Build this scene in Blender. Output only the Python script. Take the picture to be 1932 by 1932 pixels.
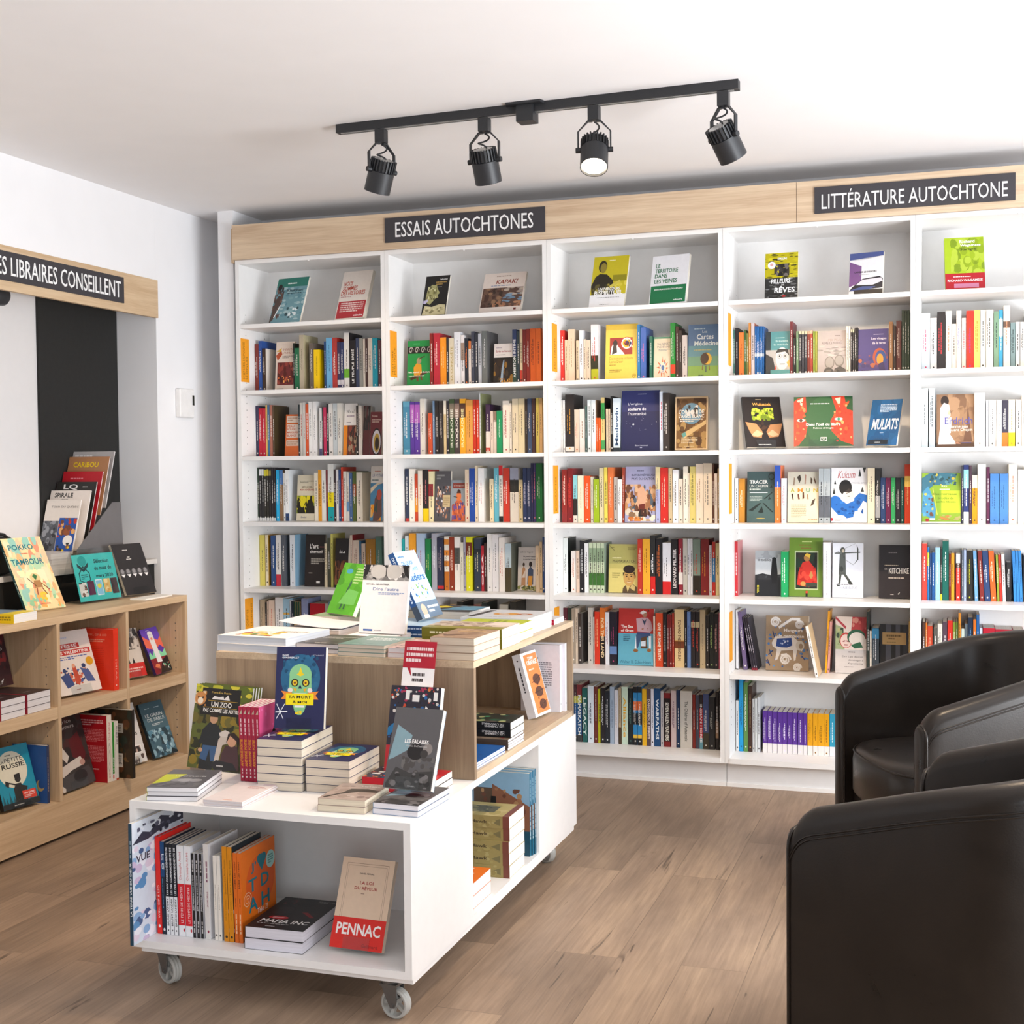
import bpy, math, random
from mathutils import Matrix, Vector
S = bpy.context.scene
for o in list(bpy.data.objects): bpy.data.objects.remove(o)
COL = S.collection
# ------------------------------------------------------------------ camera
cd = bpy.data.cameras.new('camera'); cam = bpy.data.objects.new('camera', cd); COL.objects.link(cam)
cd.sensor_fit = 'HORIZONTAL'; cd.sensor_width = 36; cd.lens = 2484.513/1932*36; cd.clip_start = .05
RT, UP, FW = (0.94837,0.31702,-0.00964), (-0.00139,0.03456,0.99940), (-0.31716,0.94779,-0.03321)
cam.matrix_world = Matrix(((RT[0],UP[0],-FW[0],3.18735),(RT[1],UP[1],-FW[1],-5.47231),(RT[2],UP[2],-FW[2],1.34955),(0,0,0,1)))
S.camera = cam
# ------------------------------------------------------------------ light of the place
S.view_settings.view_transform = 'Standard'; S.view_settings.look = 'None'
S.view_settings.gamma = 1; S.view_settings.use_curve_mapping = False
S.view_settings.exposure = -0.12
wd = bpy.data.worlds.new('daylight'); S.world = wd; wd.use_nodes = True
bg = wd.node_tree.nodes['Background']; bg.inputs[0].default_value = (.80,.90,1,1); bg.inputs[1].default_value = .45
def light(kind, name, loc, target, power, color, size=.1, size_y=None, spot=None, blend=.3):
    l = bpy.data.lights.new(name, kind); l.energy = power; l.color = color
    if kind == 'AREA':
        l.size = size
        if size_y: l.shape = 'RECTANGLE'; l.size_y = size_y
    else: l.shadow_soft_size = size
    if spot: l.spot_size = math.radians(spot); l.spot_blend = blend
    o = bpy.data.objects.new(name, l); COL.objects.link(o); o.location = loc
    d = Vector(target)-Vector(loc); o.rotation_euler = d.to_track_quat('-Z','Y').to_euler()
    return o
DAY = (.86,.93,1); WARM = (1,.75,.50)
light('AREA','daylight_side_window',(5.45,-2.3,1.45),(0,-2.0,1.6),80,DAY,3.2,1.9)
light('AREA','added_ceiling_fill',(5.42,-2.6,.9),(.3,-3.4,2.57),190,(.95,.97,1),3.2,.8)  # added uplight, aimed up from the side window to brighten the ceiling
light('AREA','daylight_shopfront',(4.1,-7.7,1.3),(2.2,-3,2.57),60,DAY,1.8,2.0)
SPOTS = [((1.25,-1.17,2.36),(.45,.15,1.0),85),((1.68,-1.16,2.36),(1.8,.15,.95),100),((2.52,-1.18,2.36),(3.0,.15,.95),72)]
light('SPOT','ceiling_spot_beyond_frame',(1.75,-2.3,2.5),(.12,-1.35,.1),120,WARM,.03,None,60,.4)
light('SPOT','ceiling_spot_beyond_frame',(3.1,-1.9,2.5),(2.6,-2.4,0),75,WARM,.03,None,75,.6)
light('SPOT','ceiling_spot_beyond_frame',(1.7,-2.0,2.5),(1.6,-2.3,.5),35,WARM,.03,None,50,.5)
# ------------------------------------------------------------------ colour + materials
def lin(h):
    if len(h) == 3: h = ''.join(c*2 for c in h)
    v = [int(h[i:i+2],16)/255 for i in (0,2,4)]
    return tuple(c/12.92 if c <= .04045 else ((c+.055)/1.055)**2.4 for c in v)
def newmat(name):
    m = bpy.data.materials.new(name); m.use_nodes = True
    nt = m.node_tree; return m, nt, nt.nodes['Principled BSDF']
def link(nt, a, b): nt.links.new(a, b)
def node(nt, t, **k):
    n = nt.nodes.new(t)
    for a, v in k.items():
        if a in n.inputs: n.inputs[a].default_value = v
        else: setattr(n, a, v)
    return n
def simple(name, hexc, rough=.5, metal=0, noise=.04, nscale=30, spec=.5, bump=0):
    m, nt, b = newmat(name); c = lin(hexc)
    tc = node(nt,'ShaderNodeTexCoord'); nz = node(nt,'ShaderNodeTexNoise'); nz.inputs['Scale'].default_value = nscale; nz.inputs['Detail'].default_value = 4
    link(nt, tc.outputs['Object'], nz.inputs['Vector'])
    cr = node(nt,'ShaderNodeValToRGB')
    cr.color_ramp.elements[0].color = (*[x*(1-noise) for x in c],1); cr.color_ramp.elements[1].color = (*[min(1,x*(1+noise)) for x in c],1)
    cr.color_ramp.elements[0].position = .3; cr.color_ramp.elements[1].position = .7
    link(nt, nz.outputs[0], cr.inputs[0]); link(nt, cr.outputs[0], b.inputs['Base Color'])
    b.inputs['Roughness'].default_value = rough; b.inputs['Metallic'].default_value = metal; b.inputs['Specular IOR Level'].default_value = spec
    if bump:
        bp = node(nt,'ShaderNodeBump'); bp.inputs['Strength'].default_value = bump; bp.inputs['Distance'].default_value = .002
        link(nt, nz.outputs[0], bp.inputs['Height']); link(nt, bp.outputs[0], b.inputs['Normal'])
    return m
def printed(name, rough, lines=0):
    m, nt, b = newmat(name)
    at = node(nt,'ShaderNodeAttribute', attribute_name='Col')
    tc = node(nt,'ShaderNodeTexCoord'); nz = node(nt,'ShaderNodeTexNoise'); nz.inputs['Scale'].default_value = 60
    link(nt, tc.outputs['Object'], nz.inputs['Vector'])
    mx = node(nt,'ShaderNodeMix', data_type='RGBA', blend_type='MULTIPLY'); mx.inputs[0].default_value = 1
    mr = node(nt,'ShaderNodeMapRange'); mr.inputs[3].default_value = .93; mr.inputs[4].default_value = 1.04
    if lines:
        mp = node(nt,'ShaderNodeMapping'); mp.inputs['Scale'].default_value = (3,lines,3)
        link(nt, tc.outputs['Object'], mp.inputs['Vector']); link(nt, mp.outputs[0], nz.inputs['Vector']); nz.inputs['Scale'].default_value = 1; nz.inputs['Detail'].default_value = 3
        mr.inputs[1].default_value = .3; mr.inputs[2].default_value = .7; mr.inputs[3].default_value = .80
    link(nt, nz.outputs[0], mr.inputs[0]); link(nt, at.outputs['Color'], mx.inputs[6]); link(nt, mr.outputs[0], mx.inputs[7])
    link(nt, mx.outputs[2], b.inputs['Base Color']); b.inputs['Roughness'].default_value = rough
    b.inputs['Specular IOR Level'].default_value = .4
    return m
PRINT = printed('printed_cover', .42); PAGES = printed('paper_edges', .85, 900); MATTE = printed('printed_card', .7)
def oak(name, axis, c0, c1, rough=.5):
    m, nt, b = newmat(name)
    tc = node(nt,'ShaderNodeTexCoord'); mp = node(nt,'ShaderNodeMapping')
    s = [30,30,30]; s['xyz'.index(axis)] = 1.6; mp.inputs['Scale'].default_value = s
    link(nt, tc.outputs['Object'], mp.inputs['Vector'])
    n1 = node(nt,'ShaderNodeTexNoise'); n1.inputs['Scale'].default_value = 1; n1.inputs['Detail'].default_value = 6; n1.inputs['Roughness'].default_value = .6; n1.inputs['Distortion'].default_value = .6
    link(nt, mp.outputs[0], n1.inputs['Vector'])
    mp2 = node(nt,'ShaderNodeMapping'); s2 = [260,260,260]; s2['xyz'.index(axis)] = 9; mp2.inputs['Scale'].default_value = s2
    link(nt, tc.outputs['Object'], mp2.inputs['Vector'])
    n2 = node(nt,'ShaderNodeTexNoise'); n2.inputs['Scale'].default_value = 1; n2.inputs['Detail'].default_value = 2
    link(nt, mp2.outputs[0], n2.inputs['Vector'])
    ad = node(nt,'ShaderNodeMath', operation='MULTIPLY_ADD'); ad.inputs[1].default_value = .35
    link(nt, n2.outputs[0], ad.inputs[0]); link(nt, n1.outputs[0], ad.inputs[2])
    cr = node(nt,'ShaderNodeValToRGB'); cr.color_ramp.elements[0].position = .48; cr.color_ramp.elements[1].position = .85
    cr.color_ramp.elements[0].color = (*lin(c0),1); cr.color_ramp.elements[1].color = (*lin(c1),1)
    link(nt, ad.outputs[0], cr.inputs[0]); link(nt, cr.outputs[0], b.inputs['Base Color']); b.inputs['Roughness'].default_value = rough
    return m
OAK_X = oak('light_oak_grain_x','x','c2a587','dcc4a6'); OAK_Y = oak('light_oak_grain_y','y','c2a27e','dabf9c'); OAK_Z = oak('light_oak_grain_z','z','bd9d7a','d6bb99')
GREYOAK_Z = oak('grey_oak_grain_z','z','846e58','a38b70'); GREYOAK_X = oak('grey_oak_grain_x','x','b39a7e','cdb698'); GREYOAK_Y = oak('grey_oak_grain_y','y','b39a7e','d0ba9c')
WHITE = simple('white_melamine','f1efed',.38,noise=.012); WALL = simple('white_wall_paint','f0eff0',.8,noise=.01,nscale=8)
DARKWALL = simple('fill_cutting_taupe_wall','7d756c',.8); RECESS = simple('shade_toned_recess_wall','dedad8',.8,noise=.01)  # RECESS: white wall greyed, the header's shade put into its colour
CEIL = simple('white_ceiling_paint','f3f1f1',.9,noise=.01,nscale=5)
BLACKM = simple('black_powder_coat','26272a',.45,noise=.1,nscale=200); BLACKP = simple('black_board','1b1a18',.75,noise=.15,nscale=50)
SIGN = simple('charcoal_sign','3a373b',.6,noise=.06,nscale=150); LETTER = simple('white_sign_letter','f4f3f2',.5)
GREYP = simple('grey_plastic','b4b3ae',.4,noise=.06); STEEL = simple('zinc_plate','6f6c69',.4,.6,noise=.1); DARKPEG = simple('peg_hole','5f5c5a',.9)
CHROME = simple('bare_aluminium','c9c9c7',.35,.8)
DARKGAP = simple('dark_plinth','1d1815',.8)
def leather():
    m, nt, b = newmat('dark_brown_leather')
    tc = node(nt,'ShaderNodeTexCoord'); v = node(nt,'ShaderNodeTexVoronoi'); v.inputs['Scale'].default_value = 260
    n = node(nt,'ShaderNodeTexNoise'); n.inputs['Scale'].default_value = 7; n.inputs['Detail'].default_value = 6; n.inputs['Distortion'].default_value = 1
    link(nt, tc.outputs['Object'], v.inputs['Vector']); link(nt, tc.outputs['Object'], n.inputs['Vector'])
    cr = node(nt,'ShaderNodeValToRGB'); cr.color_ramp.elements[0].color = (.006,.0045,.0038,1); cr.color_ramp.elements[1].color = (.024,.017,.0125,1)
    link(nt, n.outputs[0], cr.inputs[0]); link(nt, cr.outputs[0], b.inputs['Base Color'])
    mr = node(nt,'ShaderNodeMapRange'); mr.inputs[1].default_value = .3; mr.inputs[2].default_value = .7; mr.inputs[3].default_value = .27; mr.inputs[4].default_value = .35
    link(nt, n.outputs[0], mr.inputs[0]); link(nt, mr.outputs[0], b.inputs['Roughness'])
    bp = node(nt,'ShaderNodeBump'); bp.inputs['Strength'].default_value = .12; bp.inputs['Distance'].default_value = .0006; b.inputs['Specular IOR Level'].default_value = .34
    link(nt, v.outputs['Distance'], bp.inputs['Height']); link(nt, bp.outputs[0], b.inputs['Normal'])
    return m
LEATHER = leather()
def acrylic():
    m, nt, b = newmat('clear_acrylic'); out = nt.nodes['Material Output']
    t = node(nt,'ShaderNodeBsdfTransparent'); g = node(nt,'ShaderNodeBsdfGlossy'); g.inputs['Roughness'].default_value = .04
    t.inputs[0].default_value = (.93,.945,.95,1)
    lw = node(nt,'ShaderNodeFresnel'); lw.inputs[0].default_value = 1.45
    mx = node(nt,'ShaderNodeMixShader'); geo = node(nt,'ShaderNodeNewGeometry'); sb = node(nt,'ShaderNodeMath', operation='SUBTRACT'); sb.inputs[0].default_value = 1; link(nt, geo.outputs['Backfacing'], sb.inputs[1]); ml = node(nt,'ShaderNodeMath', operation='MULTIPLY'); link(nt, lw.outputs[0], ml.inputs[0]); link(nt, sb.outputs[0], ml.inputs[1]); link(nt, ml.outputs[0], mx.inputs[0]); link(nt, t.outputs[0], mx.inputs[1]); link(nt, g.outputs[0], mx.inputs[2])
    link(nt, mx.outputs[0], out.inputs[0]); return m
ACRYL = acrylic()
def emit(name, col, s):
    m, nt, b = newmat(name); b.inputs['Base Color'].default_value = (*col,1); b.inputs['Emission Color'].default_value = (*col,1); b.inputs['Emission Strength'].default_value = s; return m
LAMP = emit('lit_lamp_lens',(1,.86,.66),9)
def floor_mat():
    m, nt, b = newmat('weathered_oak_planks')
    tc = node(nt,'ShaderNodeTexCoord'); mp = node(nt,'ShaderNodeMapping'); mp.inputs['Rotation'].default_value = (0,0,math.pi/2)
    link(nt, tc.outputs['Object'], mp.inputs['Vector'])
    br = node(nt,'ShaderNodeTexBrick'); br.offset = .37; br.offset_frequency = 2
    for k, v in (('Scale',1),('Mortar Size',.0012),('Brick Width',1.22),('Row Height',.178),('Bias',0)): br.inputs[k].default_value = v
    br.inputs['Color1'].default_value = (0,0,0,1); br.inputs['Color2'].default_value = (1,1,1,1); br.inputs['Mortar'].default_value = (.5,.5,.5,1)
    link(nt, mp.outputs[0], br.inputs['Vector'])
    # per-plank shift of the grain
    ad = node(nt,'ShaderNodeVectorMath', operation='MULTIPLY_ADD'); ad.inputs[1].default_value = (7,3,5)
    link(nt, br.outputs['Color'], ad.inputs[0]); link(nt, tc.outputs['Object'], ad.inputs[2])
    def nz(scale, det, dist=0, rough=.6):
        mpp = node(nt,'ShaderNodeMapping'); mpp.inputs['Scale'].default_value = scale; link(nt, ad.outputs[0], mpp.inputs['Vector'])
        n = node(nt,'ShaderNodeTexNoise'); n.inputs['Scale'].default_value = 1; n.inputs['Detail'].default_value = det; n.inputs['Distortion'].default_value = dist; n.inputs['Roughness'].default_value = rough
        link(nt, mpp.outputs[0], n.inputs['Vector']); return n.outputs[0]
    blot = nz((4,1.1,4),6,.3); grain = nz((110,4,110),5,.3); crack = nz((26,1.1,26),3,1.2); knot = nz((7,5,7),2,.4)
    cr = node(nt,'ShaderNodeValToRGB'); e = cr.color_ramp.elements
    e[0].position = .26; e[0].color = (*lin('7b6858'),1); e[1].position = .74; e[1].color = (*lin('b49a80'),1)
    x = cr.color_ramp.elements.new(.5); x.color = (*lin('9a836f'),1)
    link(nt, blot, cr.inputs[0])
    def mul(a, fac, lo, hi, f0, f1):
        mr = node(nt,'ShaderNodeMapRange'); mr.inputs[1].default_value = lo; mr.inputs[2].default_value = hi; mr.inputs[3].default_value = f0; mr.inputs[4].default_value = f1
        link(nt, fac, mr.inputs[0]); mx = node(nt,'ShaderNodeMix', data_type='RGBA', blend_type='MULTIPLY'); mx.inputs[0].default_value = 1
        link(nt, a, mx.inputs[6]); link(nt, mr.outputs[0], mx.inputs[7]); return mx.outputs[2]
    c = mul(cr.outputs[0], grain, .3, .7, .8, 1.12)
    c = mul(c, crack, .29, .345, .36, 1)
    c = mul(c, knot, .74, .80, 1, .5)
    c = mul(c, br.outputs['Fac'], 0, 1, 1, .62)
    sep = node(nt,'ShaderNodeSeparateColor'); link(nt, br.outputs['Color'], sep.inputs[0])
    c = mul(c, sep.outputs[0], 0, 1, .88, 1.08)
    link(nt, c, b.inputs['Base Color']); b.inputs['Roughness'].default_value = .5
    bp = node(nt,'ShaderNodeBump'); bp.inputs['Strength'].default_value = .12; bp.inputs['Distance'].default_value = .002; link(nt, grain, bp.inputs['Height']); link(nt, bp.outputs[0], b.inputs['Normal'])
    return m
FLOORM = floor_mat()
# ------------------------------------------------------------------ mesh builder
I4 = Matrix.Identity(4)
class MB:
    def __init__(s): s.v = []; s.f = []; s.c = []; s.m = []
    def poly(s, pts, col='fff', mat=0, M=None):
        n = len(s.v); s.v.extend([tuple(M @ Vector(p)) if M else tuple(p) for p in pts]); s.f.append(tuple(range(n,n+len(pts)))); s.c.append(col); s.m.append(mat)
    def box(s, a, b, col='fff', mat=0, M=None):
        x0,y0,z0 = a; x1,y1,z1 = b; n = len(s.v)
        P = [(x0,y0,z0),(x1,y0,z0),(x1,y1,z0),(x0,y1,z0),(x0,y0,z1),(x1,y0,z1),(x1,y1,z1),(x0,y1,z1)]
        s.v.extend([tuple(M @ Vector(p)) if M else p for p in P])
        for q in ((0,3,2,1),(4,5,6,7),(0,1,5,4),(1,2,6,5),(2,3,7,6),(3,0,4,7)):
            s.f.append(tuple(n+i for i in q)); s.c.append(col); s.m.append(mat)
    def cyl(s, p, q, r, r2=None, n=20, col='fff', mat=0, cap=True):
        p = Vector(p); q = Vector(q); d = (q-p).normalized(); r2 = r if r2 is None else r2
        a = d.orthogonal().normalized(); b = d.cross(a); k = len(s.v)
        for c, rr in ((p,r),(q,r2)):
            for i in range(n):
                t = 2*math.pi*i/n; s.v.append(tuple(c+a*(rr*math.cos(t))+b*(rr*math.sin(t))))
        for i in range(n):
            j = (i+1)%n; s.f.append((k+i,k+j,k+n+j,k+n+i)); s.c.append(col); s.m.append(mat)
        if cap:
            s.f.append(tuple(k+i for i in reversed(range(n)))); s.f.append(tuple(k+n+i for i in range(n))); s.c += [col]*2; s.m += [mat]*2
    def tube(s, pts, r, n=8, col='fff', mat=0, closed=False):
        pts = [Vector(p) for p in pts]; k = len(s.v); N = len(pts); a = None
        for i, p in enumerate(pts):
            d = (pts[(i+1)%N] if closed else pts[min(i+1,N-1)])-(pts[i-1] if closed else pts[max(i-1,0)]); d.normalize()
            a = d.orthogonal() if a is None else a-d*a.dot(d)
            a.normalize(); b = d.cross(a)
            for j in range(n):
                t = 2*math.pi*j/n; s.v.append(tuple(p+a*(r*math.cos(t))+b*(r*math.sin(t))))
        for i in range(N if closed else N-1):
            for j in range(n):
                i2 = (i+1)%N; j2 = (j+1)%n
                s.f.append((k+i*n+j,k+i*n+j2,k+i2*n+j2,k+i2*n+j)); s.c.append(col); s.m.append(mat)
        if not closed:
            s.f.append(tuple(k+j for j in reversed(range(n)))); s.f.append(tuple(k+(N-1)*n+j for j in range(n))); s.c += [col]*2; s.m += [mat]*2
    def loft(s, rings, col='fff', mat=0, closed=True, caps=True):
        k = len(s.v); n = len(rings[0])
        for r in rings: s.v.extend([tuple(p) for p in r])
        for i in range(len(rings)-1):
            for j in range(n if closed else n-1):
                j2 = (j+1)%n; s.f.append((k+i*n+j,k+i*n+j2,k+(i+1)*n+j2,k+(i+1)*n+j)); s.c.append(col); s.m.append(mat)
        if caps:
            s.f.append(tuple(k+j for j in reversed(range(n)))); s.f.append(tuple(k+(len(rings)-1)*n+j for j in range(n))); s.c += [col]*2; s.m += [mat]*2
    def add(s, o, M):
        n = len(s.v); s.v.extend([tuple(M @ Vector(p)) for p in o.v]); s.f.extend([tuple(i+n for i in f) for f in o.f]); s.c += o.c; s.m += o.m
_lc = {}
def clin(h):
    if h not in _lc: _lc[h] = (*lin(h),1)
    return _lc[h]
def obj(name, mb, mats, parent=None, M=None, smooth=None):
    me = bpy.data.meshes.new(name); me.from_pydata(mb.v, [], mb.f)
    for m in (mats if isinstance(mats,(list,tuple)) else [mats]): me.materials.append(m)
    if any(mb.m): me.polygons.foreach_set('material_index', mb.m)
    if any(c != 'fff' for c in mb.c):
        ca = me.color_attributes.new('Col','FLOAT_COLOR','CORNER'); buf = []
        for f, c in zip(mb.f, mb.c): buf.extend(clin(c)*len(f))
        ca.data.foreach_set('color', buf)
    if smooth is not None:
        me.polygons.foreach_set('use_smooth', [True]*len(mb.f)); me.set_sharp_from_angle(angle=math.radians(smooth))
    me.update()
    o = bpy.data.objects.new(name, me); COL.objects.link(o)
    if parent: o.parent = parent
    if M is not None: o.matrix_local = M
    return o
def thing(name, label, cat, M=None, group=None):
    o = bpy.data.objects.new(name, None); COL.objects.link(o); o.empty_display_size = .05
    if M is not None: o.matrix_world = M
    return tag(o, label, cat, group)
def tag(o, label, cat, group=None, kind=None):
    o['label'] = label; o['category'] = cat
    if group: o['group'] = group
    if kind: o['kind'] = kind
    return o
def struct(name, mb, mat, smooth=None):
    o = obj(name, mb, mat, smooth=smooth); o['kind'] = 'structure'; return o
def bx(a, b): m = MB(); m.box(a,b); return m
def Tm(x, y, z): return Matrix.Translation((x,y,z))
def Rot(a, ax): return Matrix.Rotation(math.radians(a),4,ax)
# lettering: the built-in typeface turned into mesh outlines once per string
_tx = {}
def glyphs(t, bold=False):
    k = (t,bold)
    if k in _tx: return _tx[k]
    cu = bpy.data.curves.new('t','FONT'); cu.body = t; cu.resolution_u = 2; cu.offset = .022 if bold else 0
    o = bpy.data.objects.new('t', cu); COL.objects.link(o)
    bpy.context.view_layer.update()
    me = bpy.data.meshes.new_from_object(o.evaluated_get(bpy.context.evaluated_depsgraph_get()))
    v = [(p.co.x,p.co.y) for p in me.vertices]; f = [tuple(p.vertices) for p in me.polygons]
    flip = sum(p.normal.z for p in me.polygons) < 0
    if flip: f = [tuple(reversed(q)) for q in f]
    bpy.data.objects.remove(o); bpy.data.meshes.remove(me); bpy.data.curves.remove(cu)
    x0 = min(a for a,b in v); x1 = max(a for a,b in v); y0 = min(b for a,b in v); y1 = max(b for a,b in v)
    _tx[k] = ([((a-x0)/(x1-x0),(b-y0)/(y1-y0)) for a,b in v], f); return _tx[k]
def put_text(mb, t, fn, col, bold=False, mat=0):
    v, f = glyphs(t, bold); n = len(mb.v); mb.v.extend([tuple(fn(a,b)) for a,b in v]); mb.f.extend([tuple(n+i for i in q) for q in f]); mb.c += [col]*len(f); mb.m += [mat]*len(f)
# cover artwork in a small drawing language; u runs across, v up, both 0..1
def draw(mb, ops, fn, seed=1, step=.00004):
    rnd = random.Random(seed); L = 0
    for op in ops.split(';'):
        p = op.split()
        if not p: continue
        L += 1; off = step*L; k = p[0]; F = [x for x in p[1:]]
        def Q(pts, col): mb.poly([fn(min(1,max(0,a)),min(1,max(0,b)),off) for a,b in pts], col)
        if k == 'R':
            a,b,c,d = map(float,F[:4]); Q([(a,b),(c,b),(c,d),(a,d)], F[4])
        elif k == 'E':
            a,b,r,q = map(float,F[:4]); Q([(a+r*math.cos(t*math.pi/12),b+q*math.sin(t*math.pi/12)) for t in range(24)], F[4])
        elif k == 'P':
            n = [float(x) for x in F[:-1]]; Q(list(zip(n[::2],n[1::2])), F[-1])
        elif k == 'T':
            u,v,w,h = map(float,F[1:5]); sh = float(F[7]) if len(F) > 7 else 0
            put_text(mb, F[0].replace('_',' '), lambda a,b: fn(u-w/2+a*w+sh*b*h, v+b*h, off), F[5], len(F) > 6 and F[6] == 'b')
        elif k == 'X':
            a,b,c,d = map(float,F[:4]); n = int(F[4]); lh = (d-b)/n
            for i in range(n):
                x = a; e = c if i < n-1 else a+(c-a)*rnd.uniform(.5,.95); y = d-(i+1)*lh
                while x < e-.01:
                    q = min(e, x+rnd.uniform(.03,.11)*(c-a)*1.2); Q([(x,y+lh*.22),(q,y+lh*.22),(q,y+lh*.78),(x,y+lh*.78)], F[5]); x = q+.02*(c-a)
        elif k == 'N':
            a,b,c,d = map(float,F[:4]); cs = F[4].split(','); n = int(F[5]); sz = float(F[6]); asp = float(F[7]) if len(F) > 7 else 1
            for i in range(n):
                x = rnd.uniform(a,c); y = rnd.uniform(b,d); r = sz*rnd.uniform(.4,1); q = r*asp*rnd.uniform(.6,1.2); col = rnd.choice(cs); o2 = off+step*.6*i/n
                mb.poly([fn(min(c,max(a,x+r*math.cos(t*math.pi/4+.3))), min(d,max(b,y+q*math.sin(t*math.pi/4+.3))), o2) for t in range(8)], col)
            L += 1
        elif k == 'W':   # wavy / curled line: W x y r turns width col
            x,y,r,tn,wd = map(float,F[:5]); n = int(18*tn); pts = []
            for i in range(n+1):
                t = i/n; rr = r*(1-.82*t); an = 2*math.pi*tn*t; pts.append((x+rr*math.cos(an),y+rr*.75*math.sin(an)))
            for i in range(n):
                (x0,y0),(x1,y1) = pts[i],pts[i+1]; l = math.hypot(x1-x0,y1-y0) or 1; nx,ny = -(y1-y0)/l*wd/2,(x1-x0)/l*wd/2
                Q([(x0-nx,y0-ny),(x1-nx,y1-ny),(x1+nx,y1+ny),(x0+nx,y0+ny)], F[5])
        elif k == 'V':   # text along a spine: V text u lo hi width col b|n up|dn
            u,lo,hi,w = map(float,F[1:5]); dn = 'dn' in F; bo = 'b' in F[6:]
            put_text(mb, F[0].replace('_',' '), (lambda a,b: fn(u-w/2+b*w, hi-a*(hi-lo), off)) if dn else (lambda a,b: fn(u+w/2-b*w, lo+a*(hi-lo), off)), F[5], bo)
        elif k == 'D':   # lettering too small to read: D u lo hi width col
            u,lo,hi,w = map(float,F[:4]); y = lo
            while y < hi-.01:
                e = min(hi, y+rnd.uniform(.02,.07)); ww = w*rnd.uniform(.75,1); Q([(u-ww/2,y),(u+ww/2,y),(u+ww/2,e),(u-ww/2,e)],F[4]); y = e+.012
        elif k == 'L':   # straight stroke: L x0 y0 x1 y1 width col
            x0,y0,x1,y1,wd = map(float,F[:5]); l = math.hypot(x1-x0,y1-y0); nx,ny = -(y1-y0)/l*wd/2,(x1-x0)/l*wd/2
            Q([(x0-nx,y0-ny),(x1-nx,y1-ny),(x1+nx,y1+ny),(x0+nx,y0+ny)], F[5])
# ------------------------------------------------------------------ books
# local frame: front cover in the plane y=0 facing -y, spine at x=0, thickness towards +y, foot at z=0
def book_mb(W, H, T, spine='888', front=None, back=None, art='', spine_ops='', hard=False, pages='e9e2d4', seed=1, back_ops='', ph=None):
    front = front or spine; back = back or front; ct = .0022 if hard else .0007; ov = .003 if hard else .0006
    c = MB(); c.box((0,0,0),(W,ct,H),front); c.box((0,T-ct,0),(W,T,H),back); c.box((0,ct,0),(ct,T-ct,H),spine)
    n = len(c.v); c.poly([(-.0001,T,0),(-.0001,0,0),(-.0001,0,H),(-.0001,T,H)],spine)
    if art: draw(c, art, lambda u,v,o: (u*W,-o-.00008,v*H), seed)
    if back_ops: draw(c, back_ops, lambda u,v,o: (W-u*W,T+o+.00008,v*H), seed)
    if spine_ops: draw(c, spine_ops, lambda u,v,o: (-o-.0002,T*(1-u),v*H), seed)
    p = MB(); p.box((ct,ct,ov),(W-ov,T-ct,H-ov),pages)
    return c, p
def book(name, label, M, group=None, cat='book', **k):
    c, p = book_mb(**k); r = thing(name, label, cat, M, group)
    obj('cover', c, PRINT, r); obj('page_block', p, PAGES, r); return r
# ------------------------------------------------------------------ the room
BW = .762; TH = .019
CZ = 2.572; XW = -.255; YB = .30
struct('floor', bx((-.7,-8,-.05),(5.6,.45,0)), FLOORM)
struct('ceiling', bx((-.7,-8,CZ),(5.6,.45,CZ+.06)), CEIL)
struct('wall_back', bx((-.7,YB,0),(5.6,YB+.12,CZ)), WALL)
m = MB(); RY = -.27; RX = -.474   # left wall with a shallow recess behind the low shelving
m.box((RX-.12,RY,0),(XW,YB,CZ)); struct('wall_left', m, WALL)
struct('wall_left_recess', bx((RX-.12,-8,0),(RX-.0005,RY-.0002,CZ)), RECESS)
m = MB(); m.box((RX,-4.2,2.16),(XW,RY-.0002,CZ)); struct('wall_left_upper', m, WALL)
struct('wall_left_front', bx((RX,-8,0),(XW,-4.2002,CZ)), WALL)
m = MB(); m.box((5.5,-8,0),(5.62,YB,.5)); m.box((5.5,-8,2.4),(5.62,YB,CZ)); m.box((5.5,-8,.5),(5.62,-4.6,2.4)); m.box((5.5,-.7,.5),(5.62,YB,2.4))
struct('wall_right', m, WALL)
m = MB(); m.box((-.7,-8.12,0),(5.6,-8,.3)); m.box((-.7,-8.12,2.5),(5.6,-8,CZ)); m.box((-.7,-8.12,.3),(3.1,-8,2.5)); m.box((5.0,-8.12,.3),(5.6,-8,2.5))
struct('wall_front', m, DARKWALL)  # unseen wall, dark tone chosen to cut fill and chair reflections
struct('trim_1', bx((-.100,.02,0),(-.0205,.2995,CZ)), WALL)
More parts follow.
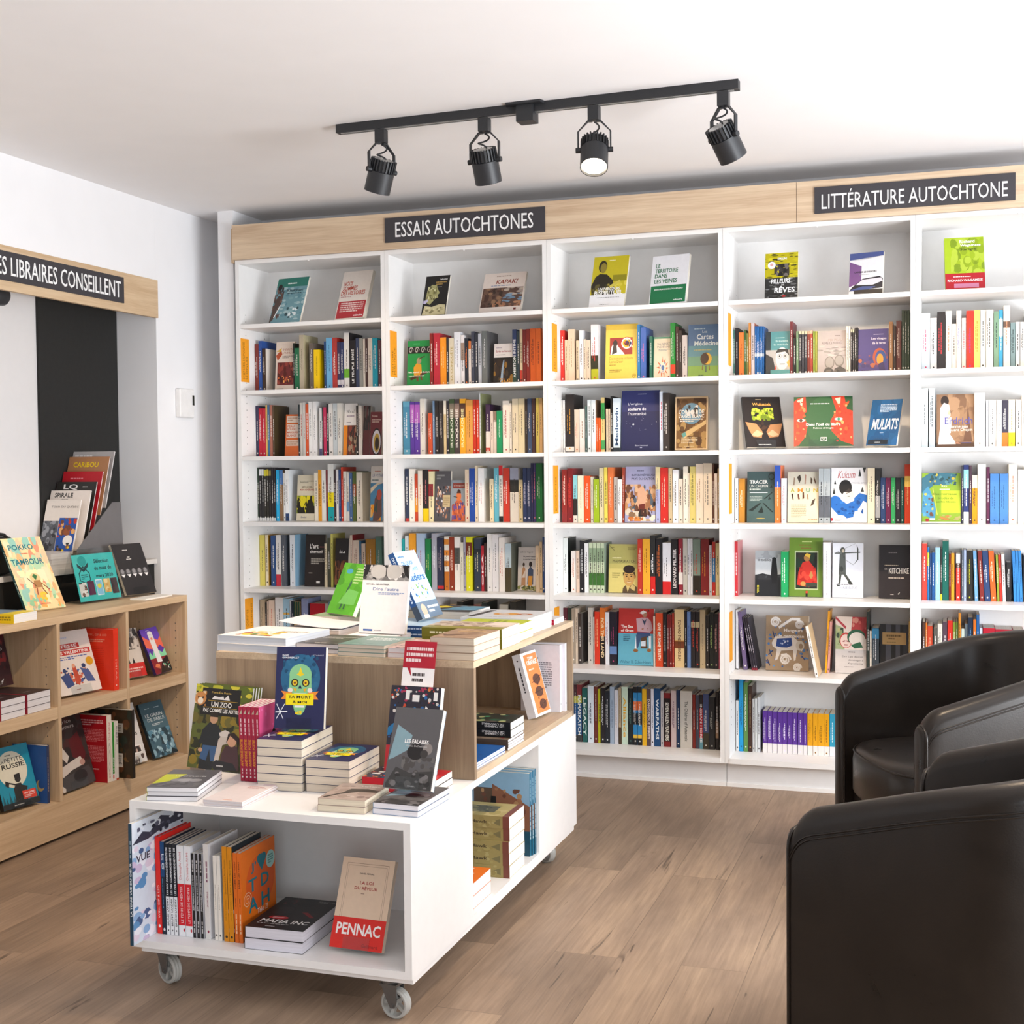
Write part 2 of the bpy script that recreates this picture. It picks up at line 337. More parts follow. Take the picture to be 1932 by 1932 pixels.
# ------------------------------------------------------------------ tall white bookcases along the back wall
SZ = {1:2.0339,2:1.7253,3:1.4161,4:1.108,5:.7953,6:.4791,7:.128}
HB, HT = 2.3344, 2.4945
BAY = {1:'leftmost',2:'second',3:'middle',4:'fourth',5:'rightmost'}
blab = ['tall white bookcase in the left corner beside the white wall','tall white bookcase under the left half of the first dark sign','tall white bookcase between the two dark header signs',
        'tall white bookcase behind the rear armchair with face-out books on its third shelf','tall white bookcase cut off by the right edge of the photo']
for k in range(5):
    x0 = k*BW+.0004; x1 = (k+1)*BW-.0004
    r = thing('bookcase', blab[k], 'bookcase', Tm(x0,0,0), 'white bookcases on the back wall'); w = x1-x0
    L = MB(); L.box((0,0,.106),(TH,.293,HB-.001)); L.box((0,.061,0),(TH,.293,.106))
    for yy in (.055,.235):
        for i in range(58):
            z = .26+i*.032
            L.poly([(TH+.0003,yy+.0028*math.cos(t*1.0472),z+.0028*math.sin(t*1.0472)) for t in range(6)],'fff',1)
    obj('side_panel', L, [WHITE,DARKPEG], r); L = MB(); L.box((w-TH,0,.106),(w,.293,HB-.001)); L.box((w-TH,.061,0),(w,.293,.106)); obj('side_panel', L, WHITE, r)
    obj('back_panel', bx((TH,.286,.1),(w-TH,.293,HB-.02)), WHITE, r)
    t = MB(); t.box((TH,0,HB-.02),(w-TH,.286,HB-.001)); t.cyl((w*.5,.004,HB-.0202),(w*.5,.004,HB-.0235),.004,n=10); obj('top_panel', t, WHITE, r)
    for j in range(1,7): obj('shelf', bx((TH+.001,.002,SZ[j]-.0185),(w-TH-.001,.285,SZ[j])), WHITE, r)
    obj('bottom_shelf', bx((TH+.0002,-.004,.1062),(w-TH-.0002,.2858,.128)), WHITE, r)
    obj('kick_board', bx((.0005,.045,.0),(w-.0005,.06,.1058)), WHITE, r); obj('floor_strip', bx((.0005,.038,.0),(w-.0005,.0448,.016)), WHITE, r)
def wood_board(name, a, b, mat, label): return tag(obj(name, bx(a,b), mat), label, 'header board')
hb = wood_board('header_board', (-.004,-.018,HB),(2.5862,-.001,HT), OAK_X, 'long light oak header board above the left bookcases carrying the first dark sign')
obj('end_board', bx((-.019,.0,HB-.012),(-.0045,.28,HT-.012)), OAK_Z, hb)
wood_board('header_board', (2.5878,-.018,HB),(3.81,-.001,HT), OAK_X, 'light oak header board above the right bookcases carrying the second dark sign')
def sign(label, text, size, M, tw, th, ty):
    r = thing('shop_sign', label, 'sign', M, 'dark signs with white capital letters'); w, h = size
    obj('sign_panel', bx((0,-.006,0),(w,0,h)), SIGN, r)
    t = MB(); put_text(t, text, lambda a,b: ((w-tw)/2+a*tw,-.0085,ty+b*th), 'fff')
    n = len(t.v); fr = list(t.f); t.v += [(x,-.0062,z) for x,_,z in t.v[:n]]       # raised letters: add their edges
    ed = {}
    for f in fr:
        for i in range(len(f)): ed[(f[i],f[(i+1)%len(f)])] = 1
    for (a,b) in ed:
        if (b,a) not in ed: t.f.append((b,a,a+n,b+n)); t.c.append('fff'); t.m.append(0)
    obj('lettering', t, LETTER, r)
sign('dark sign with white capitals over the second bookcase','ESSAIS AUTOCHTONES',(.750,.109),Tm(.776,-.0181,2.3635),.645,.066,.021)
sign('dark sign with white capitals over the two right bookcases','LITTÉRATURE AUTOCHTONE',(.756,.105),Tm(2.6595,-.0181,2.3610),.700,.074,.016)
# orange section cards stuck on the inside of the bookcase sides
def card(bay, z0, z1, text, label, y0=.006, y1=.082):
    x = (bay-1)*BW+TH+.0012; m = MB(); m.box((x,y0,z0),(x+.0006,y1,z1),'f0a020')
    ls = text.split('/'); n = len(ls); wd = (y1-y0)
    for i, l in enumerate(ls):
        yc = y0+wd*(i+1)/(n+1); h = .022 if n == 1 else .018; ln = min((z1-z0)*.86,.0135*len(l))
        if l: put_text(m, l, lambda a,b: (x+.0008, yc+h/2-b*h, z0+.012+a*ln), '8a5a10')
    tag(obj('section_card', m, MATTE), label, 'label card', 'orange section cards')
card(1,1.768,1.972,'SCIENCES HUMAINES/SCIENCES','orange card inside the leftmost bookcase beside the second shelf of books')
card(2,1.768,1.976,'HISTOIRE/POLITIQUE','orange card inside the second bookcase beside the green face-out cover')
card(3,1.768,1.976,'ÉSOTÉRISME','orange card inside the middle bookcase beside the second shelf')
card(4,1.768,1.985,'','orange card inside the fourth bookcase beside the second shelf')
card(1,.60,.745,'CONTES//LÉGENDES','orange card low inside the leftmost bookcase above the book cart')
card(3,1.150,1.360,'BIOGRAPHIES','orange card inside the middle bookcase beside the fourth shelf')
card(4,1.150,1.360,'','orange card inside the fourth bookcase beside the dark green face-out cover')
card(3,.53,.74,'','orange card low inside the middle bookcase behind the cart corner')
card(4,.53,.74,'','orange card low inside the fourth bookcase beside the leaning purple books')
# ------------------------------------------------------------------ left wall: header, recess, thermostat
tag(obj('header_board', bx((XW-.001,-3.2,2.047),(XW+.02,-.281,2.217)), OAK_Y), 'light oak header board across the top of the left wall recess','header board')
def rotsign():
    M = Tm(XW+.0201,-1.412,2.083) @ Rot(90,'Z'); sign('dark sign with white capitals on the left wall header','LES LIBRAIRES CONSEILLENT',(.864,.111),M,.812,.070,.020)
rotsign()
tag(obj('black_panel', bx((RX,-.825,0),(RX+.012,-.275,2.14)), BLACKP), 'tall matte black panel at the back of the left wall recess','panel')
r = thing('thermostat','white wall thermostat with a small dark screen right of the recess','thermostat')
b = MB(); b.box((XW,-.125,1.602),(XW+.028,-.004,1.738)); ob = obj('body', b, simple('white_plastic','eeecea',.4), r)
bv = ob.modifiers.new('b','BEVEL'); bv.width = .006; bv.segments = 3
obj('screen', bx((XW+.0282,-.022,1.662),(XW+.0287,-.006,1.709)), simple('dark_screen','24281c',.2), r)
r = thing('wall_lamp','rounded black lamp head under the left header board','lamp')
m = MB(); rings = []
for i, (d, q) in enumerate(((0,.02),(.004,.032),(.012,.038),(.05,.04),(.13,.04),(.14,.036))): rings.append([(-.33+q*math.cos(t*math.pi/12),-1.19-d,2.04+q*math.sin(t*math.pi/12)) for t in range(24)])
m.loft(rings); obj('lamp_head', m, BLACKM, r, smooth=40); m = MB(); m.tube([(-.33,-1.27,2.06),(-.33,-1.27,2.12),(-.40,-1.27,2.15),(-.473,-1.27,2.15)],.008); obj('lamp_arm', m, BLACKM, r)
# black display unit inside the recess, its paper pile, magazine rack and bag
r = thing('display_unit','low black shelf unit standing in the left wall recess','shelf unit')
m = MB(); m.box((RX+.013,-2.6,0),(-.275,-.29,.93)); obj('body', m, BLACKP, r); obj('shelf_top', bx((RX+.013,-2.6,.931),(-.262,-.285,.952)), simple('white_edge','d8d4cf',.5), r)
# ------------------------------------------------------------------ low oak shelving on the left
r = thing('low_shelving','low light oak shelving with open compartments against the left wall','shelving'); xc = .0785; xb = -.235
obj('top_board', bx((xb,-2.75,.795),(xc,-.58,.821)), OAK_Y, r); obj('base_panel', bx((xc-.02,-2.75,.012),(xc,-.58,.1395)), OAK_Y, r)
obj('bottom_board', bx((xb,-2.75,.115),(xc-.0205,-.598,.14)), OAK_Y, r); obj('back_panel', bx((xb,-2.75,.141),(xb+.012,-.60,.794)), OAK_Z, r)
obj('toe_plinth', bx((xb,-2.75,0),(xc-.03,-.6,.011)), DARKGAP, r)
DV = [-.598,-1.022,-1.448,-1.874,-2.30,-2.72]
for i, y in enumerate(DV):
    m = MB(); m.box((xb+.0125,y,.1405),(xc,y+.018 if i else -.58,.794),'fff')
    for xx in (.03,-.15):
        for j in range(16):
            z = .22+j*.032; m.poly([(xx+.0028*math.cos(t*1.0472),y-.0004,z+.0028*math.sin(t*1.0472)) for t in range(6)],'fff',1)
    obj('divider' if i else 'end_panel', m, [OAK_Z,DARKPEG], r)
for a, b_ in zip(DV[1:],DV): obj('middle_shelf', bx((xb+.0125,a+.0185,.447),(xc-.001,b_-.0005,.490)), OAK_Y, r)
# ------------------------------------------------------------------ book cart on casters
CX0, CX1, CY0, CY1 = 1.171, 1.957, -2.586, -1.125; CB, CT = .120, .501
r = thing('book_cart','white cart on grey casters carrying an oak box in the shop middle','book cart', Tm(1.56,-1.85,0))
def part(name, a, b, mat, par=None):
    m = MB(); m.box((a[0]-1.56,a[1]+1.85,a[2]),(b[0]-1.56,b[1]+1.85,b[2])); return obj(name, m, mat, par or r)
t = .0185
part('deck',(CX0,CY0,CT-t),(CX1,CY1,CT),WHITE); part('floor_panel',(CX0,CY0,CB),(CX1,CY1,CB+t),WHITE)
part('side_panel',(CX0,CY0,CB+t),(CX0+t,CY1,CT-t),WHITE)
part('side_panel',(CX1-t,CY0,CB+t),(CX1,-2.158,CT-t),WHITE); part('side_panel',(CX1-t,-1.556,CB+t),(CX1,CY1,CT-t),WHITE)
part('back_panel',(CX0+t,-2.178,CB+t),(CX1-t,-2.160,CT-t),WHITE)
dv = part('divider',(CX0+t,-1.556,CB+t),(CX1-t,-1.538,CT-t),WHITE)
part('middle_panel',(1.555,-2.1595,CB+t),(1.573,-1.5565,CT-t),WHITE)
part('end_panel',(CX0+t,CY1-t,CB+t),(CX1-t,CY1,CT-t),WHITE)
part('plinth',(CX0+.018,CY0+.016,.104),(CX1-.004,CY1-.02,CB-.0002),WHITE)
UX0, UX1, UY0, UY1 = 1.160, 1.956, -2.134, -1.147; UB, UT = CT+.0005, .826
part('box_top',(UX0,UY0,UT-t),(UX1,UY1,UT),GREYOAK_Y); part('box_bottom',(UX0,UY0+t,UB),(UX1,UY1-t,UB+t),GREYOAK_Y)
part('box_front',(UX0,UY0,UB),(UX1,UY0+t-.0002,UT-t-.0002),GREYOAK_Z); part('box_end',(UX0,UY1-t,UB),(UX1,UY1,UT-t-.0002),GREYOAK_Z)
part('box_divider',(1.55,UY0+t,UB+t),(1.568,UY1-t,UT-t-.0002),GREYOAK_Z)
def caster(x, y, rz):
    q = obj('caster', MB_fork(), STEEL, r, Tm(x-1.56,y+1.85,0) @ Rot(rz,'Z'), smooth=30)
    w = MB(); R = .0375; hw = .013; N = 40
    prof = [(-hw,.030),(-hw,.0345),(-.010,R),(-.006,R),(-.004,R-.0015),(0,R),(.004,R-.0015),(.006,R),(.010,R),(hw,.0345),(hw,.030)]
    w.loft([[(x_,rr*math.cos(a*2*math.pi/N),R+rr*math.sin(a*2*math.pi/N)) for x_,rr in prof] for a in range(N+1)], caps=False)
    w.cyl((-hw,0,R),(hw,0,R),.009,n=18)
    for i in range(5):
        a = i*2*math.pi/5+.3; M = Tm(0,0,R) @ Matrix.Rotation(a,4,'X'); w.box((-.006,-.0045,.008),(.006,.0045,.031),'fff',0,M)
    obj('wheel', w, GREYP, q, Tm(0,.018,0), smooth=40)
def MB_fork():
    f = MB(); f.box((-.03,-.03,.0985),(.03,.03,.1035)); f.cyl((0,0,.088),(0,0,.0985),.022)
    f.box((-.022,-.016,.082),(.022,.03,.088))
    for s in (-1,1):
        x = s*.019; f.loft([[(x-.0015,y,z) for y,z in ((-.014,.086),(.030,.086),(.030,.045),(.024,.030),(.012,.030),(.002,.050))],[(x+.0015,y,z) for y,z in ((-.014,.086),(.030,.086),(.030,.045),(.024,.030),(.012,.030),(.002,.050))]])
    f.cyl((-.024,.018,.0375),(.024,.018,.0375),.0045,n=12); return f
for x, y, a in ((1.212,-2.495,-112),(1.872,-2.528,-97),(1.225,-1.20,15),(1.885,-1.21,60)): caster(x, y, a)
# ------------------------------------------------------------------ track light on the ceiling
r = thing('track_light','black ceiling track with four adjustable spotlights','track light', Tm(1.83,-1.215,CZ) @ Rot(-2.2,'Z'))
m = MB(); m.box((-.715,-.017,-.030),(.715,.017,0)); 
for y in (-.009,.005): m.box((-.70,y,-.0325),(.70,y+.004,-.030),'fff',1)
obj('rail', m, [BLACKM,CHROME], r)
m = MB(); m.loft([[(x*s,y*s,z) for x,y in ((-.062,-.045),(.062,-.045),(.072,0),(.062,.045),(-.062,.045),(-.072,0))] for z,s in ((0,1),(-.008,.98))]); m.box((-.03,-.028,-.062),(.03,.028,-.008)); obj('power_box', m, BLACKM, r)
def head(x, tilt, az, lit, label):
    q = obj('spotlight', bx((-.018,-.016,-.078),(.018,.016,-.0325)), BLACKM, r, Tm(x,0,0)); q['label'] = label
    y = MB(); pz = -.175
    for s in (-1,1): y.loft([[(s*(a)-.0015*0,-.006,b) for a,b in ((.006,-.078),(.022,-.078),(.056,-.115),(.056,pz),(.051,pz),(.051,-.113),(.02,-.083),(.006,-.083))],[(s*(a),.006,b) for a,b in ((.006,-.078),(.022,-.078),(.056,-.115),(.056,pz),(.051,pz),(.051,-.113),(.02,-.083),(.006,-.083))]])
    obj('yoke', y, BLACKM, q, Rot(az,'Z'))
    H = Rot(az,'Z') @ Tm(0,0,pz) @ Rot(tilt,'X'); c = MB()
    R = .046; N = 28
    ring = lambda rr, z: [(rr*math.cos(a*2*math.pi/N),rr*math.sin(a*2*math.pi/N),z) for a in range(N)]
    c.loft([ring(.030,.038),ring(.040,.036),ring(.040,.0),ring(R,-.002),ring(R,-.075),ring(R-.003,-.0755),ring(R-.004,-.06)],caps=False)
    for i in range(24):
        a = i*2*math.pi/24; c.box((.036,-.002,0),(.0465,.002,.04),'fff',0,Matrix.Rotation(a,4,'Z'))
    for s in (-1,1): c.cyl((s*.046,0,0),(s*.062,0,0),.009,n=14)
    obj('housing', c, BLACKM, q, H, smooth=35)
    d = MB(); d.cyl((0,0,.0365),(0,0,.0395),.034,n=24); obj('end_plate', d, CHROME, q, H)
    l = MB(); l.cyl((0,0,-.066),(0,0,-.064),.0425,n=28); obj('lens', l, LAMP, q, H)
    k = MB(); p0 = Vector((0,0,-.083)); p1 = H @ Vector((.012,.008,.04)); pts = []
    for i in range(17):
        u = i/16; p = p0.lerp(p1,u)+Vector((.03*math.sin(u*math.pi)*math.cos(u*5),.03*math.sin(u*math.pi)*math.sin(u*5),0)); pts.append(p)
    k.tube(pts,.003); obj('cord', k, BLACKM, q)
head(-.545,24,62,True,'spotlight aimed down to the left'); head(-.155,24,-4,True,'spotlight aimed at the second bookcase')
head(.235,-30,14,True,'lit spotlight facing the viewer'); head(.665,36,-34,True,'spotlight aimed to the right')
for i, (p, q, pw) in enumerate(SPOTS): light('SPOT','track_beam',p,q,pw,WARM,.035,None,75,.6)
# ------------------------------------------------------------------ leather tub chairs
def chair(label, M):
    r = thing('tub_chair', label, 'armchair', M, 'dark leather tub chairs'); a = .335; th = .075; yf = -.36; zb = .05
    path = []
    st = [0,.004,.011,.021,.034,.05,.08,.13,.18,.225,.27,.315]
    for q in st: path.append((-a, yf+q, None))
    for i in range(25):
        t = math.pi-math.pi*i/24; path.append((a*math.cos(t), .27*math.sin(t), None))
    for q in reversed(st): path.append((a, yf+q, None))
    n = len(path); nor = []; ss = [0]
    for i in range(n):
        p = path[max(0,i-1)]; q = path[min(n-1,i+1)]; dx,dy = q[0]-p[0],q[1]-p[1]; l = math.hypot(dx,dy); nor.append((-dy/l,dx/l))
        if i: ss.append(ss[-1]+math.hypot(path[i][0]-path[i-1][0],path[i][1]-path[i-1][1]))
    tot = ss[-1]
    def prof(i, shr=1.0, push=0, top=None):
        s = ss[i]/tot; e = math.sin(math.pi*s); h = .640+.175*e**1.1
        d = min(s,1-s)*tot; rr = .05; h -= rr-math.sqrt(max(0,rr*rr-max(0,rr-d)**2)) if d < rr else 0; h += 0 if d > .0 else .012
        nx,ny = nor[i]; x,y = path[i][0],path[i][1]; fl = .03*e; R = th/2; pts = []
        pr = [(R,zb),(R,.2),(R*1.0,.4)]
        for j in range(9):
            an = math.pi*j/8; pr.append((R*math.cos(an),h-R+R*math.sin(an)))
        pr += [(-R,.5),(-R,.3),(-R,zb)]
        out = []
        for o, z in pr:
            k = (z-zb)/(h-zb); oo = o*shr+fl*k
            out.append((x+nx*oo, y+ny*oo+push, zb+(z-zb)*(1 if shr == 1 else (.985+.015*shr))))
        return out
    rings = [prof(0,.35,-.016),prof(0,.72,-.013),prof(0,.93,-.006)]+[prof(i) for i in range(n)]+[prof(n-1,.93,-.006),prof(n-1,.72,-.013),prof(n-1,.35,-.016)]
    m = MB(); m.loft(rings); obj('shell', m, LEATHER, r, smooth=60)
    for i in (0,n-1):
        p = MB(); p.tube([Vector(q)+Vector((0,-.003,0)) for q in prof(i,1.03)],.0038,6); obj('piping', p, LEATHER, r, smooth=60)
    for dz in (.052,.06):
        pts = []
        for i in range(n):
            q = prof(i); top = max(z for _,_,z in q); nx,ny = nor[i]; k = .92; e = math.sin(math.pi*ss[i]/tot)
            o = th/2+.0005+.03*e*k; pts.append((path[i][0]+nx*o,path[i][1]+ny*o,top-dz))
        s = MB(); s.tube(pts,.0022,6); obj('stitched_seam', s, LEATHER, r, smooth=60)
    ai = a-th/2-.004; N = 40
    def dshape(g, z, fr=0):
        pts = []
        for i in range(N):
            t = 2*math.pi*i/N; c, s_ = math.cos(t), math.sin(t); ex = .45
            x = math.copysign(abs(c)**ex,c)*(ai-g); y = math.copysign(abs(s_)**(ex if s_ < 0 else .8),s_)*(.195-g if s_ > 0 else .36-g)
            if s_ < 0: y -= .035*max(0,1-(x/ai)**2)
            pts.append((x,y-.005,z))
        return pts
    c = MB(); c.loft([dshape(.012,.285),dshape(.0,.30),dshape(0,.40),dshape(.004,.425),dshape(.016,.440),dshape(.05,.449),dshape(.15,.455)]); obj('seat_cushion', c, LEATHER, r, smooth=50)
    q = MB(); q.tube(dshape(.003,.428),.0035,6,closed=True); obj('cushion_piping', q, LEATHER, r, smooth=60)
    b = MB(); b.box((-ai+.004,-.335,.06),(ai-.004,.15,.284)); obj('front_rail', b, LEATHER, r)
    for x in (-.3,.3):
        for y in (-.30,.12):
            g = MB(); g.cyl((x,y,0),(x,y,.052),.018,.024,n=14); obj('leg', g, BLACKM, r)
chair('dark leather tub chair in front of the bookcases with its seat showing', Tm(3.299,-1.103,0) @ Rot(-66,'Z'))
chair('nearest dark leather tub chair filling the lower right corner', Tm(3.345,-2.545,0) @ Rot(-112,'Z'))
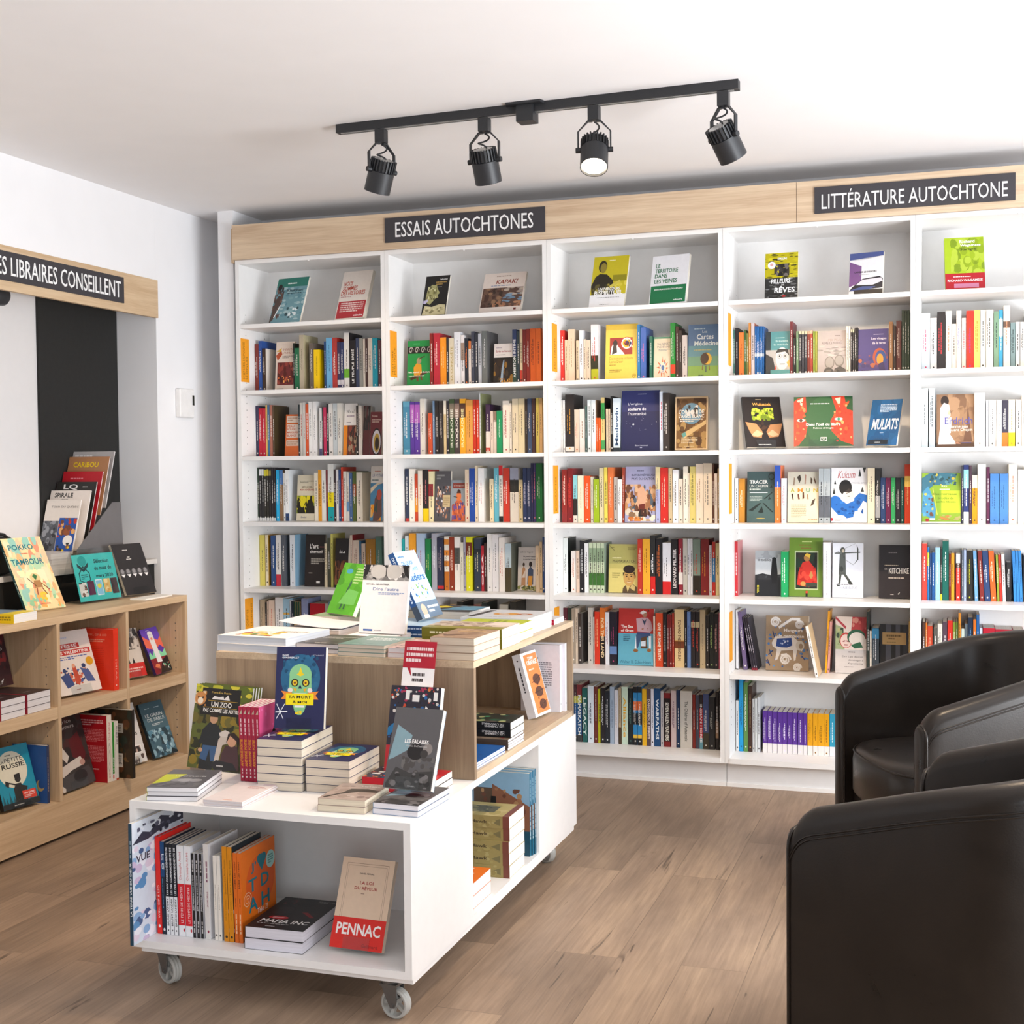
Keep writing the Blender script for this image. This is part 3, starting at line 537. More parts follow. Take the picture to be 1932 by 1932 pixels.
# cover artwork: background, drawing, label, thickness, extras
SAL='b8412c'
ART = {
'kitakinan':('6f9aa4','R 0 .8 1 1 2f7a6c;N .25 0 1 .8 7fa8ae,8fb4ba,5d8c98,a4c0c4 60 .09 .4;N .0 .05 .28 .8 5a4038,3a3030,74584a 40 .05 1.6;E .12 .8 .07 .07 1e1a18;P .0 .0 .12 .1 .2 .45 .14 .62 .04 .4 4a362e;L .12 .12 .26 .4 .03 f0f0ee;T Kitakinan .62 .69 .5 .06 14343c b;X .4 .63 .95 .67 1 2c4a52;X .35 .85 .8 .9 1 e4efec;N .4 .1 .9 .35 204048,2c5058,e0ecee 14 .05 .8','teal grey face-out book with a figure at its left edge, top shelf of leftmost bookcase',.012),
'nous':('e6ddd4','T NOUS .24 .70 .30 .09 %s b;T SOMMES .33 .60 .5 .09 %s b;T DES_HISTOIRES .46 .50 .82 .09 %s b;X .06 .45 .8 .48 1 b88;R .03 .02 .97 .37 b23038;X .12 .14 .9 .35 5 e8d0cc;T mémoire .78 .05 .3 .035 fff b'%(SAL,SAL,SAL),'cream face-out book with red lettering above a red panel on the top shelf',.022),
'dialogues':('1d1b1a','P .02 .02 .98 .02 .95 .26 .7 .28 .4 .22 .1 .26 c8bf96;N .05 .05 .95 .22 b0a880,d8d0a8,8c8460 24 .08 .4;P .1 .35 .3 .28 .5 .42 .62 .45 .58 .52 .66 .56 .56 .66 .5 .76 .3 .78 .14 .68 .1 .5 a8a470;N .14 .38 .52 .74 c0bc88,8c8850,d4d0a0,6c6840 34 .05 1;N .02 .3 .2 .42 a8a0d0,c8c0e0 8 .06 .7;X .45 .76 .9 .86 2 b09050;T Lahontan .76 .89 .3 .035 f0f0f0 b;X .5 .7 .9 .73 1 888','small black face-out book with a carved head in profile on the top shelf',.012),
'kapak':('e0d2c8','T KAPAK! .55 .72 .5 .11 8c3c2c b 0.25;X .3 .9 .75 .94 1 a08878;X .2 .66 .95 .69 1 6a78a0;R .02 .13 .98 .62 5a4238;N .02 .13 .5 .62 4a3028,6c5040,8c6a50,3c2c24 60 .07 1;N .5 .42 .98 .62 a09088,b8a898 20 .08 .5;N .52 .24 .98 .46 6c88a0,7c98b0 20 .08 .3;N .3 .13 .98 .26 9c6c50,b08060 20 .06 .6;R .82 .04 .88 .09 6c2c24','wide pale pink face-out book with a lakeside painting on the top shelf',.014),
'bispirituel':('c4b520','R 0 0 1 .24 e9eaee;N .55 .3 1 .5 d8c840,e0d050 12 .08 .6;R .6 .5 .98 .62 8c8418;P .04 .24 .0 .42 .1 .6 .22 .66 .42 .64 .6 .52 .66 .4 .7 .24 2a2418;E .28 .80 .12 .12 2c2618;E .30 .77 .09 .1 8c7c30;P .34 .34 .8 .52 .84 .48 .4 .28 d0c050;N .05 .25 .55 .45 5c5428,3c341c,988c3c 24 .05 1;T UN_PARCOURS .52 .32 .62 .06 f4f4f0 b;T BISPIRITUEL .52 .235 .8 .08 f8f8f4 b;X .2 .17 .9 .19 1 888;X .3 .04 .8 .06 1 888;X .45 .9 .75 .93 1 f4f0c0','mustard yellow face-out book with a dark haired person on the top shelf',.016),
'veines':('e9e9ee','T LE .17 .75 .12 .085 1f6c44 b;T TERRITOIRE .41 .645 .62 .085 1f6c44 b;T DANS .27 .54 .34 .085 1f6c44 b;T LES_VEINES .41 .43 .62 .085 1f6c44 b;R .02 .02 .98 .38 1c7448;T JEAN-FRANÇOIS_LÉTOURNEAU .5 .28 .78 .045 f0f4f0 b;T mémoire .78 .06 .24 .03 fff b','white face-out book with green lettering above a green panel on the top shelf',.018),
'reves':('2a2a28','R 0 .46 1 1 b8ac00;N 0 .46 1 1 6c6800,d8cc20,2c2c10,c4b810 90 .1 .16;N 0 0 1 .46 5c5c5c,8c8c8c,1c1c1c,3c3c3c 70 .1 .2;N .28 .5 .74 .76 1c1a18,3a3430,2a2622,6c6460 46 .08 1;T DIMALINE .52 .85 .28 .05 f4f4f4 b;E .2 .74 .12 .08 f0eeee;E .2 .75 .05 .03 d8a0a0;T PILLEURS .48 .34 .58 .1 f8f8f8 b .1;T DE .55 .29 .08 .035 f0f0f0;T RÊVES .6 .14 .62 .14 f8f8f8 b .1;E .58 .06 .06 .02 c02020','yellow and black face-out book with rough white capitals on the top shelf',.016),
'ouvrir':('e9e7ea','R 0 .84 1 1 4a568c;P 0 .84 1 .84 1 .9 .7 .88 .3 .82 0 .8 e9e7ea;P 0 .2 0 .8 .36 .68 .36 .3 7c5488;P .1 .2 .4 .38 .9 .42 1 .36 1 .14 0 .1 2a2830;P .2 .24 .4 .36 .95 .38 1 .3 .7 .22 d8d4dc;P .0 .12 .4 .2 .8 .18 .4 .06 4a568c;R .15 0 1 .12 3a3430;T OUVRIR_LE_DEHORS .48 .52 .66 .04 2a2a2c b;X .3 .47 .8 .49 1 888','blue white and purple face-out book with snowy hills on the top shelf',.014),
'starlight':('a4bc20','N .15 .25 1 .98 8ca418,98b01c,7c9418,b0c43c 60 .12 1;T Richard .58 .89 .38 .06 fafaf0 b;T Wagamese .66 .81 .52 .06 fafaf0 b;T Starlight .6 .73 .4 .06 2c3414 b;R 0 0 1 .3 b01c28;X .2 .22 .78 .25 1 f0d8d8;T RICHARD_WAGAMESE .5 .14 .88 .045 f8f0f0 b;R .22 .02 .84 .1 c880a0','lime green face-out book with a red band and pink sticker on the top shelf',.022,dict(spine='94ac1c')),
'tree':('221a18','T Wulustek .5 .82 .5 .06 e8a850 b;X .35 .93 .65 .96 1 c0a880;N .2 .52 .78 .78 8ca020,a8b830,6c8018,c0c840 60 .06 .8;R .44 .44 .5 .55 3c2820;N .32 .32 .66 .46 2c1c14,4a3020 20 .06 .6;P .02 .5 .3 .46 .44 .3 .4 .18 .18 .2 .1 .32 c08858;P .98 .46 .66 .44 .54 .3 .6 .18 .84 .2 .92 .32 b07c50;P .14 .24 .3 .34 .46 .26 .3 .2 d8b088;P .86 .24 .7 .34 .56 .26 .7 .2 d0a880;X .3 .03 .7 .06 1 d8d4d0','black face-out book with two hands holding a green tree',.016,dict(st='black book with hands and tree')),
'hare':('24502c','E .5 .5 .3 .5 2c5c34;P 0 .0 .0 .9 .06 .96 .2 1 .22 .7 .14 .6 .24 .45 .2 .2 .08 .02 cc3a20;P 1 .02 1 .7 .9 .74 .86 1 .64 1 .72 .72 .62 .5 .64 .3 .8 .1 cc3a20;P .05 .92 .16 .98 .14 .8 f0d0b0;P .7 .96 .8 .98 .78 .78 f0d0b0;N .02 .1 .2 .9 e05828,b82c18,e88850 24 .03 1.4;N .68 .08 .98 .9 e05828,b82c18,e8a060 30 .03 1.4;E .12 .52 .07 .03 f0e0d0;E .12 .52 .03 .03 5c3828;E .76 .54 .07 .03 f0e4d8;E .76 .54 .025 .03 1c8c6c;T Dans_l\'oeil_du_lièvre .5 .41 .58 .06 f8f4e8 b;T Poèmes_et_images .5 .34 .34 .04 f0ece0 b;X .28 .84 .72 .87 1 d8e0d8;R .45 .1 .56 .18 e8e4dc;R .46 .11 .55 .17 24502c;L .46 .11 .55 .17 .006 e8e4dc;L .46 .17 .55 .11 .006 e8e4dc','wide green face-out book with two red faces looking inward',.014,dict(st='wide green book with red faces')),
'muliats':('1f5c8c','N 0 0 1 1 1c5484,24649a 20 .2 1;X .3 .72 .85 .9 6 c8dcec;T MULIATS .52 .34 .84 .24 f6f6f4 b .12;X .4 .26 .6 .28 1 c0d0e0;R .05 .02 .7 .12 26303c;X .28 .05 .56 .08 1 e0e0e0','blue face-out book with large white slanted capitals on a stand',.014,dict(st='blue book with white capitals')),
'innu':('dccfc4','P .0 .72 .28 .84 .34 .74 .1 .62 b05030;P .02 .8 .3 .88 .28 .8 d0a840;T INNU_NI .66 .82 .58 .045 a05840;T L\'INNU_C .66 .75 .58 .045 a05840;X .35 .66 .98 .72 2 8c8078;R .1 .12 .98 .58 6c2c2c;N .1 .12 .98 .58 8c3c34,54201c,a04c3c 30 .1 .8;N .15 .16 .95 .3 f0b060,3c1814,d87030 24 .04 .8;X .1 .03 .5 .06 1 888','pale face-out cover with a red campfire picture, second shelf of leftmost bookcase',.015),
'peau':('c8622a','R .08 .8 .9 .96 d8c8bc;X .14 .83 .84 .94 2 b08870;R .08 .44 .98 .76 d8c8bc;T PEAU .38 .685 .5 .055 b84c20 b;T ROUGE, .44 .61 .62 .055 b84c20 b;T MASQUES .5 .535 .76 .055 b84c20 b;T BLANCS .46 .46 .66 .055 b84c20 b;R .08 .24 .98 .38 d0bcac;X .14 .26 .9 .36 2 b08870','small orange-brown face-out book with a cream title panel',.02),
'nisa':('f0ece8','R .0 .0 1 .58 5a3828;N .3 .02 1 .58 3c2c28,8c4030,6c3020,a88c70,2a2420 40 .12 .8;R 0 0 .28 .58 ea8c22;T Ni\'n_sa\'l .5 .82 .6 .06 4a4644;X .2 .74 .9 .78 1 989;X .2 .62 .7 .65 1 989','face-out book with a white upper half and brown picture below',.012),
'meute':('5a2a2c','N 0 .5 1 1 3c3430,5c5450,2c2624 20 .2 1','narrow dark red cover half hidden near the right end, leftmost bookcase',.012),
'pouch':('64242a','T Thomas .34 .88 .5 .045 d8c8c0;X .1 .74 .9 .84 2 b09890;E .55 .3 .42 .32 1c1614;E .55 .3 .36 .28 c8c4cc;E .58 .28 .26 .22 b09038;E .6 .26 .18 .15 2c1c14','dark red face-out book with a round beaded pouch picture',.016),
'monami':('d8cdb4','X .15 .82 .95 .88 2 78705c;T MON_AMI, .55 .71 .6 .05 6c5c40 b;T MON_ADVERSAIRE .55 .655 .8 .04 a84838 b;R 0 .16 1 .55 7c8c28;N 0 .16 1 .55 2a2410,e0d020,1c1a10,b8b428 50 .1 1;P .05 .16 .1 .4 .3 .48 .4 .3 .5 .16 1c1a10;P .5 .16 .6 .44 .8 .5 .96 .3 1 .16 221e10;E .3 .38 .12 .09 e0d020;T Boréal .4 .06 .3 .04 5c6480','beige face-out book with a yellow and black picture',.014),
'mythe':('eae4dc','X .3 .89 .9 .92 1 c05838;T LE_MYTHE .55 .8 .8 .055 586490;X .1 .72 .95 .77 1 788;R 0 0 1 .69 4c88b0;P 0 .6 0 .5 .6 .66 1 .69 .5 .69 e4d4b8;N .05 0 .9 .3 f0a028,e88020,f4c060 30 .1 1;P .25 .0 .35 .4 .6 .52 .9 .4 .95 .1 .6 .0 6c4c44;E .7 .48 .2 .1 b84c38;P .3 .2 .6 .4 .55 .15 3c5048','tall face-out book with a white head above an orange and blue picture',.016),
'artalt':('2a2321','T L\'art .44 .73 .44 .09 f0eae4 b;R .72 .755 .95 .765 c06068;T alternatif .56 .64 .68 .06 f0eae4 b;X .3 .42 .98 .55 3 b0a89c;X .2 .24 .5 .27 1 a8a098;R .6 .06 .78 .1 e8e4dc','black face-out book with white gothic title, fifth shelf of leftmost bookcase',.014),
'fire':('1c1819','P .3 .7 .36 .77 .4 .7 .5 .76 .54 .7 .7 .74 .74 .7 e8e4e0;N 0 .1 1 .55 6c3c20,a06030,2c1810,48281a 50 .1 1.2;P .0 .05 .1 .45 .3 .3 .5 .55 .7 .35 .9 .5 1 .05 7c4c2c;N .1 .02 .9 .36 1c1210,3c2418 30 .07 1.8','dark face-out book with a fiery brown crowd picture',.02),
'paix':('1f8c44','R 0 .72 1 .87 1c1c1c;W .14 .79 .1 1.2 .025 b8b4ac;W .4 .79 .1 1.2 .025 b8b4ac;W .66 .79 .1 1.2 .025 b8b4ac;W .92 .79 .1 1.2 .025 b8b4ac;X .25 .91 .8 .95 1 50b070;P .1 .18 .2 .14 .9 .3 .8 .34 4a2c1c;P .3 .25 .28 .42 .42 .52 .6 .48 .64 .3 .5 .22 d89828;E .5 .56 .1 .07 a08c6c;P .4 .24 .42 .12 .5 .12 .5 .26 6c4028;P .55 .26 .6 .14 .68 .14 .62 .28 6c4028;L .5 .6 .75 .66 .02 4c3020;T Paix,_pouvoir_et_droiture .52 .29 .92 .045 f4f4ee b;X .08 .22 .9 .25 1 e0e8dc','green face-out book with a crouching figure and curled black border',.014),
'ecrits':('e8e0dc','X .12 .88 .6 .92 1 989;T Écrits_en_Huronie .5 .79 .8 .06 a03038 b;X .1 .71 .7 .74 1 888;R 0 0 1 .66 1c1510;N 0 0 1 .64 3c2c1c,2c1c10,8c6420,1c1410 40 .12 1;P .35 .05 .42 .4 .5 .6 .55 .6 .5 .3 .5 .05 8ca0b4;N .3 .02 .9 .14 c88c30,e0a840,7c5420 24 .05 .5','face-out book with white top above a dark golden waterfall picture',.014),
'grid':('504e52','X .1 .82 .6 .94 2 8c8c8c;N .08 .06 .98 .7 e8d0c0,2c2c34,b07c60,7c4c3c,c8c8d0,48485c 90 .05 1;R .52 .28 .98 .52 c0ac84;X .56 .32 .95 .48 4 94805c','grey face-out cover with a grid of small portraits, fourth shelf of second bookcase',.016),
'iroq':('8c949c','R .14 .8 .98 .93 8c3c30;T L\'Iroquois .56 .84 .7 .045 e8d4c8;P .1 .0 .14 .3 .36 .5 .7 .52 1 .36 1 0 c46038;N .1 0 1 .46 6c4c8c,a84828,d87c48,543c74 34 .08 1;E .55 .6 .17 .11 d4743c;P .4 .68 .5 .78 .66 .76 .7 .68 3c2018;L .2 .6 .45 .58 .02 2c2018;N .3 .36 .8 .46 e8e0d0,3c3054 10 .04 .6','grey face-out book with a seated man in an orange cloak',.014),
'sagard':('e2dad4','T Gabriel_Sagard .45 .86 .72 .05 6c6460;T Le_grand_voyage .62 .76 .66 .045 4c4440 b;T du_pays_des_Hurons .62 .70 .66 .04 4c4440 b;N 0 0 1 .12 8c9050,a0a060,b0a070 24 .1 .5;E .32 .6 .06 .045 4a3424;P .2 .12 .24 .5 .32 .56 .42 .5 .44 .12 c09068;P .22 .3 .42 .48 .4 .3 e4d8cc;E .7 .61 .09 .06 2c1c14;P .54 .14 .56 .48 .7 .56 .86 .48 .86 .14 3c4c68;P .58 .12 .6 .34 .82 .34 .8 .12 d89838;N .2 .02 .9 .12 5c6030,44481c 20 .06 .4','white face-out book with two standing figures on grass',.014),
'memoire':('edcf58','R .0 .9 1 1 d8b840;R .13 .46 .84 .76 a0302c;P .15 .46 .18 .6 .3 .72 .4 .6 .55 .5 .6 .46 f0ece8;E .3 .66 .07 .06 2c2424;P .2 .46 .24 .62 .34 .64 .36 .5 3c3434;E .66 .66 .2 .11 c03830;E .66 .66 .17 .1 f4f0e8;E .66 .66 .13 .075 e0b020;E .66 .66 .08 .045 5c1c1c;N .5 .58 .84 .75 2c2c64,f4ecd8,c84030 16 .03 1;T De_mémoire_indienne .5 .37 .74 .05 a88830;T Lame_Deer .34 .31 .42 .05 a08028;X .13 .26 .5 .29 1 a88830;X .13 .14 .52 .2 2 786020;W .9 .07 .06 1.5 .02 c8a838','large yellow face-out book with a bright star over a red square',.016),
'sagesse':('e0cdb0','R 0 0 1 1 4c8c70;R .05 .03 1 .96 e2d0b6;T SAGESSE .6 .81 .76 .05 5c5c64;T INDIENNE .6 .74 .76 .05 5c5c64;X .3 .66 .98 .72 2 788;P .5 .36 .54 .55 .58 .38 .72 .5 .66 .34 .86 .4 .72 .28 .92 .26 .72 .22 .84 .12 .66 .18 .66 .04 .56 .16 .46 .04 .46 .18 .26 .12 .4 .24 .18 .28 .4 .3 .24 .42 .42 .36 d06838;E .56 .27 .19 .13 e8d8c0;N .38 .14 .74 .4 6c88c0,d06030,e8dcd0 20 .03 1;E .56 .27 .09 .06 48689c;E .9 .05 .04 .02 b02c2c','beige face-out book in a green frame with a feathered sun',.02),
'cartes':('5a86a0','R 0 .6 1 1 54749c;R 0 .4 1 .6 6494a0;R 0 .22 1 .4 74a080;R 0 0 1 .22 8cb04c;X .2 .9 .8 .94 1 a8c0d0;T Cartes .56 .72 .56 .1 e0e8ec b .1;T Les .55 .84 .16 .05 d0dce4;T Médecine .6 .6 .8 .09 dce8e8 b .1;X .2 .5 .9 .54 1 b8b070;E .6 .35 .19 .12 5c3c28;E .64 .35 .15 .11 e8b840;E .56 .36 .13 .1 4c3424;L .5 .24 .48 .14 .03 8c5c38;L .6 .22 .6 .1 .035 4c5c60;L .7 .24 .72 .13 .03 8c5c38;X .35 .02 .7 .06 1 34543c','large blue and green face-out box with a round bear emblem',.03),
'origine':('2a2f63','R 0 0 1 .65 232752;X .42 .93 .66 .95 1 98a0c0;T L\'origine .35 .75 .37 .05 f0f0f6;T stellaire_de .4 .67 .47 .05 f0f0f6 b;T l\'humanité .4 .59 .47 .05 f0f0f6;E .31 .44 .022 .015 f4f4fa;N .1 .28 .95 .62 e8e8f8,b8bce0 16 .008 .8;T ÉDITIONS .53 .08 .33 .025 d0d4e4 b;E .52 .055 .03 .008 d0d4e4','large navy face-out book with white dots like stars',.03,dict(spine='23284f')),
'oracle':('8c6234','R 0 0 1 1 dcc098;R .04 .03 .96 .97 7c5830;N .04 .03 .96 .97 9c7440,684824,b08c54,54381c 60 .14 .8;E .5 .68 .32 .2 6c94ac;N .3 .6 .7 .84 e8e4e0,a8b8c0,3c2c20 20 .07 .8;T L\'ORACLE_DE .5 .68 .78 .075 f4f2ec b;T L\'AIGLE_BLANC .5 .60 .78 .07 f4f2ec b;X .15 .52 .85 .59 2 e8e0d0;P .2 .3 .8 .5 .95 .56 .95 .48 .3 .22 d8b880;P .2 .3 .32 .34 .36 .27 .26 .23 64a098;X .2 .12 .7 .24 4 d8c8a8;X .3 .05 .7 .08 1 c8b48c','brown face-out box with a round eagle emblem and pipe picture',.045,dict(spine='c09460')),
'castor':('a4a4c4','X .38 .91 .75 .94 1 505068;T INTERPRÈTES_AU .58 .83 .76 .04 3c3c54 b;T PAYS_DU_CASTOR .58 .76 .76 .04 3c3c54 b;N 0 .02 1 .3 d8ccb8,c0a080,e8dcc8,8c6c50 30 .12 .6;N 0 .2 1 .68 a06c48,6c4430,c89060,3c2c28,d8b088,54606c 90 .08 1.2;P .4 .3 .42 .6 .58 .66 .7 .5 .66 .28 .5 .26 d8a888;P .45 .2 .46 .32 .66 .34 .64 .2 6c2c20;N .42 .1 .9 .24 2c2420,4c2c20 16 .05 1.6;N .1 .02 .6 .1 c87030,e08c40 16 .06 .6','large face-out cover with a crowded painted camp, fourth shelf of middle bookcase',.02),
'boy':('cbbd6c','R 0 0 1 .5 d8c878;R 0 .6 1 1 b4ac64;X .65 .88 .95 .94 2 8c8448;L .0 .98 .2 .86 .012 6c6438;L .04 .92 .18 .93 .01 6c6438;T MAMASKATCH .52 .62 .78 .06 544c34;X .12 .7 .5 .74 1 e0d8a0;X .12 .3 .4 .42 3 8c8048;P .48 .0 .5 .1 .62 .18 .8 .2 .98 .12 .98 0 5c4830;P .6 .16 .66 .02 .74 .14 d0b878;P .8 .18 .74 .1 .9 .04 .92 .14 c8b070;E .7 .32 .19 .18 c89c58;E .9 .34 .04 .045 b88c50;E .7 .485 .2 .085 2c1e18;P .49 .42 .5 .34 .56 .42 2c1e18;P .9 .44 .9 .34 .84 .42 2c1e18;E .62 .34 .03 .012 2c1c14;E .78 .34 .03 .012 2c1c14;L .56 .375 .67 .38 .012 2c1c14;L .73 .38 .84 .375 .012 2c1c14;P .69 .33 .66 .27 .73 .27 a87c40;P .61 .235 .7 .205 .8 .235 .7 .215 f4ecd8;L .6 .24 .81 .24 .008 7c4428','yellow-green face-out book with a smiling boy portrait',.016),
'seated':('62aac0','R 0 .56 1 1 b8302c;T The_Sea .24 .655 .34 .05 f4ece4 b;T of_Grass .25 .585 .36 .05 f4ece4 b;X .14 .42 .34 .54 4 30586c;T Walter_R._Echo-Hawk .5 .03 .9 .055 2c6478;P .5 .82 .54 .6 .9 .58 .97 .64 .92 .78 .82 .84 .66 .84 c4a0a8;E .74 .9 .07 .055 a87c64;P .58 .92 .7 .97 .8 .94 .68 .9 e8e4e0;P .82 .94 .84 .99 .88 .96 3c2c20;P .66 .82 .74 .7 .8 .83 .74 .78 303c54;P .52 .58 .9 .58 .9 .48 .8 .5 .66 .48 .52 .5 384c74;P .5 .52 .47 .3 .52 .28 .58 .5 e4ecf0;P .86 .52 .88 .3 .93 .3 .93 .52 e4ecf0;P .5 .54 .64 .54 .66 .5 .56 .3 .52 .3 3c5478;P .64 .48 .64 .3 .84 .3 .8 .52 5c4028;P .65 .42 .65 .34 .78 .34 .78 .44 d8e0e8;E .5 .26 .07 .03 8c5c30;E .88 .27 .06 .03 8c5c30;N .66 .62 .84 .66 8c5c48,a87058 6 .03 .6','red over turquoise face-out book with a seated person, sixth shelf',.02),
'glasses':('4c8c90','R 0 0 .2 1 1c2c34;T Bréviaire .66 .76 .5 .05 c0dcdc;T du_matricule .62 .68 .6 .05 c0dcdc;X .4 .84 .8 .87 1 a0c8c8;R 0 .13 1 .58 b0aca8;P 0 .13 0 .5 .3 .4 .4 .13 2c2c30;E .68 .38 .27 .26 d8d4d0;P .4 .5 .5 .6 .9 .6 .97 .45 .8 .54 .5 .52 242426;E .57 .44 .09 .05 8c8884;E .57 .44 .075 .04 d8d4d0;E .8 .44 .09 .05 8c8884;E .8 .44 .075 .04 d8d4d0;E .57 .44 .03 .018 1c1c1c;E .8 .44 .03 .018 1c1c1c;L .58 .26 .8 .26 .015 5c4440;P .36 .14 .46 .28 .44 .14 c04838;P .86 .3 1 .36 .98 .16 e0a850;R .2 0 1 .13 4c9090','teal face-out book with a face wearing glasses',.012),
'stones':('b0a4a0','N 0 .4 1 .66 8c8480,989088,c0b4ac 30 .14 .16;T MA_PEAU .62 .76 .5 .055 a08c80;T AIME_LE_NORD .5 .69 .72 .055 6c605c;X .6 .87 .85 .9 1 6c605c;E .42 .26 .17 .15 7c746c;E .42 .27 .14 .12 a09890;E .76 .3 .17 .14 7c746c;E .76 .31 .14 .11 a09890;P .2 .0 .25 .12 .4 .16 .55 .1 .6 0 4c4844;P .56 0 .6 .12 .8 .18 .98 .1 1 0 4c4844;N .2 0 1 .1 6c645c,383430 12 .07 .6','grey-beige face-out book with two rounded heads drawn in line',.012),
'visages':('453a78','T Les_visages .68 .74 .5 .07 d8d0dc b;T de_la_terre .68 .65 .44 .06 d8d0dc b;X .5 .86 .85 .89 1 a8a0c0;N .0 .1 .98 .44 8c4c4c,5c3c6c,b06040,3c3068,2c4474 50 .08 .7;E .7 .36 .22 .2 b04c2c;E .74 .34 .18 .17 2c4c88;E .72 .3 .11 .13 e89430;P .66 .2 .7 .05 .9 .05 .84 .24 382c5c;X .1 .03 .8 .07 1 3c2c54','purple face-out book with an orange and blue head',.012),
'tracer':('3c5254','R 0 0 1 .6 445c5c;T TRACER .42 .76 .66 .07 f0f0ea b;T UN_CHEMIN .42 .69 .66 .05 d8dcd8;X .09 .62 .75 .675 1 b8c4c0;R .1 .58 .74 .595 e8e8e4;X .1 .42 .55 .52 4 a0b0ac;E .88 .9 .12 .07 20302f;E .88 .9 .085 .05 3c5254;P .06 .24 .2 .22 .52 .38 .44 .38 1c2826;P .4 .2 .52 .18 .6 .2 .54 .32 1c2826;P .56 .38 .9 .2 .96 .2 .62 .38 1c2826;P .6 .46 .9 .6 .92 .58 .66 .46 1c2826;P .76 .44 .86 .46 .8 .52 1c2826;P .8 .68 .92 .68 .88 .73 1c2826;E .5 .08 .16 .01 a89850','dark green-grey face-out book with black arrowhead shapes',.014),
'feathers':('dcd0b4','R 0 .62 1 1 c4c0b0;R 0 0 1 .6 e4d6b8;P .18 .74 .2 .9 .24 .88 .22 .74 8c7460;P .3 .9 .4 .95 .44 .86 .38 .78 3c342c;P .54 .76 .56 .96 .6 .94 .58 .76 a07868;P .74 .78 .74 .9 .8 .86 .78 .76 4c3828;P .84 .92 .92 .8 .9 .76 .84 .84 5c4030;T A .16 .6 .14 .08 a0a030 b;T M .41 .6 .17 .08 d88830 b;T U .66 .6 .13 .08 70a070 b;T N .9 .6 .14 .08 c0a830 b;P .12 .56 .16 .46 .2 .44 .18 .58 3c2820;P .32 .56 .34 .46 .4 .46 .36 .57 6c3828;P .48 .6 .48 .46 .54 .48 .53 .6 5c3020;P .62 .56 .64 .46 .68 .46 .66 .56 a08060;P .74 .32 .8 .44 .9 .48 .84 .36 4c3c30;X .12 .1 .6 .36 8 b0a488;T STANKÉ .82 .05 .28 .03 b09060 b','beige face-out book scattered with feathers, fourth shelf of fourth bookcase',.014),
'kukum':('ebe9ea','T Kukum .42 .81 .48 .13 b84848 n .25;T MICHEL_JEAN .78 .7 .4 .035 b0aeb0;P .0 .46 .1 .5 .24 .46 .3 .4 .42 .36 .56 .38 .66 .46 .8 .54 1 .5 1 .36 .9 .4 .8 .28 .66 .2 .62 .1 .44 .08 .36 .13 .2 .14 0 .28 2468b8;N .1 .16 .9 .44 1c549c,3078c8,184a8c 24 .06 .6;E .4 .64 .18 .14 1c1a1a;P .28 .42 .34 .54 .48 .6 .66 .5 .64 .4 .44 .34 e8dcd4;E .5 .5 .14 .1 e6d8cc;P .36 .56 .5 .62 .6 .58 .5 .54 3c3430;L .46 .48 .52 .48 .012 4a3c34;L .42 .53 .46 .535 .012 3c2c28;P .76 .84 .8 .98 .84 .84 2c302e;P .88 1 .92 .9 .98 1 2c302e;P .82 .56 .88 .66 .92 .56 3a3e3c;P .04 .52 .08 .64 .12 .52 2c302e;P .08 .7 .11 .78 .14 .7 2c302e;E .02 .06 .04 .03 b02030;X .1 .03 .3 .06 2 a8a8a8','white face-out book with a blue shape and black-haired figure',.016),
'vengeance':('a8acb0','R 0 .48 1 1 b4b8bc;N 0 .8 1 1 8c9094,9ca0a4 14 .2 .4;P 0 .46 .3 .5 .6 .46 1 .48 1 0 0 0 24262a;R 0 .0 1 .36 1c1e22;N 0 .36 1 .46 3c4044,2c2e32 16 .1 .4;X .1 .83 .52 .86 1 90949a;T DE_VENGEANCE .36 .77 .52 .045 1c1e22 b;E .74 .8 .075 .055 121316;P .62 .5 .66 .84 .74 .86 .82 .84 .88 .5 .84 .28 .66 .28 121316;X .08 .06 .16 .24 6 d0c838','black and white face-out book with a long haired silhouette',.012),
'redrobe':('65842c','X .38 .92 .7 .95 1 b8c880;X .3 .86 .9 .89 1 7c5c2c;X .35 .81 .85 .84 1 7c5c2c;R .17 .12 .87 .78 b0bc90;R .2 .14 .84 .75 20221c;N .2 .14 .84 .75 1c3020,2c2820,181814 24 .12 1;P .24 .2 .28 .42 .4 .58 .58 .62 .8 .46 .84 .24 .6 .16 c02c20;N .3 .2 .8 .5 a82018,d04030 14 .1 .6;E .53 .66 .09 .06 a0703c;P .46 .7 .52 .74 .64 .72 .62 .66 d0a838;P .6 .36 .66 .44 .72 .36 .66 .3 b08048;E .42 .22 .08 .04 c08c48;P .5 .16 .82 .18 .8 .24 .5 .24 3c4034;R .5 .0 .56 .09 1c1c1c;R .5 .06 .56 .1 c03828','olive green face-out book with a person in a red robe',.014),
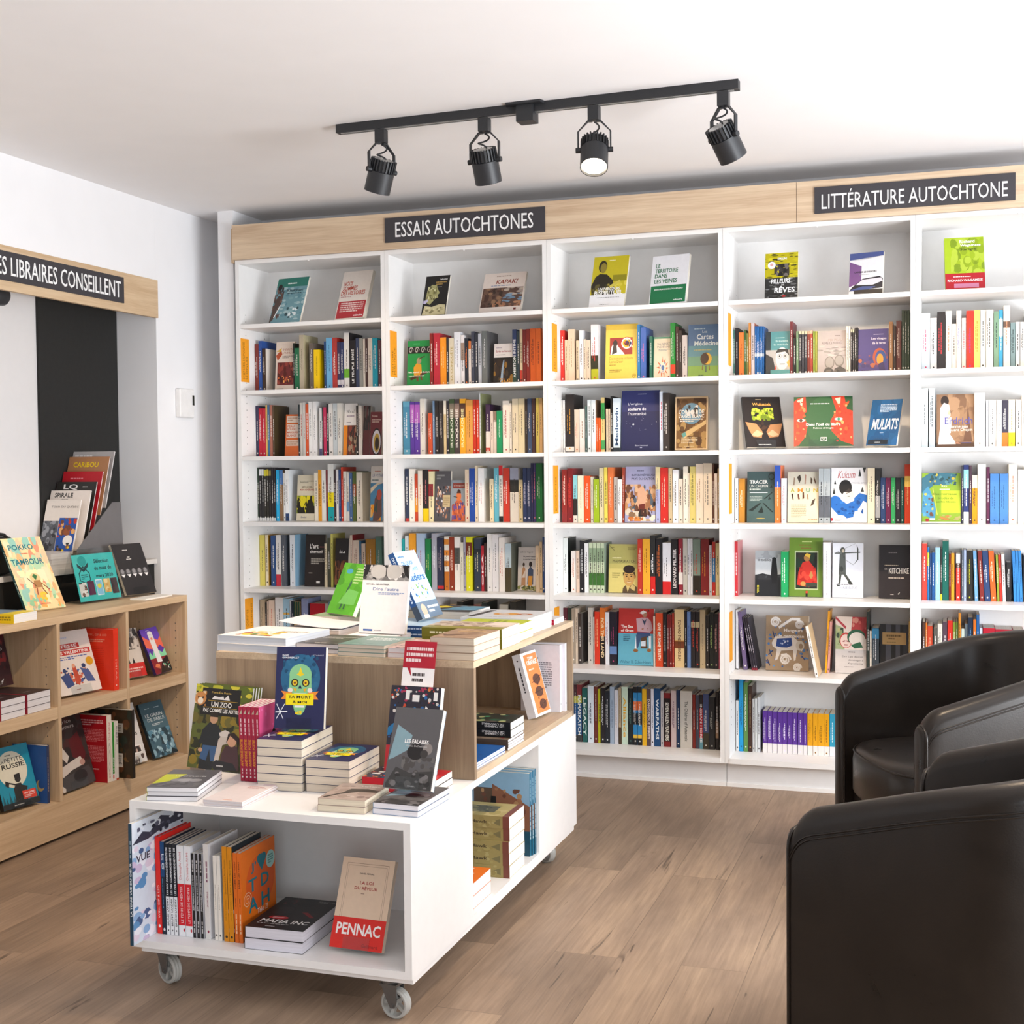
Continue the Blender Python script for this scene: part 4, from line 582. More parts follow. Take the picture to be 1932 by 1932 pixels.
'archer':('e4e6ee','P .2 .42 .44 .42 .42 .84 .24 .84 4c504c;N .24 .46 .42 .8 3c403c,585c58 14 .08 1.4;E .33 .87 .08 .055 50544e;E .34 .86 .045 .035 c8bca8;P .06 .82 .3 .84 .3 .8 .08 .8 6c706c;L .4 .82 .9 .835 .02 40443e;P .78 .98 .84 .9 .84 .7 .68 .6 .8 .7 .8 .9 40443e;L .06 .81 .76 1 .006 50544e;L .4 .7 .68 .6 .006 50544e;P .22 .42 .3 .42 .26 .26 .2 .26 484c46;P .36 .42 .46 .42 .6 .3 .54 .27 484c46;P .14 .24 .24 .28 .26 .22 .16 .2 343832;P .5 .28 .58 .32 .68 .24 .56 .23 343832;X .12 .22 .84 .26 1 989aa0;T OURSE_BLEUE .5 .16 .6 .04 8c94a8;X .42 .05 .55 .07 1 a8a8b0','white face-out book with an archer drawing a bow',.014),
'kitchike':('322a2b','R 0 .5 1 1 241e20;X .3 .84 .75 .87 1 8c8484;X .18 .6 .7 .63 1 c8b8a0;T DE .22 .53 .08 .035 d8ccc0;T KITCHIKE .62 .46 .62 .11 f2ede6 b;X .3 .36 .9 .4 1 d8ccc0;X .36 .06 .56 .08 1 f0ece8;P .58 .08 .66 .12 .62 .07 f0ece8','dark brown face-out book with tall white capitals near right side',.03),
'pemmican':('a08a70','N 0 0 1 1 4c7cb8,5c94d0,3c64a0 46 .035 .8;W .22 .88 .12 2.2 .035 ece8e4;W .78 .84 .1 2.2 .035 ece8e4;L .3 .78 .6 .94 .05 ece8e4;L .6 .94 .8 .94 .05 ece8e4;T Mangeurs .64 .69 .44 .075 f8f4f0 b;T de_pemmican .58 .59 .62 .07 f8f4f0 b;P .14 .5 .22 .62 .64 .62 .82 .5 .9 .44 .84 .36 .74 .42 .7 .2 .66 .18 .64 .38 .36 .36 .28 .2 .22 .18 .26 .38 .16 .44 e6e0d8;P .24 .44 .26 .58 .6 .6 .62 .46 .5 .42 .36 .42 28488c;N .34 .46 .54 .56 d8e0f0,8ca8d8 12 .025 .8;E .8 .46 .1 .09 d8d0c0;E .82 .45 .05 .05 a08a70;W .46 .2 .13 2.2 .035 ece8e4;W .74 .06 .1 2.2 .035 ece8e4;L .5 .3 .36 .28 .04 ece8e4;L .08 .38 .14 .26 .02 2c3c6c;L .06 .28 .17 .36 .02 2c3c6c;L .84 .28 .92 .2 .02 2c3c6c;L .16 .72 .2 .6 .02 2c3c6c;L .0 .18 .1 .1 .02 2c3c6c;L .04 .2 .1 .08 .02 2c3c6c','blue and brown face-out book with white spirals and an animal',.02),
'drylips':('c8c0bc','R 0 .42 1 1 e4d4c8;P 0 .42 0 .86 .26 .8 .3 .42 a0ac80;N 0 .5 .26 .8 8c9c6c,b8b478,3c4c3c 14 .08 1;P .5 .7 .55 1 1 1 1 .62 .8 .64 b03c3c;N .55 .7 1 1 c86058,a02c30,d08878 12 .1 .7;L .0 .98 .34 .8 .05 b04048;E .34 .58 .2 .14 c03c38;E .34 .57 .175 .12 e8ccc0;L .24 .56 .32 .57 .02 8c2c2c;L .36 .57 .44 .56 .02 8c2c2c;L .28 .5 .4 .5 .02 8c2c2c;E .68 .64 .3 .14 2c5c40;E .7 .61 .26 .12 e4d8cc;P .5 .5 .62 .44 .9 .46 .8 .56 2c6040;R 0 0 1 .42 c8c0bc;X .42 .36 .86 .39 1 5c5450;T Dry_Lips_devrait .56 .27 .68 .04 3c3634;T déménager_à .66 .21 .48 .04 3c3634;T Kapuskasing .66 .15 .48 .04 3c3634;X .3 .1 .86 .125 1 8c8480','grey face-out book with painted red and green heads',.014),
'stripes':('2a2828','R .2 0 .4 1 54545c;R .56 0 .72 1 54545c;R .84 0 1 1 3a3a40;R .08 .6 .94 .84 c09c64;X .2 .74 .8 .81 1 6c5430;X .3 .69 .7 .74 1 6c5430;X .24 .63 .76 .66 1 8c7448','dark striped face-out book with a tan title label behind the armchair',.016),
'walking':('8c6a50','N .3 .1 1 1 9c7858,7c5c44,a88464 30 .18 1;R 0 0 1 .08 5c4434;E .22 .87 .11 .1 2c201c;P .1 .74 .2 .84 .34 .8 .38 .6 .28 .5 .3 .3 .5 .1 .52 .05 .04 .05 .1 .4 d8d0cc;N .1 .1 .4 .7 c8c0bc,e4dcd8 14 .08 1.4;P .34 .72 .38 .6 .3 .62 d8b090;P .48 .06 .66 .05 .56 .1 b07c60;P .72 .1 .8 .4 .84 .8 .9 .4 .96 .1 6c4c38;T Erdrich .59 .43 .74 .13 4c4c98 n;T Femme_nue .58 .35 .52 .07 f4ece0;T jouant_Chopin .64 .28 .64 .07 f4ece0;X .66 .06 .96 .09 1 484878','brown face-out book with a woman walking in a pale dress',.022),
'beads':('86a42c','R .5 .2 1 .65 b4c830;P 0 .6 0 .9 .2 1 .5 1 .66 1 .9 .98 .84 .84 .6 .76 .3 .76 .16 .66 3c6c7c;N .2 .76 .9 .99 c8b040,2c5058,5c8c94,384c3c 30 .05 .8;P .0 .2 .02 .62 .16 .74 .24 .6 .36 .3 .34 .1 .2 .1 4c8cac;N .02 .14 .3 .6 5c9cbc,3c7494,d8b840,6c4430 22 .05 1;L .28 .7 .4 .16 .02 c8c050;N .4 .06 1 .16 8c8440,a89c60,b8783c 16 .08 .4;T Rita .58 .72 .14 .04 e8f0c8;X .46 .66 .74 .69 1 e8f0c8;T Des_morceaux .6 .56 .6 .045 5c7018;T brodés_de .62 .48 .4 .045 5c7018;T perles_bleues .62 .4 .5 .045 5c7018;E .14 .06 .05 .03 b02828;R .2 .06 .34 .1 e8e8e0;R 0 0 1 .03 e8e4dc','lime green face-out book with blue beadwork, fourth shelf of rightmost bookcase',.014),
}
FCOL = {}
SHELF={
 (1, 2):"""
209 414 2285 135 7a3028 s 
418 588 2434 135 27509a s 
611 800 2062 135 3a2c26 s c=e4dcd4 u=f0ece4
2249 2329 2260 135 1c2420 s 
2333 2578 2021 135 1f6c48 s 
2582 2811 2631 135 b9ae98 s c=c9bf9a u=8a8270
3099 3327 2224 135 6a6058 s 
3331 3644 1905 135 f5cc00 s u=806a10
3872 3979 2273 135 23487a s 
3983 4297 2444 135 6fb0dc I u=3a6a9a
4301 4553 2432 135 b23a34 I 
4557 4723 2220 135 3b3358 s b=.1:.2:d8d4dc
4727 4894 2213 135 2f3a66 s b=.1:.2:d8d4dc
4906 5176 2637 135 e8e6e4 I c=2c2830 b=.2:.36:6cb030
5187 5502 2268 135 1f1a1c I t=LE_PEUPLE_BRISÉ/f2f0ee
5514 5680 2360 135 3a4462 s 
5684 5866 2353 135 9a9c98 s 
5878 5989 2321 135 d8d0c8 s 
5995 6123 2316 135 4a3230 s 
6129 6352 2344 135 dcd2c8 s 
6357 6618 2334 135 159ab4 I 
6641 6785 2214 135 5a3038 s 
""",
 (1, 3):"""
200 360 2433 135 3a3550 s 
366 555 2312 135 b8182f s 
561 732 2308 135 bc1c34 s 
738 827 2461 135 d8b060 s 
832 950 2459 135 3f6a90 s 
956 1097 2455 135 a86a58 s 
1103 1203 2426 135 5a4634 s c=4a3c24
2470 2562 2445 135 2c3438 s 
2568 2696 2520 135 d0ccc4 s u=b03028
2707 2852 2527 135 cfcbc6 s u=b03028
2863 3013 2461 135 d4572a s 
3019 3221 2560 135 f2f0ee s u=a0a0a0
3232 3433 2565 135 efedec s u=a0a0a0
3571 3714 2263 135 dcdcdc s b=.0:.15:5a587c
3720 3789 2286 135 2a2a2c s 
3794 3943 2284 135 c03058 s 
3955 4057 2435 135 26262a s 
4069 4280 2441 135 e4e0dc s u=202020
4291 4507 2451 135 c4ccd0 s u=404040
4513 4734 2455 135 e0dcd4 s u=404040
5485 5592 2320 135 2c2624 s 
5597 5777 2317 135 e0d8d0 s 
""",
 (1, 4):"""
200 282 2562 141 243626 s b=0:.06:d8d8d8
294 421 2560 141 241f20 s b=.85:.97:dcdcdc b=0:.06:d8d8d8
427 554 2559 141 201c1e s b=.85:.97:dcdcdc b=0:.06:d8d8d8
560 687 2532 141 2a2620 s b=.85:.97:c8c030 b=0:.06:d8d8d8
699 814 2546 141 2a2620 s b=.85:.97:d0b828 b=0:.06:d8d8d8
826 941 2545 141 242022 s b=.85:.95:9a8c50 b=0:.06:d8d8d8
952 1068 2529 141 28242a s b=0:.06:d8d8d8
1079 1182 2528 141 262226 s b=0:.06:d8d8d8
1205 1378 2439 141 28a8dc s u=f0f0f0
1389 1578 2422 141 8a6a4c s b=.72:1:4a78b4
1595 1692 2294 141 e0dcd8 s 
1698 1892 2435 141 f2f2f2 s b=0:.15:2c4470 c=e8ecf0
3235 3432 2290 141 eee4d0 s 
3443 3617 2430 141 e8a020 s 
3622 3841 2428 141 ece8e0 s 
3846 3936 2427 141 7a2a30 s 
3947 4253 2702 141 e8e8e4 I b=0:.25:10a0a8 b=.25:.5:f0dc00
4265 4365 2433 141 3a2c30 s 
4376 4498 2432 141 e8e4e4 s 
4509 4620 2421 141 2c4a80 s 
4637 4742 2545 141 d0402a s 
4753 4903 2343 141 ece4dc s 
4914 5047 2292 141 e8e0d8 s b=.2:.4:6c94c0
5058 5212 2266 141 4a6a9a s 
5223 5405 2339 141 5a6a30 s b=.5:.75:9a5030
5427 5734 2287 141 f2e8d8 I c=e8dcc4 u=404040
""",
 (1, 5):"""
212 497 2444 150 d8c860 I 
526 688 2446 150 e4d4b4 s c=c08c28
821 1075 2422 150 2a4a7c s 
1093 1363 2450 150 e0dcd8 I b=0:.23:c03040
1398 1622 2452 150 5a5e66 s 
1839 2119 2466 150 dfe3e8 I c=8ab4d0 u=202020
3682 3805 2062 150 e0d0b0 s 
3833 3990 2317 150 4a4a3c s 
4001 4113 2520 150 d8d070 s 
5005 5142 2476 150 dcc8b8 I c=b02830
5159 5474 2227 150 e0ccbc I u=703020
5490 5584 2204 150 3a6a90 s 
5595 5793 2079 150 dcc8b8 s 
5815 6314 2283 150 a87828 I 
6330 6641 2412 150 5c8478 I 
""",
 (1, 6):"""
245 512 2491 140 b8a488 s u=50483c
516 603 2366 140 2a2a2c s 
615 696 2420 140 c8b4a4 s 
709 1032 2477 140 e4d0c0 s u=d04828
1069 1494 2615 140 eceef0 I u=303030
1505 1831 2572 140 a4cce4 s b=.7:.74:d8b060
1841 1915 2500 140 c8d0d8 s 
1926 2057 2451 140 2a3440 s 
2068 2159 2428 140 d4bc84 s b=.7:1:2c4c3a
2171 2268 2431 140 d8b080 s b=.7:1:2c4c3a
2279 2387 2433 140 d4b484 s b=.7:1:2c4c3a
2469 2776 2593 140 8a94b8 s 
2919 3696 2379 140 b01c2c I 
3713 3864 2391 140 b4a4a0 s 
3877 4011 2470 140 6c8c9c s 
5235 5566 2580 140 5c7c54 s 
""",
 (2, 2):"""
9222 9381 2435 135 8a2420 s 
9404 9714 2425 135 b82838 I u=f0d8d4
9731 10030 2218 135 f0941c I u=f8d8a0
10041 10148 2209 135 2c3038 s 
10159 10406 2176 135 d8cdb4 s t=LA_CONQUÊTE/b09c60
10417 10730 2435 135 e6e8ee I u=808090
10741 10914 2284 135 e8e4e6 s b=.5:.85:a08878
10919 11092 2136 135 262a34 s u=e87830
11103 11231 2011 135 e0d4cc s b=.82:1:d07030
11242 11397 2429 135 3c4050 s 
11408 11563 2334 135 2c303a s 
11574 11735 2327 135 b8bcc4 s 
11751 12010 2421 135 6c706e I c=6a6a6c u=e0e0e0
13203 13393 2439 135 2e3e68 s b=0:.5:2c4438 t=AMBITION_INTIME/e8e8ea
13404 13534 2355 135 2c3c44 s 
13550 13674 2441 135 dccaa8 s b=0:.25:c04030
13685 13842 2419 135 7c2420 s 
13853 14020 2427 135 8c281e s 
14031 14289 2438 135 dc6420 I u=5a2010
14300 14536 2437 135 e06a24 I u=5a2010
""",
 (2, 3):"""
7861 8200 2453 135 5c9cb4 I b=.1:.9:40809c
8212 8430 2419 135 52308c s b=.6:.95:a858b0
8441 8693 2413 135 5a3494 I b=.6:.95:a858b0
8704 8938 2549 135 dcd4c8 I c=e4dcd4
9098 9313 1898 135 c8502c s u=f0e0d0
9325 9427 2446 135 6c88a8 s 
9438 9625 2442 135 2a2422 s u=d0c8c0
9636 9851 2436 135 2c2624 s u=d0c8c0
9862 9992 2432 135 d0b88c s b=.75:1:e8e0d0
10003 10133 2428 135 2c2a30 s 
10144 10385 2502 135 3c5030 I b=.66:.92:7c7060 t=IROQUOISIE/dcdccc
10397 10638 2495 135 463c3c I b=.66:.92:8c7468 t=IROQUOISIE/e4dcd4
10649 10928 2499 135 e8a420 I b=.66:.92:503428 t=IROQUOISIE/f6e8b0
10945 11279 2438 135 d89848 I u=7c5018
11290 11434 2447 135 c03018 s 
11446 11590 2443 135 c83418 s 
11601 11656 2726 135 d8dce0 s c=9aa070
11899 12109 2224 135 3c2444 s b=0:.45:d8d0c8 b=.05:.12:c04030
12120 12258 1909 135 d8c8bc s 
12269 12411 1905 135 8a7464 s b=0:.75:d4c4b8
12422 12691 1926 135 1c905c s u=e0f0e4
12713 13014 2357 135 efe7db I u=b02830
13024 13133 2249 135 e8e0d4 s 
13161 13449 2434 135 e8dcc0 I u=303030
13460 13747 2441 135 e8dcb8 I u=303030
13758 13872 2410 135 3c3028 s 
13882 14071 2432 135 46587c s 
14082 14244 2427 135 4a3030 s 
14271 14421 2448 135 dcc868 s 
14432 14572 2444 135 d8b078 s 
""",
 (2, 4):"""
7858 8035 2431 150 2c3650 s b=0:.06:c03830
8056 8329 2428 150 efe7db I u=808080
8340 8484 2190 150 c0401c s b=.2:.5:e09020
8495 8719 2346 150 e8dccc s u=c08060
8740 9021 2383 150 241e20 I b=0:.25:ecc800 u=e08080 c=b82820
9032 9255 2307 150 e8dcb0 s b=.5:.75:8c2c30
10813 11011 2375 150 dcc8b0 s u=b03020
11021 11291 2421 150 20489c I u=e0e4f0
11302 11431 2541 150 e0d0b4 s 
11446 11730 2432 150 f0f0f0 I c=f2f0ec u=b02830
11998 12193 1944 150 e8d8b4 s 
12214 12439 2425 150 64b4c8 I u=e8f4f8
12450 12634 2544 150 e8e4dc s b=.82:1:d02028 b=0:.1:1c1c1c
12649 12950 2421 150 d03a28 I u=f4e4dc
12975 13381 2427 150 e8e0d4 I b=.55:.78:2c2c28 b=.78:1:a0a4b8
13391 13573 1887 150 e0cda0 s 
13589 13770 2413 150 30406c s u=e0e0f0
13780 13952 2411 150 364268 s u=e0e0f0
13962 14068 2635 150 2c3058 s u=e08080
14078 14188 2633 150 3c3468 s u=e08080
14203 14494 2622 150 1c7034 I u=f0f4e8
""",
 (2, 5):"""
7853 7976 2346 109 1ca0a0 s 
7992 8169 2470 109 d4dcdc s 
8190 8530 2595 109 e89c24 I u=c03828
8557 8970 2598 109 a8bcd4 I u=b03040
8997 9266 2356 109 187c44 I u=d0d880
9308 9561 2602 109 a8a8b4 I u=e0e0e8
9582 9886 2409 109 2c3048 I u=b0a0a0 b=.03:.09:c02828
9923 10158 2460 109 e4dcd0 I b=0:.35:c07028 b=.45:.55:d08030 b=.65:.75:d08030 b=.85:.95:d08030
10173 10408 2438 109 8c341c I u=f0e0d0
10424 10684 2449 109 ece4dc I b=.5:.8:50504c u=303030
10694 10850 2198 109 d4d0c0 s 
10860 10964 2452 109 9c98a8 s 
10979 11279 2454 109 d4d020 I b=.65:.9:6c2c18 u=f0f0c0
11367 11701 2399 109 2e3848 I u=c8c0a0 b=.7:.8:1c242c
11711 11840 2062 109 a82430 s t=OKA/f0f0f0
11850 11968 2184 109 3c2420 s 
11993 12229 2596 109 e4e0dc I u=808080
12239 12535 2574 109 e0dcdc I u=808080
12555 12834 2432 109 e8e0d8 I u=c03020
12850 13143 2170 109 b4c4cc I b=0:.5:4a4028 c=6a7064
14284 14444 2087 109 e4ccac s 
14454 14594 2255 109 dcbc94 s 
14604 14693 2470 109 2c4880 s 
""",
 (2, 6):"""
8898 9216 2565 140 7ca0c0 s 
9247 9512 2918 140 e8e8ec s 
10059 10374 2494 140 c8a060 s 
10401 10689 2624 140 2c2c28 s 
11208 11570 2522 140 8c3c34 s 
11597 11855 2627 140 2c3430 s 
12444 12853 2552 140 d8d0c0 I 
12956 13261 2684 140 3c3a34 s 
""",
 (3, 2):"""
15440 15628 2296 135 d02c24 s 
15639 15774 1874 135 dcc4a8 s u=806040
15785 16088 2331 135 dcc8b0 I u=907050
16158 16292 1828 135 dcc8ac s 
16303 16486 2270 135 e0e4ec s 
16496 16604 1866 135 e0d0bc s 
16615 16813 1834 135 d8c8b4 s 
16834 17160 2491 135 ece8ec I b=0:.22:b4b820 b=.22:.46:2c2c18 u=c03030
18907 19043 2405 135 2878b4 s 
19058 19293 2280 135 4468b4 I u=d06890
19444 19574 1875 135 2a6c58 s 
20364 20580 2416 135 1c8c34 I b=.1:.26:d84020
20595 20723 2257 135 4a2c28 s 
20734 20862 2074 135 3c302c s 
20877 21091 1865 135 dcd0cc s 
""",
 (3, 3):"""
15440 15519 2315 135 dcd8d4 s 
15530 15622 2312 135 e0dcd8 s 
15639 16034 2565 135 261e1c I u=e0a030 b=.02:.1:e0dcd4
16050 16272 1892 135 d8c4b0 s u=c05030
16282 16525 1913 135 e4d8d0 s u=8c6c4c
16541 16632 2038 135 4c6460 s 
16648 16809 2303 135 dce4e4 s u=505050
16820 17023 2298 135 dce4e4 s u=505050 c=b09070
17034 17119 1500 135 d8581c s u=f8e0d0
17130 17253 1497 135 d8581c s u=f8e0d0
17264 17429 2390 135 e0c480 s b=.6:.9:2c8c44 b=.05:.22:50a058 c=241c1c
17487 17583 1886 135 dcc8a8 s 
17594 17684 1884 135 d4bca0 s 
17695 17801 2431 135 1e1c1c s 
17811 18118 2338 135 d8e4ec I t=Medewin/3c5c84 b=.0:.08:303840
19876 20011 2577 135 d8e0ec s u=c04050
20026 20300 2510 135 3c3430 I 
""",
 (3, 4):"""
15560 15800 2335 98 8c2c2c I u=f0d8d0
15810 16059 2380 98 7c2024 I u=e04038
16074 16264 2087 98 8cd0dc s b=0:.15:e8dcd0 b=.15:.5:2c2420 u=2c2c30
16279 16556 2061 98 f2e6ce I u=c0a080
16571 16852 2045 98 e05420 I u=f8e0d0
16867 16983 2011 98 d0c8b4 s 
16997 17248 1902 98 9cb820 s u=f0f4d0
17263 17460 2381 98 dcd0a8 s 
17475 17633 2412 98 ecd85c s 
17648 17897 2410 98 e07840 I u=f4e0c8
17911 18059 1980 98 b8b0a8 s 
18074 18274 1886 98 eceae8 s 
18288 18369 2395 98 a04028 s 
19758 19955 2404 98 d8c898 I b=0:.6:a8acd0 u=404060
19969 20305 2369 98 c82c24 I u=f0d8c0
20319 20487 2353 98 c8b490 s 
20505 20747 2282 98 eae8ea I u=606060
20765 20941 1892 98 e0d4c4 s u=404040
20960 21163 2415 98 ece4d4 I 
21172 21232 2140 98 dcd0bc s 
21246 21495 2412 98 d8c878 I u=606030
21509 21816 2523 98 ecdcc8 I u=a07040
21830 22195 2543 98 ecdfca I u=404040
22209 22287 2495 98 5a3828 s 
22300 22419 2108 98 dcd0c8 s 
22428 22510 2311 98 a08050 s 
""",
 (3, 5):"""
15440 15664 2417 150 e4e8e4 I c=1c2420 u=404040
15803 16020 1839 150 e8dcd4 s u=d08060
16035 16192 1842 150 dcc0ac s u=806050
16202 16409 2309 150 1e1c20 s u=d8d8d8
16423 16610 2187 150 eceaea s 
16625 16791 2203 150 c4d0b0 s b=.15:.4:3c6c2c b=.62:.9:8ca080
16806 16967 2205 150 c4d0b0 s b=.15:.4:3c6c2c b=.62:.9:8ca080
16982 17147 2206 150 c4d0b0 s b=.15:.4:3c6c2c b=.62:.9:8ca080
17162 17323 2208 150 c4d0b0 s b=.15:.4:3c6c2c b=.62:.9:8ca080 c=90a090
18827 19042 2396 150 b83424 I u=f0d0c0
19057 19376 2398 150 e8a830 I u=8c5010
19390 19613 2554 150 2c2c2c I b=0:.3:cc2420 u=f0f0f0
19627 19921 2431 150 1f1d22 I u=d87030
19935 20298 2247 150 e4e4ea I b=0:.25:d02424 u=303030
20317 20603 2399 150 201c20 I t=LEONARD_PELTIER/e8e0e0
20632 20824 2424 150 8c2434 s b=.18:.4:e4dcd8
20833 21025 2426 150 c0bcb4 s u=404040
21034 21132 2427 150 d4d4dc s 
21141 21253 2428 150 d8d8dc s 
21267 21588 2397 150 7c8c80 I b=0:.35:2c2418 u=c03828
21602 21953 2409 150 7c1c1c I u=e0a030
21967 22078 2158 150 ccc4c8 s 
22092 22230 2298 150 b82c20 s b=.25:.7:2c6ca0
22244 22423 2239 150 d8c490 s u=404020
""",
 (3, 6):"""
15440 15631 2467 145 581c28 I u=e0d0d0
15641 15809 2472 145 263028 s 
15819 15982 2452 145 a09484 s 
15992 16108 2456 145 d4c4b0 s 
16123 16280 2240 145 3c3430 s c=6a6460
16573 16799 2496 145 c8c4bc I 
16814 16864 2086 145 e0d8d0 s 
16874 17100 2333 145 d83820 I u=f0b080
17115 17345 2509 145 d87028 I b=0:.5:1c1818 t=FOR_THIS_LAND/f4d8a8
17360 17539 2321 145 e4e4e8 s u=a03040
17554 17882 2352 145 201c28 I u=c04878 b=.2:.35:6080b0
19516 19598 2207 145 d8c4b4 s 
19613 19939 2332 145 d04820 I t=GIVE_ME_SOME_TRUTH/f4ecd8
19953 20108 2387 145 201c1e s u=d0d0d0
20123 20215 2295 145 6c1c1c s 
20229 20336 2298 145 7c2020 s 
20350 20432 2348 145 b03c2c s 
20456 20880 2522 145 e8cc98 I b=.33:.45:7c4020 b=.45:.47:e0a050 t=TOWARD_THE_SETTING_SUN/5c3820
20894 20990 2458 145 241e20 s 
21005 21163 2437 145 6c8cc4 s u=4060a0
21177 21354 2442 145 282224 s b=.72:.82:c8b890 u=d04030
21364 21545 2447 145 282224 s b=.72:.82:c8b890 u=d04030
21559 21797 2524 145 ccb894 I u=a09070
21811 21959 2292 145 2a2420 s 
21973 22167 2439 145 1e201c s u=a8c070
22181 22352 2373 145 1f1c1c s u=e0a8a0
22366 22441 2424 145 c06070 s 
""",
 (3, 7):"""
15883 16015 2552 150 4c2c30 s b=0:.12:3c3c3c b=.12:.68:1c5080 b=.68:.8:c0b850
16025 16248 2560 150 7c2c30 I b=0:.12:3c3c3c b=.12:.68:1c5080 b=.68:.8:c0b850 t=MAMASKATCH/f0f0e8
16264 16501 2423 150 1f5c58 I t=LEGACY/d8e4dc
16522 16794 2533 150 dce4ec I u=404858
16809 16975 2495 150 6c3028 s 
16985 17096 2403 150 b4b01c s 
17106 17301 2459 150 241f24 s u=e0e0e0
17311 17516 2347 150 20242c s u=e0e0e0
17531 17726 2527 150 9cacc0 s u=606c80
17741 17910 2389 150 d0d0d8 s u=c0b0a8
17925 18045 2494 150 b09c80 s b=0:.3:4c3c28
18064 18342 2552 150 c4d8c4 I t=Alliance/e0a830
18357 18570 2491 150 1c2426 I u=507068
18584 18767 2573 150 2c80b8 s b=.9:1:1c1c1c b=.6:.75:d86830 b=0:.12:1c1c1c b=.35:.55:181818 b=.12:.18:e0b840
18782 18974 2581 150 2c80b8 s b=.9:1:1c1c1c b=.6:.75:d86830 b=0:.12:1c1c1c b=.35:.55:181818 b=.12:.18:e0b840
18989 19185 2494 150 e4b020 s u=8c6810
19200 19361 2502 150 5c484c s t=DANGEROUS_SPIRITS/e8dcd8
19376 19508 2510 150 dcdce8 s 
19523 19796 2543 150 184878 I t=WARPATHS/f0f4f8
19811 19942 2433 150 b8b4b8 s 
19957 20234 2370 150 7c1c20 I b=.1:.9:1c1416 t=SEVEN_FALLEN_FEATHERS/f0ece0
20268 20500 2479 150 d4c0c0 I u=806070
20515 20660 2512 150 1c3458 s 
20679 21198 2480 150 d8d4cc I t=The_Children_of_Aataentsic/606058
21213 21342 2352 150 84281c s 
21357 21495 2335 150 484858 s 
21510 21658 2366 150 b82430 s b=.75:1:241c20 b=0:.2:6aa0b0 t=INDIAN_HORSE/f4f0f0
21672 21915 2399 150 44507c I b=0:.3:403828
21930 22181 2269 150 2a2828 I u=d0d0c8
22210 22343 2516 150 241c18 s b=.2:.5:8c7058
22357 22456 2451 150 2c2420 s 
""",
 (4, 2):"""
23060 23129 2000 135 3c6860 s 
23140 23289 2074 135 1c1c20 s u=d8d8d8
23300 23513 1880 135 d87838 s u=a04818
23523 23608 1980 135 3c5c30 s 
23619 23698 1843 135 7c7c40 s 
23709 23804 2273 135 c48844 s 
23815 23958 2257 135 c4bcc0 s c=b05830
23968 24032 2120 135 1c60a4 s b=.4:.46:c8d8e8
24037 24095 2117 135 1c60a4 s b=.4:.46:c8d8e8
24100 24158 2114 135 1c60a4 s b=.4:.46:c8d8e8
24163 24221 2112 135 1c60a4 s b=.4:.46:c8d8e8
24227 24285 2109 135 1c60a4 s b=.4:.46:c8d8e8
24290 24348 2106 135 1c60a4 s b=.4:.46:c8d8e8
25430 25544 2250 135 6c2028 s c=782830
25555 25674 1552 135 1c201c s 
25684 25778 1836 135 6c8864 s 
25788 25897 1831 135 2c2c34 s b=.93:1:c8c0a0
25907 26015 1826 135 34343c s b=.93:1:c8c0a0
26026 26129 1821 135 2c2c34 s b=.93:1:c8c0a0
26139 26247 1816 135 7c2c20 s b=.93:1:c8a080
26258 26361 1838 135 a84030 s b=.93:1:d8b090
26371 26453 1807 135 8c9c38 s 
26463 26540 1803 135 a8a840 s 
27712 27788 1958 135 ece0cc s 
27798 27879 1954 135 e4d8c8 s 
27889 27955 1821 135 2c2628 s b=.93:1:c8c0a0
27965 28031 1818 135 2c2628 s b=.93:1:c8c0a0
28041 28106 1877 135 241f20 s 
28116 28177 1889 135 241f20 s 
29406 29555 2063 135 9c7048 s 
29575 29679 1903 135 3c2c24 s 
29693 29891 2100 135 5a2820 I u=d0c0b0
29906 30014 2512 135 2a3828 s 
30024 30108 2507 135 2c3a2a s 
30118 30211 2502 135 2a3c2c s 
""",
 (4, 4):"""
23084 23230 1894 147 ececf0 s 
23257 23502 1883 147 b88030 I u=f0e0c0
24766 25011 2423 147 f07838 I b=.62:1:3458b8 u=f0d8b8
25038 25251 1881 147 e8e8f0 s u=c06070
26582 26778 2272 147 a8b0b4 I b=.1:.5:5c6068 u=303438
26791 27044 2270 147 a8b0b4 I b=.1:.5:5c6068 u=303438
28545 28843 2276 147 e8dcc0 I 
28860 29056 2273 147 2c2c2c I b=.1:.5:a8a8a8
29069 29268 1876 147 2c4474 s u=c8d0e0
29277 29476 1874 147 701c4c s u=e0c0d0
29488 29657 1873 147 3cb86c s u=d8f0e0
29666 29855 1872 147 24242a s u=d0d0d0
29868 29990 1870 147 1c5048 s u=c8d8d0
30015 30275 2415 147 d44420 I b=.62:.8:f0c860 u=f4d890
""",
 (4, 5):"""
23060 23195 2329 150 b82830 s c=c8787c u=e8d0d0
25012 25311 1917 150 1c9c5c I u=d8f0e0
26749 27054 2316 150 eeecf0 I u=b0a8b0 c=dcd8dc
""",
 (4, 6):"""
23098 23202 2556 150 e0e0e4 s b=.0:.02:28282c
23426 23594 2494 150 6c5c84 s L-6
23776 23855 2282 150 2c2834 s u=e0dce8 b=.0:.04:8c2030 L-10
23864 23938 2270 150 2c2834 s u=e0dce8 b=.0:.04:8c2030 L-10
23948 24022 2258 150 2c2834 s u=e0dce8 b=.0:.04:8c2030 c=302c3c L-10
26559 26682 2132 15 ece8e4 s c=d0b48c L-11
26811 26887 2602 150 e8a020 s L3
26901 26995 2167 150 d09488 s c=c88c84 L3
28515 28621 2623 150 2c3430 s 
28634 28709 1828 150 dcd4c8 s 
28722 29007 1970 150 3c444c I b=.77:.98:3a80a8 u=d0d4d8
30177 30280 2282 150 d4ac68 s 
""",
